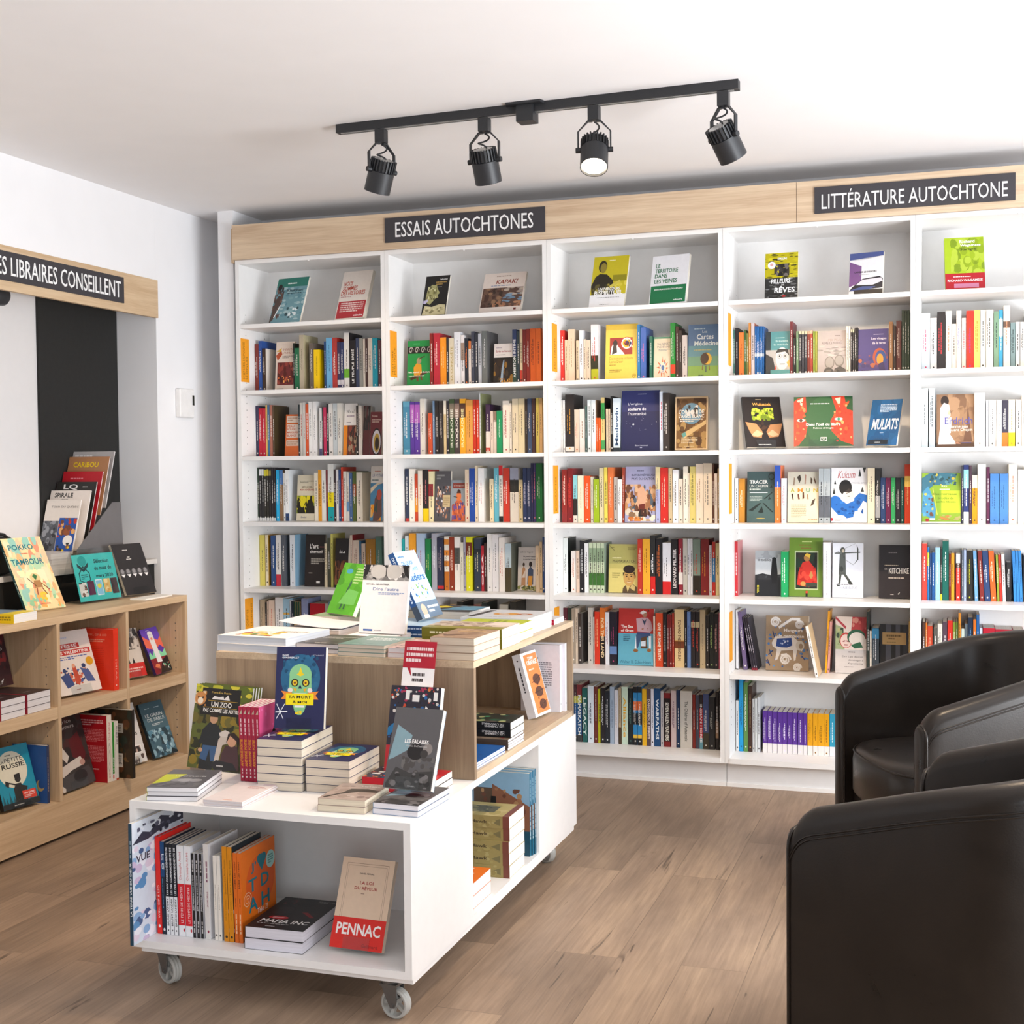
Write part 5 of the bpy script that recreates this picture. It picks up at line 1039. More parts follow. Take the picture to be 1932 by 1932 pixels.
 (4, 7):"""
23084 23211 2177 150 d8dadc s c=2c4c58
23225 23403 3082 150 1c94d0 I u=0c4c78
23417 23595 2972 150 5c8848 I 
23613 23777 2839 150 3c2820 I u=b09060
23791 23884 2280 150 c8c8c8 s 
23898 23991 2309 150 d4d8d8 s 
24000 24121 2361 150 d0d4d8 s c=c8ccd0
24223 24418 1796 150 5a3494 s b=0:.23:e4e0e0 u=e8e0f0
24427 24626 1787 150 5a3494 s b=0:.23:e4e0e0 u=e8e0f0
24635 24833 1783 150 5a3494 s b=0:.23:e4e0e0 u=e8e0f0
24842 25040 1780 150 5a3494 s b=0:.23:e4e0e0 u=e8e0f0
25049 25247 1781 150 5a3494 s b=0:.23:e4e0e0 u=e8e0f0
25256 25453 1777 150 5a3494 s b=0:.23:e4e0e0 u=e8e0f0
25462 25667 1773 150 5a3494 s b=0:.23:e4e0e0 u=e8e0f0
25690 25909 1776 150 5a3494 s b=0:.23:e4e0e0 u=e8e0f0
25918 26077 1776 150 5a3494 s b=0:.23:e4e0e0 u=e8e0f0
26091 26317 1778 150 e8a418 s b=0:.23:e8e4e0 u=8c5c10
26326 26521 1784 150 e8a418 s b=0:.23:e8e4e0 u=8c5c10
26530 26769 1791 150 e8a418 s b=0:.23:e8e4e0 u=8c5c10
26778 26989 1788 150 e8a418 s b=0:.23:e8e4e0 u=8c5c10
27003 27241 1787 150 349cbc s b=0:.23:e8e4e8 u=e0f0f4
27250 27447 1789 150 349cbc s b=0:.23:e8e4e8 u=e0f0f4
27455 27652 1790 150 349cbc s b=0:.23:e8e4e8 u=e0f0f4
""",
 (5, 2):"""
30680 31009 2344 135 d8e0e4 I u=d04060
31019 31268 2143 135 e8e0d8 I u=404040
31278 31591 2368 135 2a2424 I u=e03038
31606 31838 2397 135 ece0d4 I u=d06840
31848 32004 1871 135 e8dccc s 
32014 32205 2389 135 ece4d8 I u=6060a0
32220 32380 2091 135 dcc8bc s u=d05060
32395 32674 2369 135 d83420 I u=5040a0
32684 32913 2383 135 ecd068 I u=a08028
32923 33121 2373 135 f0e8d8 I u=404040
33136 33413 2377 135 ece4d4 I u=303030
33428 33610 2297 135 7c9c80 I u=304840
33625 33768 2341 135 40a0cc s b=.55:.85:b8d4e4
33787 34038 2513 135 e8dcd0 I u=d09070 b=.65:.75:6c5040
34052 34233 1826 135 7c9090 s u=304040
34253 34400 1844 135 e8dcd4 s 
34414 34599 1836 135 e8dcd0 s 
34619 34808 2216 135 c8c4bc I 
34828 35026 2257 135 ece4d8 I 
""",
 (5, 3):"""
30680 30930 2406 135 dce4e4 I u=303030
30966 31200 2398 135 d4dce0 I u=303030
32705 33108 2162 135 f0ece4 I u=b0a8a0
33138 33247 1866 135 d0d4dc s 
33262 33514 1871 135 ece4dc I u=707070
33524 33736 1865 135 e8e4dc I u=707070
33751 33968 1849 135 3c3848 I b=0:.3:d08030
33982 34233 1869 135 ece4d0 I b=0:.3:f0d020 u=e0a040
34252 34463 1862 135 ece4dc I u=606060
34472 34745 2012 135 e8e0d0 I 
34765 34988 1927 135 c8d0d8 I 
""",
 (5, 4):"""
32223 32293 2351 147 3c3c48 s 
32301 32501 2371 147 28346c I b=0:.2:d8e0d8 b=.6:.92:90c8d0
32513 32615 2348 147 4c3440 s 
32628 32823 1959 147 e89408 s b=.73:1:f0e0c0
32835 33151 2387 147 f0e8dc I u=808080
33172 33297 2277 147 5c2444 s u=e0d0d8
33309 33644 2009 147 4c84c4 I u=2c5080
33660 33993 2006 147 4c84c4 I u=2c5080
34005 34321 2375 147 f0e4d0 I u=d07050
34345 34580 2167 147 e8e4e0 I u=909090
34592 34819 2242 147 ece4dc I 
""",
 (5, 5):"""
30696 30897 2306 150 c43c30 I u=f0d8d0
30909 30984 2154 150 2470ac s b=.65:.9:c8c838
30993 31076 1915 150 24406c s 
31088 31196 1938 150 205490 s 
31217 31400 2145 150 9cc4e4 I u=d8ecf8
31412 31487 2094 150 2a2c28 s b=0:.12:d8c830
31495 31735 2409 150 0c5c50 I u=e8f0e8
31747 31821 1901 150 7c2c1c s 
31830 31953 1924 150 e89820 s 
32015 32179 1905 150 d83020 s b=.8:1:d4d4d8 b=.7:.8:4c3428
32233 32311 2059 150 5c6470 s 
32319 32409 2060 150 a8b8dc s 
32425 32658 2040 150 221f1c I u=c8c830
32736 32866 2021 150 6ca0cc s L-2
32940 33102 2023 150 7c2420 s u=e8d0c0 L-3
33118 33337 2026 150 28406c I u=d8dce8 L-3
33354 33556 2028 150 e06020 I u=f0d8b8 L-3
33588 33673 1880 150 8c9c30 s L-2
33681 33782 1881 150 b83020 s L-2
33798 33918 1904 150 e8e0dc s L-2
33935 34107 1584 150 1f1f20 s u=c8c8c8
34211 34320 2037 150 3484cc s u=1c4c80 L-2
34328 34432 2038 150 3484cc s u=1c4c80 L-2
34440 34551 2039 150 3484cc s u=1c4c80 L-2
34567 34751 1870 150 24242c s 
""",
 (5, 6):"""
30716 30832 2280 140 4c2c20 s 
30845 30903 2239 140 d07020 s 
30912 31116 2112 140 b43c20 s u=e0a080
31157 31298 2031 140 5c5850 s 
31310 31497 2211 140 d4d0c4 s 
31509 31682 2303 140 54404c s 
31695 31892 2352 140 d02c1c s 
31901 31995 2291 140 7c8c30 s 
32004 32094 2316 140 5c6c28 s 
32114 32212 2667 140 d88c30 s 
32226 32344 2040 140 c4d0c4 s 
32352 32463 2239 140 5c6870 s 
32474 32666 2504 140 1c2c44 s u=60a0d0
32679 32789 2422 140 d87020 s 
32801 32914 2620 140 28609c s 
32928 33029 2082 140 c4d4e4 s 
33050 33503 2091 140 b81c30 I 
33515 34166 2056 140 ac1c30 I 
34183 34590 2038 140 b42438 I 
""",
}
FACE=[
('innu',0.1258,0.1350,1.7253,0.0,5.7,0.0991,0.2357,1,2),
('peau',0.1730,0.1350,1.4161,0.0,5.7,0.0739,0.1980,1,3),
('nisa',0.4791,0.1350,1.4161,0.0,5.7,0.0666,0.2431,1,3),
('meute',0.5794,0.1350,1.4161,0.0,5.7,0.0336,0.2307,1,3),
('pouch',0.6152,0.1350,1.4161,0.0,5.7,0.0590,0.2012,1,3),
('monami',0.2262,0.1415,1.1080,0.0,5.7,0.0950,0.2183,1,4),
('mythe',0.6079,0.1415,1.1080,0.0,5.7,0.0643,0.2567,1,4),
('artalt',0.2541,0.1600,0.7953,0.0,5.7,0.1036,0.2467,1,5),
('fire',0.4319,0.1194,0.7953,0.0,5.7,0.0681,0.2313,1,5),
('paix',0.8064,0.1350,1.7253,0.0,5.7,0.1147,0.2141,2,2),
('ecrits',1.2285,0.1350,1.7253,0.0,5.7,0.0907,0.1835,2,2),
('grid',0.9276,0.1500,1.1080,0.0,5.7,0.0780,0.2313,2,4),
('iroq',1.0066,0.1500,1.1080,0.0,5.7,0.0721,0.1889,2,4),
('sagard',1.3251,0.1600,0.7953,0.0,5.7,0.0851,0.1966,2,5),
('memoire',1.7463,0.1350,1.7253,0.0,5.7,0.1428,0.2478,3,2),
('sagesse',1.9594,0.1350,1.7253,0.0,5.7,0.0754,0.1832,3,2),
('cartes',2.1112,0.1350,1.7253,0.0,5.7,0.1291,0.2294,3,2),
('origine',1.8155,0.1350,1.4161,0.0,5.7,0.1705,0.2645,3,3),
('oracle',2.0527,0.1350,1.4161,0.0,5.7,0.1408,0.2302,3,3),
('castor',1.8388,0.0984,1.1080,0.0,5.7,0.1347,0.2423,3,4),
('boy',1.7477,0.1600,0.7953,0.0,5.7,0.1313,0.2138,3,5),
('seated',1.7927,0.1452,0.4791,0.0,5.7,0.1574,0.2484,3,6),
('glasses',2.4416,0.1350,1.7253,0.0,5.7,0.0998,0.1871,4,2),
('stones',2.6551,0.1350,1.7253,0.0,5.7,0.1152,0.1803,4,2),
('visages',2.8192,0.1350,1.7253,0.0,5.7,0.1194,0.1811,4,2),
('tracer',2.3588,0.1471,1.1080,0.0,5.7,0.1164,0.2168,4,4),
('feathers',2.5287,0.1471,1.1080,0.0,5.7,0.1278,0.2131,4,4),
('kukum',2.7079,0.1471,1.1080,0.0,5.7,0.1440,0.2295,4,4),
('vengeance',2.3898,0.1600,0.7953,0.0,5.7,0.1080,0.1923,4,5),
('redrobe',2.5326,0.1600,0.7953,0.0,5.7,0.1387,0.2482,4,5),
('archer',2.7115,0.1600,0.7953,0.0,5.7,0.1248,0.2271,4,5),
('kitchike',2.8989,0.1600,0.7953,0.0,5.7,0.1280,0.2200,4,5),
('pemmican',2.4342,0.1600,0.4791,0.0,5.7,0.1787,0.2318,4,6),
('drylips',2.7229,0.1600,0.4791,0.0,5.7,0.1254,0.2350,4,6),
('stripes',2.9037,0.1600,0.4791,0.0,5.7,0.1102,0.2079,4,6),
('walking',3.1261,0.1350,1.4161,0.0,5.7,0.1424,0.2140,5,3),
('beads',3.0695,0.1468,1.1080,0.0,5.7,0.1496,0.2042,5,4),
('kitakinan',0.1391,0.0599,2.0339,-8.6,21.4,0.1766,0.2354,1,1),
('nous',0.4803,0.0599,2.0339,-10.7,20.1,0.1644,0.2435,1,1),
('dialogues',0.9116,0.0599,2.0339,-5.8,17.7,0.1214,0.1954,2,1),
('kapak',1.1874,0.0599,2.0339,-5.8,22.6,0.2047,0.1968,2,1),
('bispirituel',1.6938,0.0599,2.0339,-4.5,20.5,0.1602,0.2435,3,1),
('veines',1.9589,0.0599,2.0339,-12.6,13.1,0.1695,0.2163,3,1),
('reves',2.4482,0.0599,2.0339,-3.4,6.9,0.1351,0.1943,4,1),
('ouvrir',2.7867,0.0599,2.0339,-12.8,6.9,0.1366,0.1728,4,1),
('starlight',3.1604,0.0599,2.0339,4.2,21.7,0.1497,0.2319,5,1),
('tree',2.3758,0.0600,1.4161,26.7,19.5,0.1664,0.2255,4,3),
('hare',2.5663,0.0600,1.4161,6.1,19.2,0.2377,0.2193,4,3),
('muliats',2.8538,0.0600,1.4161,-20.1,20.2,0.1285,0.1982,4,3),
]# ------------------------------------------------------------------ books packed on the shelves
def cname(h):
    if len(h) == 3: h = ''.join(c*2 for c in h)
    r,g,b = [int(h[i:i+2],16)/255 for i in (0,2,4)]; mx,mn = max(r,g,b),min(r,g,b); d = mx-mn; s = d/mx if mx else 0
    if mx < .24: return 'black'
    if s < .13: return 'white' if mx > .84 else 'light grey' if mx > .68 else 'grey' if mx > .42 else 'charcoal'
    hu = (60*((g-b)/d%6) if mx == r else 60*((b-r)/d+2) if mx == g else 60*((r-g)/d+4))
    if 18 <= hu < 75 and s < .33 and mx > .76: return 'cream'
    if (hu < 18 or hu >= 330) and s < .3 and mx > .7: return 'pale pink'
    if hu < 15 or hu >= 345: return 'dark red' if mx < .55 else 'red'
    if hu < 40: return 'dark brown' if mx < .4 else 'brown' if mx < .66 or s < .45 and mx < .8 else 'tan' if s < .5 else 'orange'
    if hu < 66: return ('olive' if mx < .62 else 'yellow' if s > .55 else 'beige')
    if hu < 165: return 'dark green' if mx < .42 else 'lime green' if hu < 90 else 'green'
    if hu < 200: return 'teal' if mx < .7 else 'pale blue' if s < .35 else 'turquoise'
    if hu < 262: return 'navy' if mx < .46 else 'pale blue' if s < .4 and mx > .65 else 'blue'
    if hu < 300: return 'purple'
    return 'plum'
ROWN = {1:'top',2:'second',3:'third',4:'fourth',5:'fifth',6:'sixth',7:'bottom'}
def M_spine(x1, y, z, lean=0): return Tm(x1,y,z) @ Rot(lean,'Y') @ Rot(90,'Z')
def spine_book(rec, rnd):
    f = rec.split(); l, r_, H = [int(v)/1e4 for v in f[:3]]; y = int(f[3])/1e3; col = f[4]; T = max(.003, r_-l-.0006)
    so = []; cover = col; lean = 0; u = None; txt = False; pages = rnd.choice(['e9e2d4','efebe2','e4dbc8'])
    bands = []
    for o in f[6:]:
        if o[0] == 'b': a,b,c = o[2:].split(':'); bands.append((float(a),float(b),c)); so.append('R 0 %s 1 %s %s'%(a,b,c))
        elif o[0] == 'c': cover = o[2:]
        elif o[0] == 'u': u = o[2:]
        elif o[0] == 'L': lean = float(o[1:])
        elif o[0] == 't':
            a,b = o[2:].rsplit('/',1); dn = 'dn' if a in ENGLISH else 'up'; so.append('V %s .5 .12 .82 %.2f %s b %s'%(a,min(.62,.014/T),b,dn)); txt = True
    if not txt:
        c = lin(col); lum = .3*c[0]+.6*c[1]+.1*c[2]
        u = u or ('3c3632' if lum > .32 else 'e6e2dc')
        w = min(.22,.0032/T); a = rnd.uniform(.28,.4); b = rnd.uniform(.7,.88)
        so.append('D .5 %.2f %.2f %.2f %s'%(a,b,w,u))
        if T > .016: so.append('D %.2f %.2f %.2f %.2f %s'%(.24,a+.05,b-.1,w*.6,u))
        if rnd.random() < .6: so.append('E .5 .07 %.2f %.3f %s'%(min(.22,.003/T),.003/H*1.2,u))
    d = min(.68*H, .2845-y)
    return dict(W=d,H=H,T=T,spine=col,front=cover,spine_ops=';'.join(so),pages=pages,seed=rnd.randint(1,9999)), (l,r_,y,lean,cover,bands,T,H,col,f[5] == 'I')
ENGLISH = {'FOR_THIS_LAND','GIVE_ME_SOME_TRUTH','TOWARD_THE_SETTING_SUN','MAMASKATCH','LEGACY','Alliance','DANGEROUS_SPIRITS','WARPATHS','SEVEN_FALLEN_FEATHERS','The_Children_of_Aataentsic','INDIAN_HORSE'}
rest_c, rest_p = MB(), MB()
for (bay,row), txt in sorted(SHELF.items()):
    rnd = random.Random(bay*31+row); R = []
    for rec in txt.strip().split('\n'): R.append((rec,)+spine_book(rec, rnd))
    items = [(x[2][0],cname(x[2][8]),'spine',i) for i,x in enumerate(R)]+[(f[1],FCOL.get(f[0],'face-out'),'cover',-1) for f in FACE if f[8] == bay and f[9] == row]
    items.sort(); order = {it[3]:k for k,it in enumerate(items) if it[3] >= 0}
    cnt = {}; used = set()
    where = 'on %s shelf, %s bookcase'%(ROWN[row],BAY[bay])
    feats = []
    for i, (rec,k,q) in enumerate(R):
        l,r_,y,lean,cover,bands,T,H,col,ind = q; cn = cname(col); nf = cname(bands[0][2]) if bands else None
        thick = 'thin' if T < .013 else 'thick' if T > .028 else ''
        tl = ' '.join(x for x in (thick,cn,'book') if x)
        if nf and nf != cn: tl += ' with '+nf+(' foot' if bands[0][0] < .03 else ' band')
        feats.append(tl)
    for i, (rec,k,q) in enumerate(R):
        l,r_,y,lean,cover,bands,T,H,col,ind = q
        z = SZ[row]+.0003; M = M_spine(r_-.0003, y, z+(abs(math.sin(math.radians(lean)))*T if lean else 0), lean)
        if not ind:
            c, p = book_mb(**k); rest_c.add(c, M); rest_p.add(p, M); continue
        same = [j for j in range(len(R)) if feats[j] == feats[i]]
        if len(same) == 1: lab = feats[i]
        else:
            o = order[i]; nb = [items[o-1][1] if o else None, items[o+1][1] if o+1 < len(items) else None]
            if nb[0] is None: lab = feats[i]+' at the left end'
            elif nb[1] is None: lab = feats[i]+' at the right end'
            else: lab = feats[i]+(' between two %s ones'%nb[0] if nb[0] == nb[1] else ' between %s and %s'%tuple(nb))
            if any(cname(R[j][2][8]) and j != i and order[j] > 0 and order[j]+1 < len(items) and [items[order[j]-1][1],items[order[j]+1][1]] == nb for j in same):
                n = same.index(i); on = ['first','second','third','fourth','fifth','sixth','seventh','eighth','ninth','tenth','eleventh','twelfth']
                lab = feats[i]+', '+on[min(n,11)]+' such from left,'
        lab += ' '+where
        if lab in used: lab += ' near '+('left' if r_ < (bay-.5)*BW else 'right')+' side'
        used.add(lab)
        book('book', lab, M, 'books on the %s shelf of the %s bookcase'%(ROWN[row],BAY[bay]), **k)
rest_c.m = [0]*len(rest_c.f); rest_c.v, n0 = rest_c.v, len(rest_c.v)
for f, c in zip(rest_p.f, rest_p.c): rest_c.f.append(tuple(i+n0 for i in f)); rest_c.c.append(c); rest_c.m.append(1)
rest_c.v += rest_p.v
tag(obj('packed_books', rest_c, [PRINT,PAGES]), 'remaining thin book spines packed upright on the white bookcase shelves', 'books', 'packed shelf books', 'stuff')
# ------------------------------------------------------------------ clear display stands and leaning covers
def M_face(x, y, z, yaw, lean, T): return Tm(x,y,z+T*math.sin(math.radians(lean))+.0004) @ Rot(yaw,'Z') @ Rot(-lean,'X')
def stand(label, M, W, H, T, lean, w=.5, lip=.03):
    a, b = W*(.5-w/2), W*(.5+w/2); m = MB(); g = .0022; t = .0022
    m.box((a,-g-t,-.0035),(b,-g,lip)); m.box((a,-g,-.0035),(b,T+g,-.0013)); m.box((a,T+g,-.0035),(b,T+g+t,H*.62))
    s = math.sin(math.radians(lean)); c = math.cos(math.radians(lean))
    # rear leg from the middle of the back plate straight down to the surface
    zt = H*.55; h = (zt*c-(T+g+t)*s)+T*s+.002; q = math.tan(math.radians(lean+8))
    p0 = Vector((0,T+g+t,zt)); dn = Vector((0,s,-c)); bk = Vector((0,c,s)); p1 = p0+dn*h+bk*(h*.28)
    m.loft([[(x,p.y,p.z) for x in (a,b)]+[(x,p.y+t*c,p.z-t*s) for x in (b,a)] for p in (p0,p1)])
    tag(obj('acrylic_stand', m, ACRYL, None, M), label, 'display stand', 'clear acrylic book stands')
FG = 'face-out books on the bookcase shelves'
for n, x, y, z, yaw, lean, W, H, bay, row in FACE:
    bgc, ops, lab, T = ART[n][:4]; ex = ART[n][4] if len(ART[n]) > 4 else {}
    st = row == 3 and bay == 4
    M = M_face(x,y,z+(.0068 if st else 0),yaw,lean,T)
    book('book', lab, M, 'face-out books on the top display shelf' if row == 1 else 'face-out books on stands on the third shelf' if st else FG, W=W, H=H, T=T, spine=ex.get('spine',bgc), front=bgc, art=ops, seed=len(n)*7+3, spine_ops=ex.get('so',''), hard=ex.get('hard',False), back=ex.get('back','d8d4cc'))
    if st: stand('clear stand holding the '+ex['st'], M, W, H, T, lean)
# ------------------------------------------------------------------ books on and in the cart, on the low shelving and in the rack
RX90 = Rot(-90,'X')
def M_lie(x, y, ztop, yaw, spine_front=False): return Tm(x,y,ztop) @ Rot(yaw,'Z') @ ((Rot(90,'Z') @ RX90) if spine_front else RX90)
ORD = ['topmost','second from top','third from top','fourth from top','fifth from top','bottom']
def pile(desc, n, x, y, z, W, H, T, yaw=0, front='888', art='', spine=None, so='', pages='e9e2d4', sf=False, group=None, cat='book', name='book', seed=3, jit=.004, hard=False, back=None):
    """W = cover width, H = cover height; sf puts the spine towards the viewer with the pile's front right corner at x,y"""
    rnd = random.Random(seed*13+n)
    for i in range(n):
        j = n-1-i; jx = rnd.uniform(-jit,jit)*.5; jy = rnd.uniform(0,jit)
        M = M_lie(x-abs(jx)*(1 if sf else -1), y+jy, z+(i+1)*(T+.0003), yaw+rnd.uniform(-1,1)*jit*150, sf)
        pos = 'bottom' if j == n-1 and n > 1 else ORD[j]
        lab = (pos+' of '+desc) if n > 1 else desc
        book(name, lab, M, group or ('pile: '+desc if n > 1 else None), cat, W=W, H=H, T=T, spine=spine or front, front=front, back=back, art=art if j == 0 else '', spine_ops=so, pages=pages, seed=seed+i, hard=hard)
def up(lab, x, y, z, yaw, lean, W, H, T, front, art, spine=None, so='', st=None, group=None, stw=.5, raise_=0, name='book', cat='book', **k):
    M = M_face(x,y,z+(.0068 if st else 0)+raise_,yaw,lean,T)
    book(name, lab, M, group, cat, W=W, H=H, T=T, spine=spine or front, front=front, art=art, spine_ops=so, **k)
    if st: stand('clear stand holding the '+st, M, W, H, T, lean, stw)
    return M
DK, UTZ, FLZ = CT, UT, CB+.0185
SKULL = 'E .5 .62 .4 .29 2a6488;N .14 .36 .86 .9 24587c,306c90,1c4868 60 .05 .7;P .27 .5 .28 .66 .36 .76 .5 .79 .64 .76 .72 .66 .73 .5 .64 .42 .62 .36 .38 .36 .36 .42 8cc890;E .5 .66 .225 .13 8cc890;P .46 .68 .5 .75 .54 .68 .58 .66 .5 .64 .42 .66 f0d020;E .39 .56 .075 .048 1c1c24;E .61 .56 .075 .048 1c1c24;E .39 .56 .05 .034 e8c830;E .61 .56 .05 .034 e8c830;E .39 .56 .022 .014 7c2c20;E .61 .56 .022 .014 7c2c20;P .5 .54 .46 .49 .54 .49 1c2c54;E .3 .47 .05 .03 e8e0d8;E .7 .47 .05 .03 e8e0d8;P .36 .5 .44 .48 .4 .45 e8b028;P .64 .5 .56 .48 .6 .45 e8b028;R .38 .415 .62 .435 f0ece8;P .12 .46 .34 .44 .34 .36 .12 .36 .18 .41 f09038;P .88 .46 .66 .44 .66 .36 .88 .36 .82 .41 f09038;P .36 .3 .4 .22 .46 .17 .54 .17 .6 .22 .64 .3 8cc890;R .4 .26 .6 .285 f0ece8;N .42 .18 .58 .22 f0d020 8 .03 .7;R .22 .29 .78 .43 f6e018;T TA_MORT .5 .37 .46 .036 1c1c20 b;T À_MOI .5 .31 .3 .036 1c1c20 b;L .02 .2 .26 .21 .012 f4f4f8;L .04 .12 .2 .3 .012 f4f4f8;L .04 .3 .18 .12 .012 f4f4f8'
SKULLC = SKULL+';T DAVID .19 .885 .13 .02 f0f0f4 b;T GOUDREAULT .29 .855 .34 .022 f0f0f4 b;T STANKÉ .85 .89 .22 .018 d0d0dc'
NAVY = '2b2d55'
# front deck
pile('pile of grey books on the front left corner of the cart',3,1.2149,-2.576,DK,.135,.2,.0115,13,'5c5a5e','P 0 .18 .0 .72 .42 .74 .3 .36 c4c820;T LES_EMPLOYÉS .56 .6 .62 .05 f0f0ee b;E .4 .4 .14 .08 8c8a8c;E .56 .4 .15 .09 a09ea0;E .76 .4 .13 .08 949294;N .05 .05 .95 .3 484648,6c6a6c,3c3a3c 24 .1 .5;X .3 .9 .8 .93 1 8c8888','b8bc20',pages='e8e6e8')
pile('pile of thin pale pink booklets on the front of the cart',4,1.383,-2.578,DK,.111,.192,.0036,1,'e6d8d4','X .45 .78 .9 .82 1 b87068;X .45 .7 .95 .76 2 c08880;R .44 .06 .68 .075 e88c50;R .7 .9 1 1 d8c0c4',pages='e4e0e4',name='booklet',cat='booklet')
for i in range(4):
    T = .0065; M = M_face(1.106,-2.213,DK+i*(T+.0004)*.2080,-9,12,T) @ Tm(.004*i,i*(T+.0004),0)
    zoo = 'N 0 .78 1 1 8c9c24,b8b82c,5c6c1c,d0c838 40 .1 .5;N 0 0 1 .8 3c401c,5c5420,2a2c14,8c7824,6c6428 90 .1 .9;R .12 .64 .8 .96 171513;N 0 .74 .2 .92 c0803c,e0c8a0,2a2018 24 .04 1;E .1 .83 .1 .08 c8884c;E .06 .84 .015 .012 1c1408;E .14 .84 .015 .012 1c1408;E .1 .8 .05 .04 ece0cc;T UN_ZOO .48 .74 .36 .06 f2f0ec b;T PAS_COMME_LES_AUTRES .5 .675 .66 .045 f2f0ec b;R .24 .81 .76 .815 c8a030;R .16 .73 .76 .734 c8a030;T Marie-Ève_Potvin .46 .9 .34 .03 e0c060;P .3 .83 .34 .87 .42 .86 .5 .87 .52 .84 .58 .89 .62 .83 e8e6e4;P .2 .0 .22 .3 .16 .3 .2 .46 .32 .56 .44 .54 .54 .46 .52 .28 .46 .28 .44 .0 23272a;P .2 .12 .24 .28 .48 .28 .48 .1 .4 .1 .36 .24 .32 .1 3c5c84;E .38 .6 .07 .06 c49878;P .31 .62 .32 .68 .44 .68 .45 .62 2c2018;E .2 .22 .04 .025 c49878;P .46 .1 .5 .36 .58 .44 .7 .44 .72 .34 .58 .3 .54 .1 c8beb4;P .5 .44 .6 .48 .68 .46 .7 .4 .52 .4 d4ccc4;P .56 .02 .58 .2 .64 .3 .84 .3 .9 .1 .9 .02 4a3034;E .74 .36 .08 .07 d0a080;P .64 .32 .66 .44 .76 .46 .86 .4 .86 .24 .82 .36 .7 .42 2c1c18;P .4 .06 .5 .12 .8 .1 .88 .02 .5 .0 28282c;X .52 .04 .66 .07 1 c8c8c8' if i == 0 else ''
    book('book', ['front','second','third','rearmost'][i]+' of the four woodland picture books leaning at the cart left end', M, 'woodland picture books leaning on the cart', W=.205,H=.238,T=T,spine='2c2c1c',front='5c6428',art=zoo,pages='d8dce0')
for i in range(5):
    x1 = 1.3416+.0126*(i+1); M = M_spine(x1,-2.318,DK+.0006,-1.2)
    M = Tm(0,0,.0003) @ M
    so = 'R 0 0 1 1 ac2440;P .2 .9 .8 .9 .8 .96 c0b8a0;D .5 .62 .86 .3 e8c8cc;V ANTOINE_POITIE .5 .2 .56 .62 e8a028 b;E .5 .06 .2 .012 f0e8e8;D .5 .1 .17 .3 e8d0d0'
    book('book', ['first','second','third','fourth','fifth'][i]+' from left of five maroon spines beside the woodland picture book', M, 'maroon spines standing on the cart', W=.128,H=.205,T=.0119,spine='a42440',front='cc4f80',spine_ops=so,art='N 0 .7 1 1 e08cb0,d870a0 12 .03 1;P .4 .4 .55 .62 .66 .7 .7 .6 .6 .5 .56 .36 .4 .34 2c2428;N 0 0 1 .34 d8b020,1c1c1c,e0e0d8,8c9c30 30 .08 1',pages='e4dcd8')
pile('tall pile of navy books with skull covers on the cart',6,1.4332,-2.392,DK,.1286,.212,.0224,3.5,NAVY,SKULL,pages='dccfbc',jit=.003)
up('standing navy book with a green skull cover on the tall pile',1.4365,-2.300,DK+.1365,9,9,.14,.222,.02,NAVY,SKULLC,'1f2145','D .5 .4 .8 .3 c0c0d0',st='navy skull book')
pile('shorter pile of navy books with skull covers on the cart',4,1.5685,-2.376,DK,.126,.205,.0215,2,NAVY,SKULL,pages='dacbb8',jit=.003,seed=8)
pile('pair of books with a brown rock cover at the cart front edge',2,1.690,-2.546,DK,.126,.162,.0165,2.5,'b09c90','N 0 0 1 1 a08c80,b8a498,8c7870 24 .16 .8;P .05 .1 .3 .4 .36 .66 .7 .7 1 .6 1 .5 .6 .5 .3 .3 .1 .05 3c342c;T Mylène .7 .8 .4 .05 ece4dc b;X .5 .2 .7 .23 1 e0d8d0',pages='dccfb8',jit=.003)
FAL = 'P .02 .34 .1 .78 .44 .66 .4 .48 .1 .36 84a2ac;N .3 .08 .98 .4 5c5856,4c4846,6c6866 40 .08 .7;E .56 .46 .18 .1 1f1c1c;E .8 .5 .1 .07 8c8480;E .74 .44 .08 .05 3c3836;P .04 .06 .2 .26 .5 .2 .98 .24 .98 .0 .04 .0 3c3a39;N .1 .02 .95 .2 5c5856,2c2a29,747070 24 .08 .5'
pile('pair of grey books under the standing grey book at the cart corner',2,1.832,-2.528,DK,.122,.195,.0141,-2,'5c5a5a',FAL,'6c94b8',pages='e2dfe4',jit=.002,back='5c84ac')
up('standing grey book with a pale blue polygon on the cart right corner',1.818,-2.434,DK+.0292,-4,23,.135,.207,.019,'5b595b',FAL+';T LES_FALAISES .55 .56 .5 .05 f4f2f0 b;T Virginie_DeChamplain .56 .51 .44 .03 c8c4c2;X .5 .03 .75 .05 1 c8c4c4','6c94b8',st='grey polygon book',back='7ca4c8')
CROWD = 'N 0 .3 1 1 c84828,28283c,2c64a0,d8d0c8,d87838,1c1c24,a83050 150 .035 .7;R .3 .84 .38 .95 f0ece8;R .44 .82 .58 .9 f0ece8;R .86 .84 .94 .94 f0ece8;P .72 .78 .84 .7 .82 .66 .7 .72 f0ece8;P 0 .5 .5 .76 1 .56 1 .46 .5 .66 0 .4 2474a8;R 0 0 1 .3 c02830'
pile('pair of crowd covered books with red spines behind the rock covers',2,1.912,-2.318,DK,.13,.205,.0178,0,'34303c',CROWD,'c81c30','D .5 .1 .3 .3 3c1014',sf=True,jit=.002)
M = up('crowd covered book standing behind the grey polygon book',1.742,-2.258,DK+.0366,-3,14,.148,.228,.022,'2c2834',CROWD,'1c1a24')
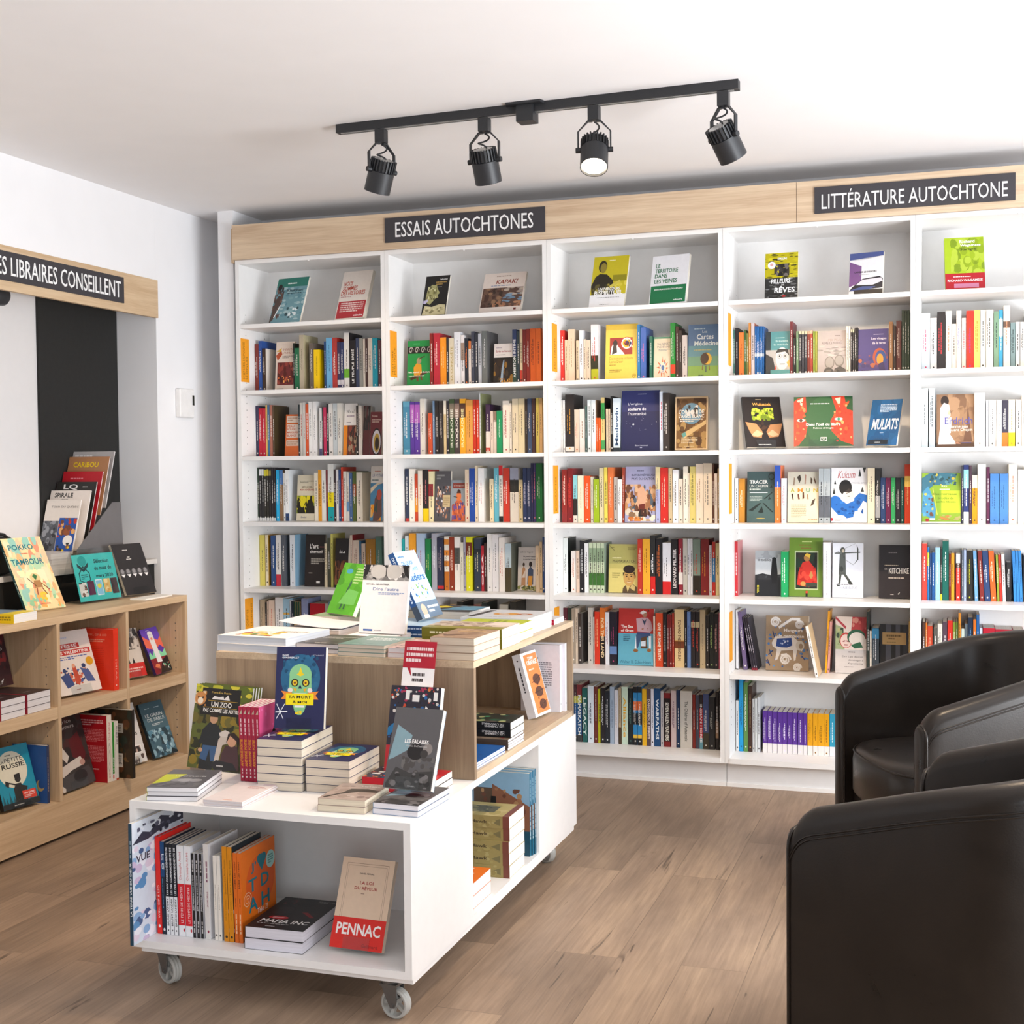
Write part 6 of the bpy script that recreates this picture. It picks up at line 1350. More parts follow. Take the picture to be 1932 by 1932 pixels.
m = MB(); m.box((.016,.0236,.02),(.112,.0242,.352),'b01c30'); draw(m,'R 0 .62 1 .78 eeeaea;P .14 .78 .3 .7 .24 .78 b01c30;X .32 .66 .72 .75 2 3c3030;X .08 .82 .92 .96 3 ecd4d4;X .08 .42 .92 .58 5 ecd4d4', lambda u,v,o: (.016+u*.096,.0235-o,.02+v*.332))
tag(obj('bookmark_card', m, MATTE, None, M), 'tall red quotation card rising behind the crowd covered book', 'card')
# top of the oak box
pile('pair of wide white books at the left end of the oak box top',2,1.1500,-2.115,UTZ,.236,.235,.0225,-6,'ece8e4','N .18 .1 .7 .5 e8c030,a05030,5c8040,d8a878,e8b820 40 .09 .7;N .4 .3 .66 .5 f0ece8,3c2420 8 .06 .7;X .55 .5 .95 .62 3 8c8884;X .2 .84 .5 .88 1 b0aca8',pages='cfd4dc',jit=.006)
pile('pair of dark grey books beside the wide white books on the oak box',2,1.392,-2.085,UTZ,.140,.2,.0130,-4,'4a4744','T LE_DÉMÉNAGEMENT .55 .72 .8 .06 c8c4c0 b;X .1 .6 .9 .68 1 b0acaa;X .1 .1 .7 .15 1 e0dcd8;N 0 0 1 .3 5c5854,383634 16 .12 .6',pages='d8d4d6',jit=.003)
pile('pile of sage green books on the oak box front edge',3,1.5415,-2.118,UTZ,.146,.195,.0108,-3,'7c9890','X .25 .5 .9 .8 3 f0f4f0;N 0 .0 1 .2 8ca8a0,708c84 12 .1 .6',pages='d6c7b4',jit=.003)
pile('pair of pink streaked books near the oak box front edge',2,1.695,-2.118,UTZ,.122,.195,.0132,-2,'d8b4ac','P 0 .2 1 .6 1 .7 0 .3 5c4440;P 0 .5 1 .86 1 .92 0 .58 6c5450;P .2 0 1 .34 1 .42 .1 .06 5c4440;N 0 0 1 1 e8c8c0,c09c94 16 .12 .6',pages='dcd4d4',jit=.003)
pile('pile of brown books at the oak box front right corner',3,1.824,-2.122,UTZ,.13,.2,.0204,-1.5,'9c8068','N 0 0 1 1 8c7058,b09478,7c6450 24 .14 .8;P .1 .3 .5 .36 .9 .5 .6 .4 .2 .2 4c2c24;L .2 .7 .8 .8 .03 d8b060',pages='d4c3ae',jit=.003)
pile('pair of thick olive books with spines to the front on the oak box',2,1.953,-1.885,UTZ,.168,.25,.0285,0,'ccbcaa','R .0 0 .3 1 8c8430;N .3 .2 .95 .95 8c7460,6c5848,b09c88,a48c78 50 .07 1;P .5 0 1 0 1 .3 .6 .35 e4d4c8','74701c','D .5 .7 .9 .24 e0dcb8;D .6 .3 .62 .2 d8d8b0;D .35 .3 .6 .2 d8d8b0',sf=True,jit=.003,pages='e8e6e6')
pile('pair of lime topped books with green spines on the oak box right edge',2,1.948,-1.705,UTZ,.13,.21,.0245,0,'c4cc28','X .2 .3 .9 .6 3 8c9c20','1c8c3c',sf=True,jit=.004,pages='ececec')
pile('pile of white magazines with orange drawings on the oak box',3,1.70,-1.56,UTZ,.228,.24,.0168,-1,'e4e2e0','E .5 .5 .2 .14 e89c28;E .46 .5 .08 .05 e4e2e0;E .76 .52 .12 .09 c8702c;E .76 .52 .05 .04 e4e2e0;P .04 .1 .1 .9 .2 .88 .14 .1 3c3a38;X .3 .12 .8 .16 1 a8a4a0',pages='eeeeee',jit=.004,name='magazine',cat='magazine')
pile('dark book with yellow and blue shapes behind the pale blue leaning book',1,1.455,-1.40,UTZ,.22,.19,.05,-2,'2e2c2c','P 0 .5 .3 .9 .5 .7 .2 .4 e8d020;P .4 .2 .6 .8 1 .9 1 .3 5c9cb8;N .5 .3 1 .9 4c8cac,74b0c8 16 .1 .6','242222',pages='e4e0d8',jit=0)
pile('pair of white books with red tips at the oak box far end',2,1.930,-1.285,UTZ,.12,.14,.0084,0,'eae4e2','X .2 .3 .8 .5 2 c8b8b4','e8e4e4','R 0 0 1 .12 c01c3c',sf=True,jit=.002,pages='f0eeee')
pile('pair of white books under the standing white book on the oak box',2,1.43,-1.905,UTZ,.165,.18,.0095,-2,'e4e2e4','R .2 .0 .5 .1 2454a0','c8ccd8',pages='e4e2e6',jit=.002)
up('standing white book with a grey engraved picture at its top',1.452,-1.790,UTZ+.0197,-5,11.6,.161,.211,.014,'e6e4e6','R 0 .77 1 1 8c8a8a;N 0 .77 1 1 1c1a1a,c8c6c6,3c3a3a,a8a6a6,dcdada 80 .05 .8;E .34 .9 .18 .1 b8b6b4;E .66 .9 .18 .1 b8b6b4;P .0 .8 .04 1 .16 1 .1 .86 1c1a1a;P 1 .8 .96 1 .84 1 .9 .86 1c1a1a;L .5 .8 .5 1 .02 2c2a2a;P .4 .77 .5 .84 .6 .77 6c6a6a;T ETHEL_GROFFIER .34 .70 .5 .022 5c5c64 b;T Dire_l\'autre .52 .62 .56 .05 4c6ca8;X .36 .56 .92 .6 2 8ca0c8;R .1 .03 .3 .055 2454a0;X .34 .03 .55 .055 1 a0a0a8','d8d8e0')
pile('pair of books with blue spines under the pale blue leaning book',2,1.692,-1.698,UTZ,.2,.2,.0178,0,'b8d4ec','','1e4880','D .5 .1 .9 .3 b8cce8',sf=True,jit=.002,pages='e8ecf0')
LEAD = 'X .1 .9 .6 .94 1 3c6c9c;T DE_QUOI .4 .78 .5 .07 2c64a8 b;T SONT_FAITS .46 .70 .62 .05 5c94c8 b;T LES .3 .66 .14 .03 2c64a8;T leaders .5 .55 .84 .11 2c64a8 b;N .1 .26 .9 .52 e0d050,3c8cc8,f0f4f8,2c64a8,88b848 26 .04 .8;R 0 0 1 .24 6c8094;E .25 .12 .12 .09 d8b8a0;R .13 .0 .37 .05 f0f0f0;X .45 .06 .95 .18 2 f0f4f8'
up('pale blue book with a dark blue spine leaning back on the oak box',1.589,-1.602,UTZ+.0365,86,26,.15,.234,.022,'b9d7ee',LEAD,'1e4c88','V PSYCHO .5 .74 .94 .4 e0ecf8 b;R 0 0 1 .2 3c4858;D .5 .25 .5 .3 c8d8ec')
pile('thick grey-white book with a lifted cover at the left of the oak box',1,1.215,-1.84,UTZ,.2,.2,.034,-3,'d4d0d4','',pages='d0c4bc',jit=0)
m = MB(); N = 12; P = []
for i in range(N+1):
    u = i/N; P.append((1.205+.215*u, .0385+.018*(1-u)**2+.012*max(0,u-.75)*4*0+UTZ+.0003))
m.loft([[(x,y,z) for x,z in P]+[(x,y,z+.0012) for x,z in reversed(P)] for y in (-1.842,-1.66)],'d8d6da')
tag(obj('cardboard_sheet', m, MATTE), 'curved pale sheet lying over the thick grey-white book on the oak box', 'sheet')
pile('pair of pale books below the leaning green book on the oak box',2,1.19,-1.60,UTZ,.2,.19,.0235,-2,'9cb48c','',pages='e0d8cc',jit=.003)
up('bright green book leaning back on the oak box',1.235,-1.572,UTZ+.048,-30,26,.15,.178,.016,'5cb420','N 0 0 1 1 54a81c,64bc28,4c9c1c 24 .16 .8;X .55 .6 .95 .92 6 c8e8a0;E .3 .84 .12 .05 4ca8c8;P .4 .1 .44 .5 .5 .7 .52 .5 .6 .1 .54 .1 .5 .4 .46 .1 2c5c3c;P .3 .2 .5 .5 .9 .46 .9 .2 78c860;E .5 .6 .04 .05 3c6c50','e8e4e0')
# front compartment of the cart
G = 'spines in the front compartment of the cart'; z = FLZ+.0004
def sp(lab, x0, x1, H, spine, front=None, so='', art='', y=-2.53, d=.15, lean=-1, hard=False, g=G, **k):
    T = x1-x0-.0006; T = T if T > .004 else .004; M = M_spine(x1,y,z+abs(math.sin(math.radians(lean)))*T,lean); book('book', lab, M, g, W=d,H=H,T=T,spine=spine,front=front or spine,spine_ops=so,art=art,hard=hard,**k)
sp('tall navy spine with white capitals overhanging the cart left edge',1.1945,1.2055,.314,'1f4258','d8e0ec','V LA_TERRE_VUE_DU_CŒUR .5 .24 .68 .5 f0f4f4 b;D .5 .72 .86 .22 b0c4cc','N 0 0 1 .82 8cb0d8,e4d4e4,5c90c0,f0f0f8,48608c,d0bcd8 110 .09 .5;N 0 .82 1 1 dce4ec,c8d0dc 16 .1 .4;P 0 .82 .2 .9 .34 .87 .55 .97 .8 .92 1 1 1 .86 .6 .86 .3 .82 3c3c4c;N .1 .83 1 .96 2a2a38,e8ecf4,5c5c70 30 .05 .5;T VUE .2 .66 .26 .06 3c3448 b',y=-2.628,d=.235,lean=0)
sp('red hardback spine with white lettering in the front compartment',1.2108,1.2255,.256,'e4241c',None,'V WIKI,_GIF_&_LSD .5 .16 .5 .42 f4dcd8;E .5 .08 .2 .016 f4f0f0','',hard=True,pages='d8d0d0')
sp('navy spine with large stacked capitals in the front compartment',1.2262,1.2385,.244,'1c2838',None,'R 0 .62 1 1 1c4878;T ST .6 .8 .6 .07 e8f0f4 b;T GI .6 .7 .6 .07 e8f0f4 b;D .4 .28 .6 .16 5c9cc8;E .5 .05 .25 .018 e8e8e8')
for i in range(3):
    x0 = 1.2393+.0118*i; sp(['left','middle','right'][i]+' of three black over white spines in the front compartment',x0,x0+.0113,.240,'1c1e22','1c2c44','R 0 0 1 .42 ececee;V LES_DIX_COMMANDEMENTS_DE .5 .44 .96 .5 f0f0f2 b;V BRUNO_LANDRY .5 .1 .4 .5 1c1e22 b;E .5 .05 .14 .01 3c3c3c')
for i in range(2):
    x0 = 1.2757+.0212*i; sp(['left','right'][i]+' of two white spines with a red band in the front compartment',x0,x0+.0205,.238,'eeeef0','e8eaf0','R 0 .12 1 .58 d8202c;V LE_TEMPS_DE_MÉDITER .5 .15 .55 .4 f4e4e4;V Christophe_André .5 .62 .93 .42 d04048;E .8 .07 .12 .02 c02030')
for i in range(3):
    x0 = 1.3185+.0118*i; sp(['left','middle','right'][i]+' of three thin black spines in the front compartment',x0,x0+.0085,.221,'1e1c1d','e8e6ea','V JEAN_WILKINS,_LE_DOC_DES_ADOS .5 .32 .74 .55 e4e2e0 b;D .5 .78 .92 .4 d0ccca;D .5 .06 .2 .4 d0ccca')
sp('tall white spine with plum lettering in the front compartment',1.3550,1.3700,.248,'dedad6','e8e6e8','V SAVOIRS_CRÉOLES .6 .34 .5 .34 8c2c50 b;D .6 .6 .84 .3 8c5c70;E .6 .08 .18 .015 8c2040')
for i in range(2):
    x0 = 1.3830+.0108*i; sp(['left','right'][i]+' of two cream spines in the front compartment',x0,x0+.0103,.220,'ece6dc','e8e6e4','V JE_SUIS_INDESTRUCTIBLE .5 .36 .66 .34 8c7c6c;E .5 .06 .22 .014 6c6660')
for i in range(2):
    x0 = 1.4100+.0150*i; sp(['left','right'][i]+' of two mustard spines in the front compartment',x0,x0+.0145,.246,'dc8c10','1f2c34','V Lettres_au_frère_Marie-Victorin .5 .5 .86 .32 6c4408;V MARCELLE_GAUVREAU .5 .22 .44 .3 a06c10;E .5 .05 .24 .014 3c2808','R 0 .1 1 .14 c8ccd8;R 0 .3 1 .34 c8ccd8')
for i in range(2):
    x0 = 1.4415+.0118*i; sp(['left','right'][i]+' of two orange books in the front compartment',x0,x0+.0113,.232,'e06c1c','e8731c','V J\'AIME_LES_TDAH .5 .6 .9 .42 5c2c10 b;D .5 .1 .34 .3 f4d0a8;D .5 .4 .5 .3 a04c18','E .55 .58 .42 .3 dc5c1c;T J\' .36 .7 .16 .12 1c7484 b;P .6 .88 .72 .8 .6 .68 .48 .8 1c7484;E .54 .83 .075 .05 1c7484;E .66 .83 .075 .05 1c7484;E .86 .76 .13 .1 a8dcd8;X .78 .71 .94 .82 4 4c8c88;T T .32 .5 .24 .15 1c7484 b;T D .68 .5 .24 .15 1c7484 b;T A .32 .28 .26 .16 1c7484 b;T H .68 .28 .24 .16 1c7484 b;T Take_2! .58 .22 .3 .06 f4f0ec n .2;W .16 .44 .12 2.4 .008 f0c8a0',d=.178)
MAF = 'N 0 .4 1 1 1c1a1b,2a2628 12 .2 .6;N .1 .78 .3 .92 6c2428,3c1c1e 10 .04 .7;P .6 .55 .85 .4 .9 .42 .7 .56 7c2024;E .34 .34 .17 .05 b01c28;X .24 .32 .44 .36 2 e8c8c8;T MAFIA_INC .52 .18 .82 .1 eceae8 b .08;X .1 .13 .9 .155 1 c0bcba;X .3 .05 .55 .08 1 c8c4c4;X .66 .88 .95 .94 2 8c8888'
pile('pair of thick black books in the front compartment of the cart',2,1.4857,-2.560,FLZ,.161,.235,.0283,2,'211f20',MAF,pages='dcd9e2',jit=.004)
PEN = 'R .1 .3 .9 .94 8c6c58;R .105 .3 .895 .936 e2c8ae;R .13 .3 .87 .915 8c6c58;R .134 .3 .866 .912 e2c8ae;T DANIEL_PENNAC .5 .82 .28 .018 4c3c34 b;T LA_LOI .52 .71 .26 .036 a02824 b;T DU_RÊVEUR .52 .65 .44 .042 a02824 b;X .44 .6 .56 .615 1 7c5c50;R 0 0 1 .34 d82418;T PENNAC .5 .15 .84 .13 f6f0ee b;T Gallimard .75 .03 .3 .035 7c1410'
up('cream book with a red band bearing large white capitals on a stand',1.702,-2.516,FLZ,-1.6,23,.146,.222,.016,'e2c8ae',PEN,st='cream book with red band',pages='e4d4c0')
# right side compartment
ECHO = 'R 0 0 1 .1 7c4438;N 0 .12 1 1 b4a468,a89858,c0b078 16 .2 .8;R .25 .3 .75 .8 5c5c48;N .25 .3 .75 .8 3c4038,6c6c54,8c8864 24 .07 .8;X .2 .84 .9 .94 2 8c7c48'
pile('pile of thick olive tan books in the right cart compartment',5,1.950,-1.830,FLZ,.146,.2,.0364,0,'b4a468',ECHO,'a09058','R 0 0 1 .1 7c4438;P .2 .14 .5 .28 .8 .14 7c744c;N 0 .2 1 .95 a89a60,988850,b0a26c 16 .2 .3;V Echo-Hawk .5 .34 .86 .26 4c4028 b dn',sf=True,jit=.004,pages='eeece8')
pile('pair of orange covered books in the right compartment of the cart',2,1.790,-2.115,FLZ,.15,.145,.036,0,'e4701c','L .3 .2 .7 .9 .06 f0dcd0;L .6 .1 .8 .6 .04 f0dcd0;X .6 .1 .9 .2 2 f4d8c0','d8641c',pages='ececea',jit=.002)
PH = 'R 0 .5 1 1 8cb4d0;N 0 .0 1 .6 3c3430,2c2828,5c4c44 30 .1 .7;P .1 .3 .1 .8 .4 .8 .4 .3 5c4838;P .4 .3 .4 .85 1 .6 1 .2 8c5c44;N .1 .4 .95 .8 a07050,6c4434,b08860 30 .05 1;P .34 .3 .38 .7 .46 .7 .48 .3 1c1a1a;R 0 0 1 .3 1c4c60'
for i in range(3):
    T = .0135; M = Tm(1.948-.004*i,-1.5585-(T+.0004)*i,FLZ+.0004) @ Rot(180,'Z')
    book('book', ['rear','middle','front'][i]+' of three teal spines standing in the right compartment', M, 'teal spines in the right compartment', W=.205,H=.268-.004*i,T=T,spine='1c6480',front='2c6c84',back='34444c',back_ops=PH,spine_ops='D .5 .2 .6 .4 d8e8ec;D .5 .66 .92 .3 a8ccd8')
z = UB+.0185
pile('pile of blue magazines in the oak box compartment',3,1.745,-2.095,z,.2,.238,.0066,-1,'1c5ca4','N 0 .2 1 1 2468b0,1c4c94,e8f0f8,1c5ca4 24 .03 .8;E .4 .4 .3 .2 e0f0f4;E .4 .4 .27 .18 3cb0b8;E .2 .44 .06 .05 d8a050','d8e4f0',name='magazine',cat='magazine',pages='f0f0f2',jit=.005)
pile('pile of brown and blue magazines in the oak box compartment',4,1.952,-1.838,z,.15,.205,.0079,0,'7c6c5c','R 0 .62 1 1 1c6ca8;P .1 .1 .5 .5 .9 .1 8c2c30;N 0 0 1 .6 6c5c50,8c7c6c 12 .16 .6','54463c','R 0 .62 1 1 1c5c94',sf=True,name='magazine',cat='magazine',pages='eeeef2',jit=.004)
pile('pair of black books on the brown and blue magazines',2,1.952,-1.812,z+.0335,.128,.205,.0222,0,'2a302c','R 0 .86 1 1 b8c8c4;N 0 .1 1 .8 3c8c64,a8a878,2c5c48,5c5450 24 .12 .7','171719','R 0 .84 1 1 a0c4bc;W .5 .92 .3 2 .06 3c6c64;V LES_CHEMINS .4 .1 .4 .26 e8e4e0 b;V DE_L\'INVISIBLE .7 .1 .44 .26 e8e4e0 b;D .5 .56 .8 .24 d8d4d0',sf=True,jit=.002)
for i in range(2):
    T = .02; M = Tm(1.938-.012*i,-1.168-(T+.0005)*i,z+.0004) @ Rot(180,'Z')
    book('book', ['rear','front'][i]+' of two white books standing at the far end of the oak box', M, 'white books at the far end of the oak box', W=.14,H=.232-.004*i,T=T,spine='ecebee',front='e8e6ea',back='e4e0e6',back_ops='X .2 .35 .8 .75 12 8c8890;X .2 .78 .5 .82 1 8c8890' if i else '',spine_ops='D .5 .1 .14 .2 303030')
TO = 'R .16 .04 .98 .96 f08848;T TOMMY .56 .87 .36 .05 f6f0ea b;T ORANGE .58 .79 .62 .075 f6f0ea b;X .3 .7 .9 .74 1 f4d8c0;E .62 .56 .24 .08 5c3828;L .3 .52 .94 .6 .012 3c2418;E .6 .36 .24 .08 5c3828;L .3 .36 .94 .38 .012 3c2418;E .64 .16 .22 .08 5c3828;L .36 .12 .94 .2 .012 3c2418;N .42 .1 .8 .6 7c4c34,4c2c20 14 .04 .6'
up('white book with an orange cover panel of feathers in the oak box',1.89,-1.365,z,84,15.6,.127,.215,.03,'eceaec',TO,'e4e2e6','D .5 .4 .8 .2 3c3c44;E .5 .9 .1 .012 2c2c30')
# low shelving: top
ZT, ZM, ZB = .821, .490, .140
up('large picture book with a green spine and pastel cover on the low shelving',-.125,-1.355,ZT,80,27,.191,.305,.012,'f0d8a4','N 0 0 1 1 f0b880,e8e0a0,b8d8b0,f4c8a0,f0e0b8,e89878,98c8b8 110 .09 1.6;N .1 .3 .8 .55 f4ecb8,f0e8c0 14 .12 .8;T POKKO .42 .83 .62 .075 1c7480 b;X .36 .76 .66 .79 1 d87858;T TAMBOUR .46 .62 .8 .085 1c7480 b;E .5 .43 .13 .07 e4c890;P .44 .46 .5 .4 .56 .46 .5 .49 3c7444;P .4 .3 .44 .4 .6 .4 .62 .3 b08050;L .3 .44 .46 .32 .015 6c4428;L .6 .36 .76 .26 .015 8c3028;L .46 .3 .42 .2 .02 8c3028;L .58 .3 .66 .2 .02 8c3028;E .56 .18 .1 .06 f0c840;N .1 .02 .9 .2 98c89c,f0b060,e8e8b0 24 .06 .8;X .4 .06 .8 .09 1 e08060','14484c','D .5 .2 .4 .3 d8e8d8;D .5 .56 .82 .3 d8e8d8',hard=True)
r = thing('sign_holder','clear acrylic holder with a turquoise notice on the low shelving','sign holder', M_face(-.11,-1.05,ZT+.010,83.8,14.5,0)); a = MB()
a.box((-.006,-.0050,-.004),(.243,-.0032,.215)); a.box((-.006,.0012,-.004),(.243,.0032,.215))
a.loft([[(x,yy,zz) for x in (-.006,.243)]+[(x,yy+dy,zz+dz) for x in (.243,-.006)] for yy,zz,dy,dz in ((.0034,.20,.002,0),(.11,.022,.002,0))]); a.loft([[(x,yy,zz) for x in (-.006,.243)]+[(x,yy,zz+.002) for x in (.243,-.006)] for yy,zz in ((-.0050,-.0062),(.112,.0225))]); obj('holder', a, ACRYL, r)
c = MB(); c.box((0,0,0),(.237,.0008,.192),'3fbfb8'); draw(c,'P .09 .6 .22 .76 .35 .6 .35 .44 .22 .38 .09 .44 1c3c40;P .11 .59 .22 .72 .33 .59 .33 .45 .22 .4 .11 .45 46c2bc;P .09 .82 .22 .7 .35 .82 .35 .74 .22 .62 .09 .74 1c3c40;E .22 .86 .1 .11 189c98;X .14 .46 .3 .58 3 1c3c40;T Sélection .68 .79 .36 .09 1c3438 b;T du_mois_de .69 .64 .42 .09 1c3438 b;T mars_2020 .7 .48 .42 .075 1c3438 b;R .04 .1 .22 .4 d8d0c8;N .04 .1 .22 .4 7c5c4c,3c3430,e8e0d8 12 .05 1;R .24 .12 .4 .42 5c2444;R .44 .1 .6 .44 e8f0f4;R .45 .12 .59 .42 8cc4e0;E .52 .3 .05 .05 e8d850;R .63 .14 .79 .44 e0b870;N .63 .14 .79 .44 f0d8a0,d8a058 6 .05 1;R .81 .1 .97 .44 3a2428', lambda u,v,o: (u*.237,-o-.0001,v*.192)); obj('notice', c, MATTE, r)
up('black book with a row of pale portraits at the low shelving right end',-.089,-.770,ZT,81,23,.177,.228,.012,'2e2c2e','X .32 .86 .62 .89 1 d8d4d0;X .4 .72 .52 .75 1 d8d4d0;X .36 .68 .56 .71 1 d8d4d0;'+';'.join('E %.2f .44 .085 .07 5c5a5c;P %.2f .4 %.2f .34 %.2f .4 e0dede;E %.2f .46 .05 .045 8c8a8c'%(x,x-.07,x,x+.07,x) for x in (.1,.29,.48,.67,.86)),'c8bca8',st='black portrait book',pages='c8bca8')
pile('thick yellow book lying on the low shelving',1,.068,-1.665,ZT,.13,.2,.033,2,'e8c818','R .0 .3 1 1 7c94a8;R 0 0 1 .3 ecd01c','e0be10','D .4 .06 .34 .2 8c7810;D .65 .06 .3 .2 8c7810',sf=True,jit=0,pages='eeecea')
tag(obj('leaflet', bx((-.03,-.835,ZT+.0004),(.045,-.64,ZT+.0065)), simple('white_paper','efece6',.8)), 'white leaflet lying flat at the low shelving right end', 'leaflet')
# low shelving: middle row
for nm, y0 in (('left pile of white edged books in the middle row',-1.738),('right pile of white edged books in the middle row',-1.600)):
    [book('book',(['bottom','middle','top'][i]+' of '+nm), Tm(.066,y0,ZM+(i+1)*.0235) @ Rot(90,'Z') @ RX90, nm, W=.126,H=.19,T=.0232,spine='a83040',front='3c2c30',pages='e6e4e8',art='X .3 .2 .8 .3 1 8c8084') for i in range(3)]
up('dark red book standing on the white edged piles',-.105,-1.622,ZM+.0708,86,14,.148,.205,.014,'3a1c22','N 0 .3 1 1 6c2028,501a20,7c2c30,2c1418 60 .07 2;R .1 .44 .9 .5 8c2c2c;X .1 .82 .8 .85 1 d8c8c8;T PLEURE .5 .7 .5 .05 f0ecec b;T AU_BINGO .55 .64 .6 .05 f0ecec b;X .4 .58 .6 .61 1 c8b8b8;P .6 .08 .72 .14 .66 .06 e0dcdc;X .5 .04 .8 .06 1 c8c4c4',st='dark red book on piles')
up('cream book with red title bars and sketched figures in the middle row',-.007,-1.317,ZM,80.3,19,.206,.246,.016,'e6dcd4','R .05 .72 .72 .8 c03028;T LA_FESSE .36 .735 .6 .05 f0e8e4 b;R .0 .62 .95 .7 c03028;T ALLIS_VALENTINE .46 .635 .9 .05 f0e8e4 b;X .2 .88 .7 .92 1 b8c0d8;X .05 .54 .85 .6 2 4c64a8;E .87 .48 .09 .07 d8a020;N .12 .14 .88 .38 4c64a0,e8e0d8,2c3c6c,c86040 46 .05 .7;N .2 .3 .8 .44 c87048,2c3c6c,f0c0a0 16 .03 1;P .42 .42 .5 .42 .56 .2 .5 .12 .42 .16 c04c30;P .6 .4 .8 .34 .9 .14 .7 .16 4c5c90;P .1 .3 .3 .34 .38 .14 .2 .1 3c4c80;E .46 .44 .04 .035 e0a080;E .7 .42 .05 .035 2c3c6c;E .22 .38 .04 .035 2c3c6c;X .4 .05 .6 .07 1 a06050','d8504c',st='cream title bar book')
book('book','bright red hardback standing back to front in the middle row', Tm(.062,-1.052,ZM+.0004) @ Rot(180,'Z'), None, W=.15,H=.242,T=.032,spine='e83418',front='e83418',back='e8371a',hard=True,back_ops='T WIKI,_GIF_&_LSD .5 .88 .6 .04 f09c80;X .2 .78 .75 .84 2 f09c80;X .15 .3 .7 .72 14 d42c14;R .42 .08 .58 .13 6c1c10',spine_ops='V WIKI .5 .16 .5 .3 f4b8a8;E .5 .08 .12 .01 f8e8e4')
up('cream book with a red lower band beside the purple book',-.03,-.880,ZM,75,19,.117,.206,.014,'d8ccc0','N 0 .6 1 1 c0b4a8,e0d4c8,4c4440,8c8078 30 .1 1;R 0 .0 1 .28 cc2c24;X .05 .1 .9 .2 2 f0c8c0;X .2 .55 .8 .6 1 6c645c;P .3 .28 .4 .28 .36 .44 1c1a18;P .5 .28 .62 .28 .56 .4 1c1a18','3c3430',st='cream red banded book')
up('purple and coral illustrated book with a white tower in the middle row',.037,-.755,ZM,96.8,22,.148,.2,.012,'6c48c0','P 0 .86 .3 .74 .5 .8 .8 .7 1 .78 1 .5 .7 .56 .4 .5 0 .6 f07058;P 0 .5 .2 .56 .5 .5 .8 .6 1 .5 1 .36 0 .4 5c34a8;P 0 .42 .1 .5 .2 .4 .3 .5 .4 .42 .6 .5 .8 .42 1 .5 1 .3 0 .34 8ce0b0;R 0 .0 1 .34 8c2030;P .3 .0 .6 .26 1 .34 1 0 1c1820;N .6 .04 .95 .2 f0f0e8,8ce0b0,f07058 10 .03 1;R .34 .24 .62 .88 f0eeee;E .48 .88 .14 .05 f0eeee;X .4 .84 .56 .86 1 6c6090;E .48 .76 .06 .03 f09070;P .1 .16 .2 .22 .4 .2 .36 .1 e88058;X .3 .94 .6 .96 1 e0d8f0','2c2050',st='purple tower book')
# low shelving: bottom row
up('blue book with a pale moon and an axe carrier silhouette',.008,-1.663,ZB,80,18,.162,.221,.02,'2092b0','E .46 .62 .4 .3 e4e0cc;T LA .22 .74 .12 .04 242220;T PETITE .54 .74 .48 .07 242220;T RUSSIE .5 .64 .62 .08 242220 b;X .34 .84 .62 .87 1 4c4a40;P .36 .06 .38 .3 .46 .38 .6 .38 .66 .28 .7 .06 2c2a28;E .54 .45 .08 .055 2c2a28;P .46 .48 .46 .53 .62 .54 .62 .48 2c2a28;L .26 .42 .74 .28 .025 2c2a28;P .2 .46 .3 .42 .26 .34 .18 .38 2c2a28;P .62 .34 .76 .3 .72 .24 .64 .26 2c2a28;'+';'.join('P %.2f .0 %.2f %.2f %.2f .0 2c5c68'%(x-.05,x,h,x+.05) for x,h in ((.06,.26),(.14,.2),(.24,.28),(.34,.2),(.78,.3),(.88,.22),(.95,.26)))+';R 0 0 1 .09 262a2c;R .58 .1 .94 .24 d8402c;T UN_LIVRE .76 .18 .28 .03 f4e0dc b;X .62 .12 .9 .17 2 f0d0c8;X .3 .03 .7 .055 1 e0dcd4','1c1c1c',st='blue moon book')
book('book','blue book with a red shape behind the moon book', Tm(.05,-1.4685,ZB+.0004) @ Rot(180,'Z'), None, W=.15,H=.212,T=.014,spine='2c3c64',front='2c5498',back='2f5a9e',back_ops='P .1 .2 .1 .6 .4 .7 .6 .5 .3 .1 8c2030;E .8 .3 .12 .1 c8a868;E .84 .33 .1 .08 2f5a9e',spine_ops='D .5 .2 .8 .3 a08c80')
up('large dark cookbook cover with a seated person in white sleeves',.037,-1.374,ZB,92,15,.208,.295,.012,'3c3836','N 0 .3 1 1 2a2626,3c2a2a,4c2c2c 20 .2 .8;T Patrice .46 .84 .46 .05 c8c4c0;T Demers .5 .77 .5 .05 c8c4c0;P .5 .62 .8 .7 .9 .4 .8 .3 .5 .4 5c2024;P .1 .6 .2 .62 .4 .42 .3 .34 .1 .5 d8d0c8;P .05 .3 .5 .36 .72 .38 .8 .28 .7 .26 .4 .24 .1 .18 d8d0c8;E .74 .3 .08 .04 c0988c;P .0 .0 .1 .18 .5 .2 .9 .24 1 .04 .9 0 4c4a4c;E .6 .14 .2 .08 2c2a2c;P 0 0 0 .1 .1 .04 .08 0 d8d0c8','1c1a1a',st='dark seated person book')
book('book','thick red book standing back to front in the bottom row', Tm(.070,-1.1185,ZB+.0004) @ Rot(180,'Z'), None, W=.145,H=.262,T=.030,spine='e8ddd0',front='a81420',back='b01420',back_ops='X .1 .84 .9 .94 3 e8b0b0;X .1 .6 .9 .8 9 d8787c;X .1 .3 .9 .55 12 d8787c;X .4 .18 .85 .21 1 e8b0b0',spine_ops='V THÉRÈSE .5 .62 .9 .34 c04848;W .5 .34 .34 2 .05 c8c0b4;D .5 .06 .14 .24 c88080')
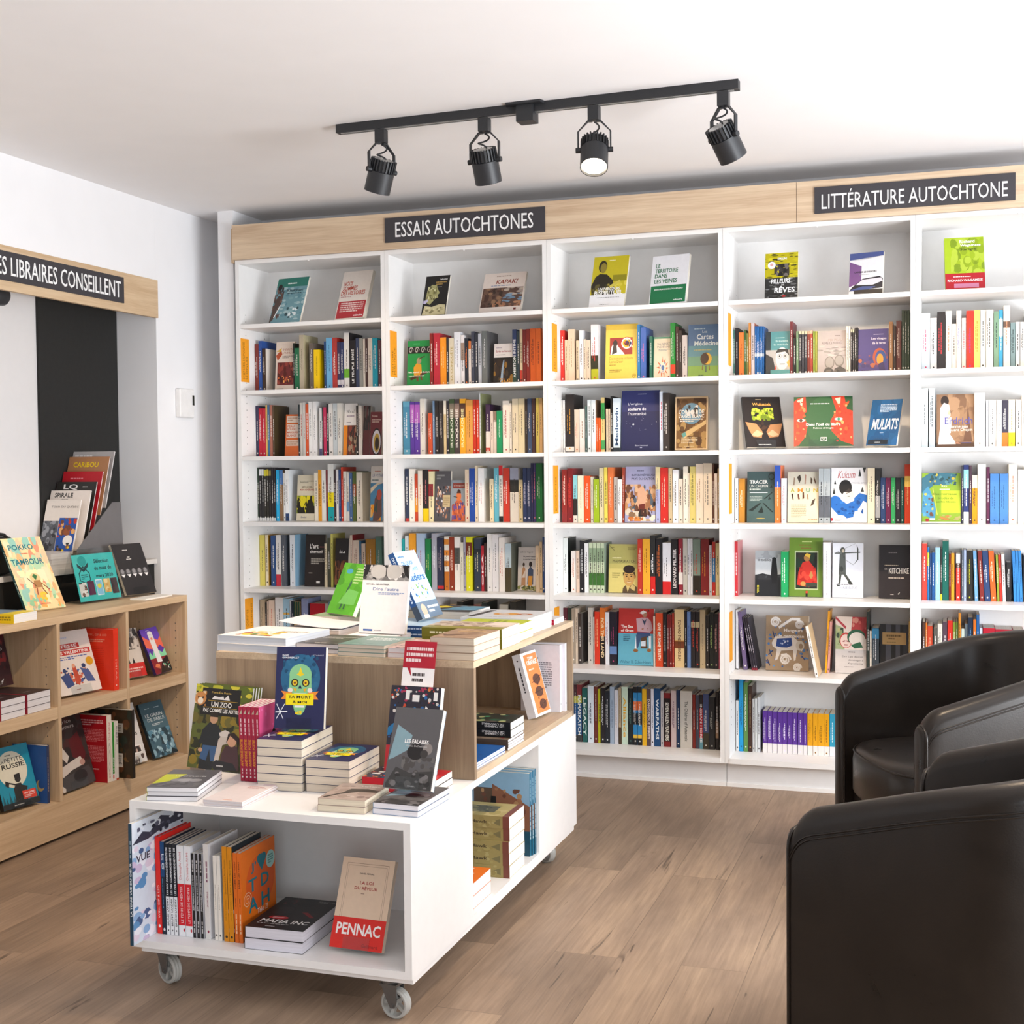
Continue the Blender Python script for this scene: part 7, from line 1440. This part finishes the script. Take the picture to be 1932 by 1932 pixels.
book('book','green and white spine in the bottom row beside the thick red book', Tm(.073,-1.1015,ZB+.0004) @ Rot(180,'Z'), None, W=.14,H=.232,T=.0165,spine='2c8c2c',front='e8e8e4',back='e8e8e4',spine_ops='R .7 0 1 1 e4e0d8;V LE_CAMP .4 .16 .4 .4 f0f4ec b;R 0 0 1 .12 e8e0dc;R .1 .04 .5 .1 c83020')
book('book','thin white spine beside the green spine in the bottom row', Tm(.076,-1.0845,ZB+.0004) @ Rot(180,'Z'), None, W=.14,H=.232,T=.0155,spine='e8e2da',front='e0dcd4',back='e4e0d8',spine_ops='D .5 .6 .92 .3 3c3c50;R 0 0 1 .03 c85030')
book('book','dark glossy book with barcode stickers protruding from the bottom row', Tm(.125,-1.0445,ZB+.0004) @ Rot(180,'Z'), None, W=.2,H=.272,T=.018,spine='1c1714',front='2a201a',back='342818',back_ops='N 0 0 1 1 4c3820,2c2016,6c4c28,3c2c1c,5c3820,283028 70 .1 1;N .1 .5 .6 .9 8c3c24,a0582c 10 .08 1;E .5 .4 .1 .06 443064;R .2 .46 .36 .5 e0c020;R .5 .16 .78 .36 d8d0c4;X .52 .18 .76 .34 9 2c2820;R .5 .66 .8 .8 a8a49c;X .54 .68 .76 .78 4 5c5850',spine_ops='')
up('white book with small portrait photos in the bottom row',.0,-.955,ZB,82,18,.15,.25,.014,'e4e2e0','E .5 .84 .24 .12 8c7064;E .5 .83 .14 .09 c8a08c;P .3 .84 .4 .98 .6 .98 .7 .84 .6 .74 .66 .86 .5 .92 .36 .86 .34 .74 2c2420;T voir .7 .56 .3 .08 242224 b;T temps .66 .44 .4 .08 242224 b;R .3 .16 .9 .3 f4f2f0;R .34 .18 .86 .28 3c3434;N .34 .18 .86 .28 c8b0a4,5c4c48 8 .04 1;N .0 .0 1 .14 8cb8b0,c8b8a8,5c4c48,e0d0c4 24 .07 .8;X .3 .38 .9 .41 1 989494','dcd8d8',st='white photo book')
up('slate blue book with a misty figure in the bottom right compartment',.032,-.765,ZB,84.6,22,.146,.236,.014,'4a6a78','R 0 .7 1 1 3c5a66;N 0 0 1 .5 3c5c70,5c8ca4,8cb0c0,2c4450,a8c8d4 70 .1 .8;X .2 .88 .5 .9 1 c0d0d4;X .6 .88 .85 .9 1 c0d0d4;T LE_GRAIN .5 .73 .74 .06 dce4e4;T DE_SABLE .54 .65 .74 .06 dce4e4;X .3 .56 .8 .61 2 c8d4d8;P .46 .2 .48 .34 .54 .34 .56 .2 2c3c44;E .51 .36 .025 .02 2c3c44;P .7 .0 .8 .1 1 .04 1 0 1c2c34','2c3c44',st='slate misty book')
# recess: papers, rack with magazines, bag
pile('pile of brochures on the black shelf unit in the recess',3,-.462,-1.02,.952,.19,.13,.022,0,'d8d4d0','X .2 .2 .8 .4 2 a8a4a0',pages='dedad6',jit=.004,name='brochure',cat='brochure')
r = thing('magazine_rack','tiered clear and grey magazine rack inside the left recess','magazine rack'); a = MB(); gmat = simple('smoked_grey_plastic','6c6a6c',.4)
for x in (-.4705,-.2425):
    a = MB(); a.loft([[(xx,y,z_) for y,z_ in ((-.905,.9525),(-.905,1.03),(-.66,1.22),(-.60,1.22),(-.58,.9525))] for xx in (x+.009,x+.0115)]); obj('side_panel', a, gmat, r)
MG = [('front magazine with a colourful street photo in the rack',.165,.235,-.882,1.010,'dcd4cc','R .0 .04 .45 .6 4c5058;N 0 .04 .45 .6 2c2e34,8c9098,5c6068 30 .07 1;T TOUR_DU_QUÉBEC .56 .84 .8 .05 3c3a38;R .46 .04 .98 .66 1c4c9c;N .46 .3 .98 .66 8c4c28,b83020,d8a060,6c3c24 24 .07 1;E .8 .24 .14 .1 e8e4e0;N .5 .04 .9 .2 e8c020,2c2c2c,8c5c34 10 .06 .8'),
('white magazine with black condensed capitals in the rack',.195,.262,-.852,1.022,'e2d8d0','T SPIRALE .34 .88 .46 .08 1c1a1a b;X .3 .84 .6 .86 1 8c8480;P .1 .4 .3 .6 .5 .5 .6 .2 .1 .1 8c8684'),
('black magazine with two white letters in the rack',.195,.262,-.810,1.058,'2b2926','T LQ .36 .86 .36 .1 ece8e4 b;X .66 .9 .9 .93 1 a8a4a0'),
('red magazine with white lettering in the rack',.195,.262,-.766,1.102,'b81c28','T LE_TRENTE .54 .74 .6 .07 f4ecec b;X .2 .86 .8 .9 1 e08088'),
('brown magazine with yellow capitals in the rack',.2,.262,-.722,1.165,'b07c54','T CARIBOU .44 .82 .62 .09 ecc818 b;N .1 .1 .9 .6 a07048,c08c60 16 .12 .8'),
('rearmost pale grey magazine in the rack',.205,.255,-.690,1.195,'b4aeac','X .05 .88 .85 .95 1 e8e4e2;N 0 .0 1 .8 a8a2a0,c0bab8 10 .2 .8')]
t2 = MB()
for lab,W,H,y,zz,c,art in MG:
    M = M_face(-.454+(.2-W)*.3,y,zz,2,18,.006); book('magazine', lab, M, 'magazines in the rack', 'magazine', W=W,H=H,T=.006,spine='d8d4d2',front=c,art=art,pages='e8e4e2')
    t2.box((-.457,y-.004,zz-.004),(-.236,y+.03,zz-.001))
obj('tiers', t2, ACRYL, r)
m = MB(); rings = []
for k, (s, zz) in enumerate(((.7,.9535),(.95,.965),(1,1.02),(.97,1.07),(.8,1.10),(.4,1.115))): rings.append([(-.365+.09*s*math.copysign(abs(math.cos(a))**.6,math.cos(a)),-1.42+.29*s*math.copysign(abs(math.sin(a))**.6,math.sin(a)),zz) for a in [2*math.pi*i/32 for i in range(32)]])
m.loft(rings); b = thing('bag','black zipped bag on the black shelf unit at the left edge','bag'); obj('bag_body', m, simple('black_nylon','1c1b1c',.5,noise=.2), b, smooth=50)
m = MB(); m.tube([(-.30,-1.62,1.085),(-.285,-1.55,1.115),(-.28,-1.40,1.13),(-.285,-1.28,1.112),(-.30,-1.22,1.083)],.006); obj('bag_handle', m, simple('black_webbing','141314',.7), b, smooth=50)
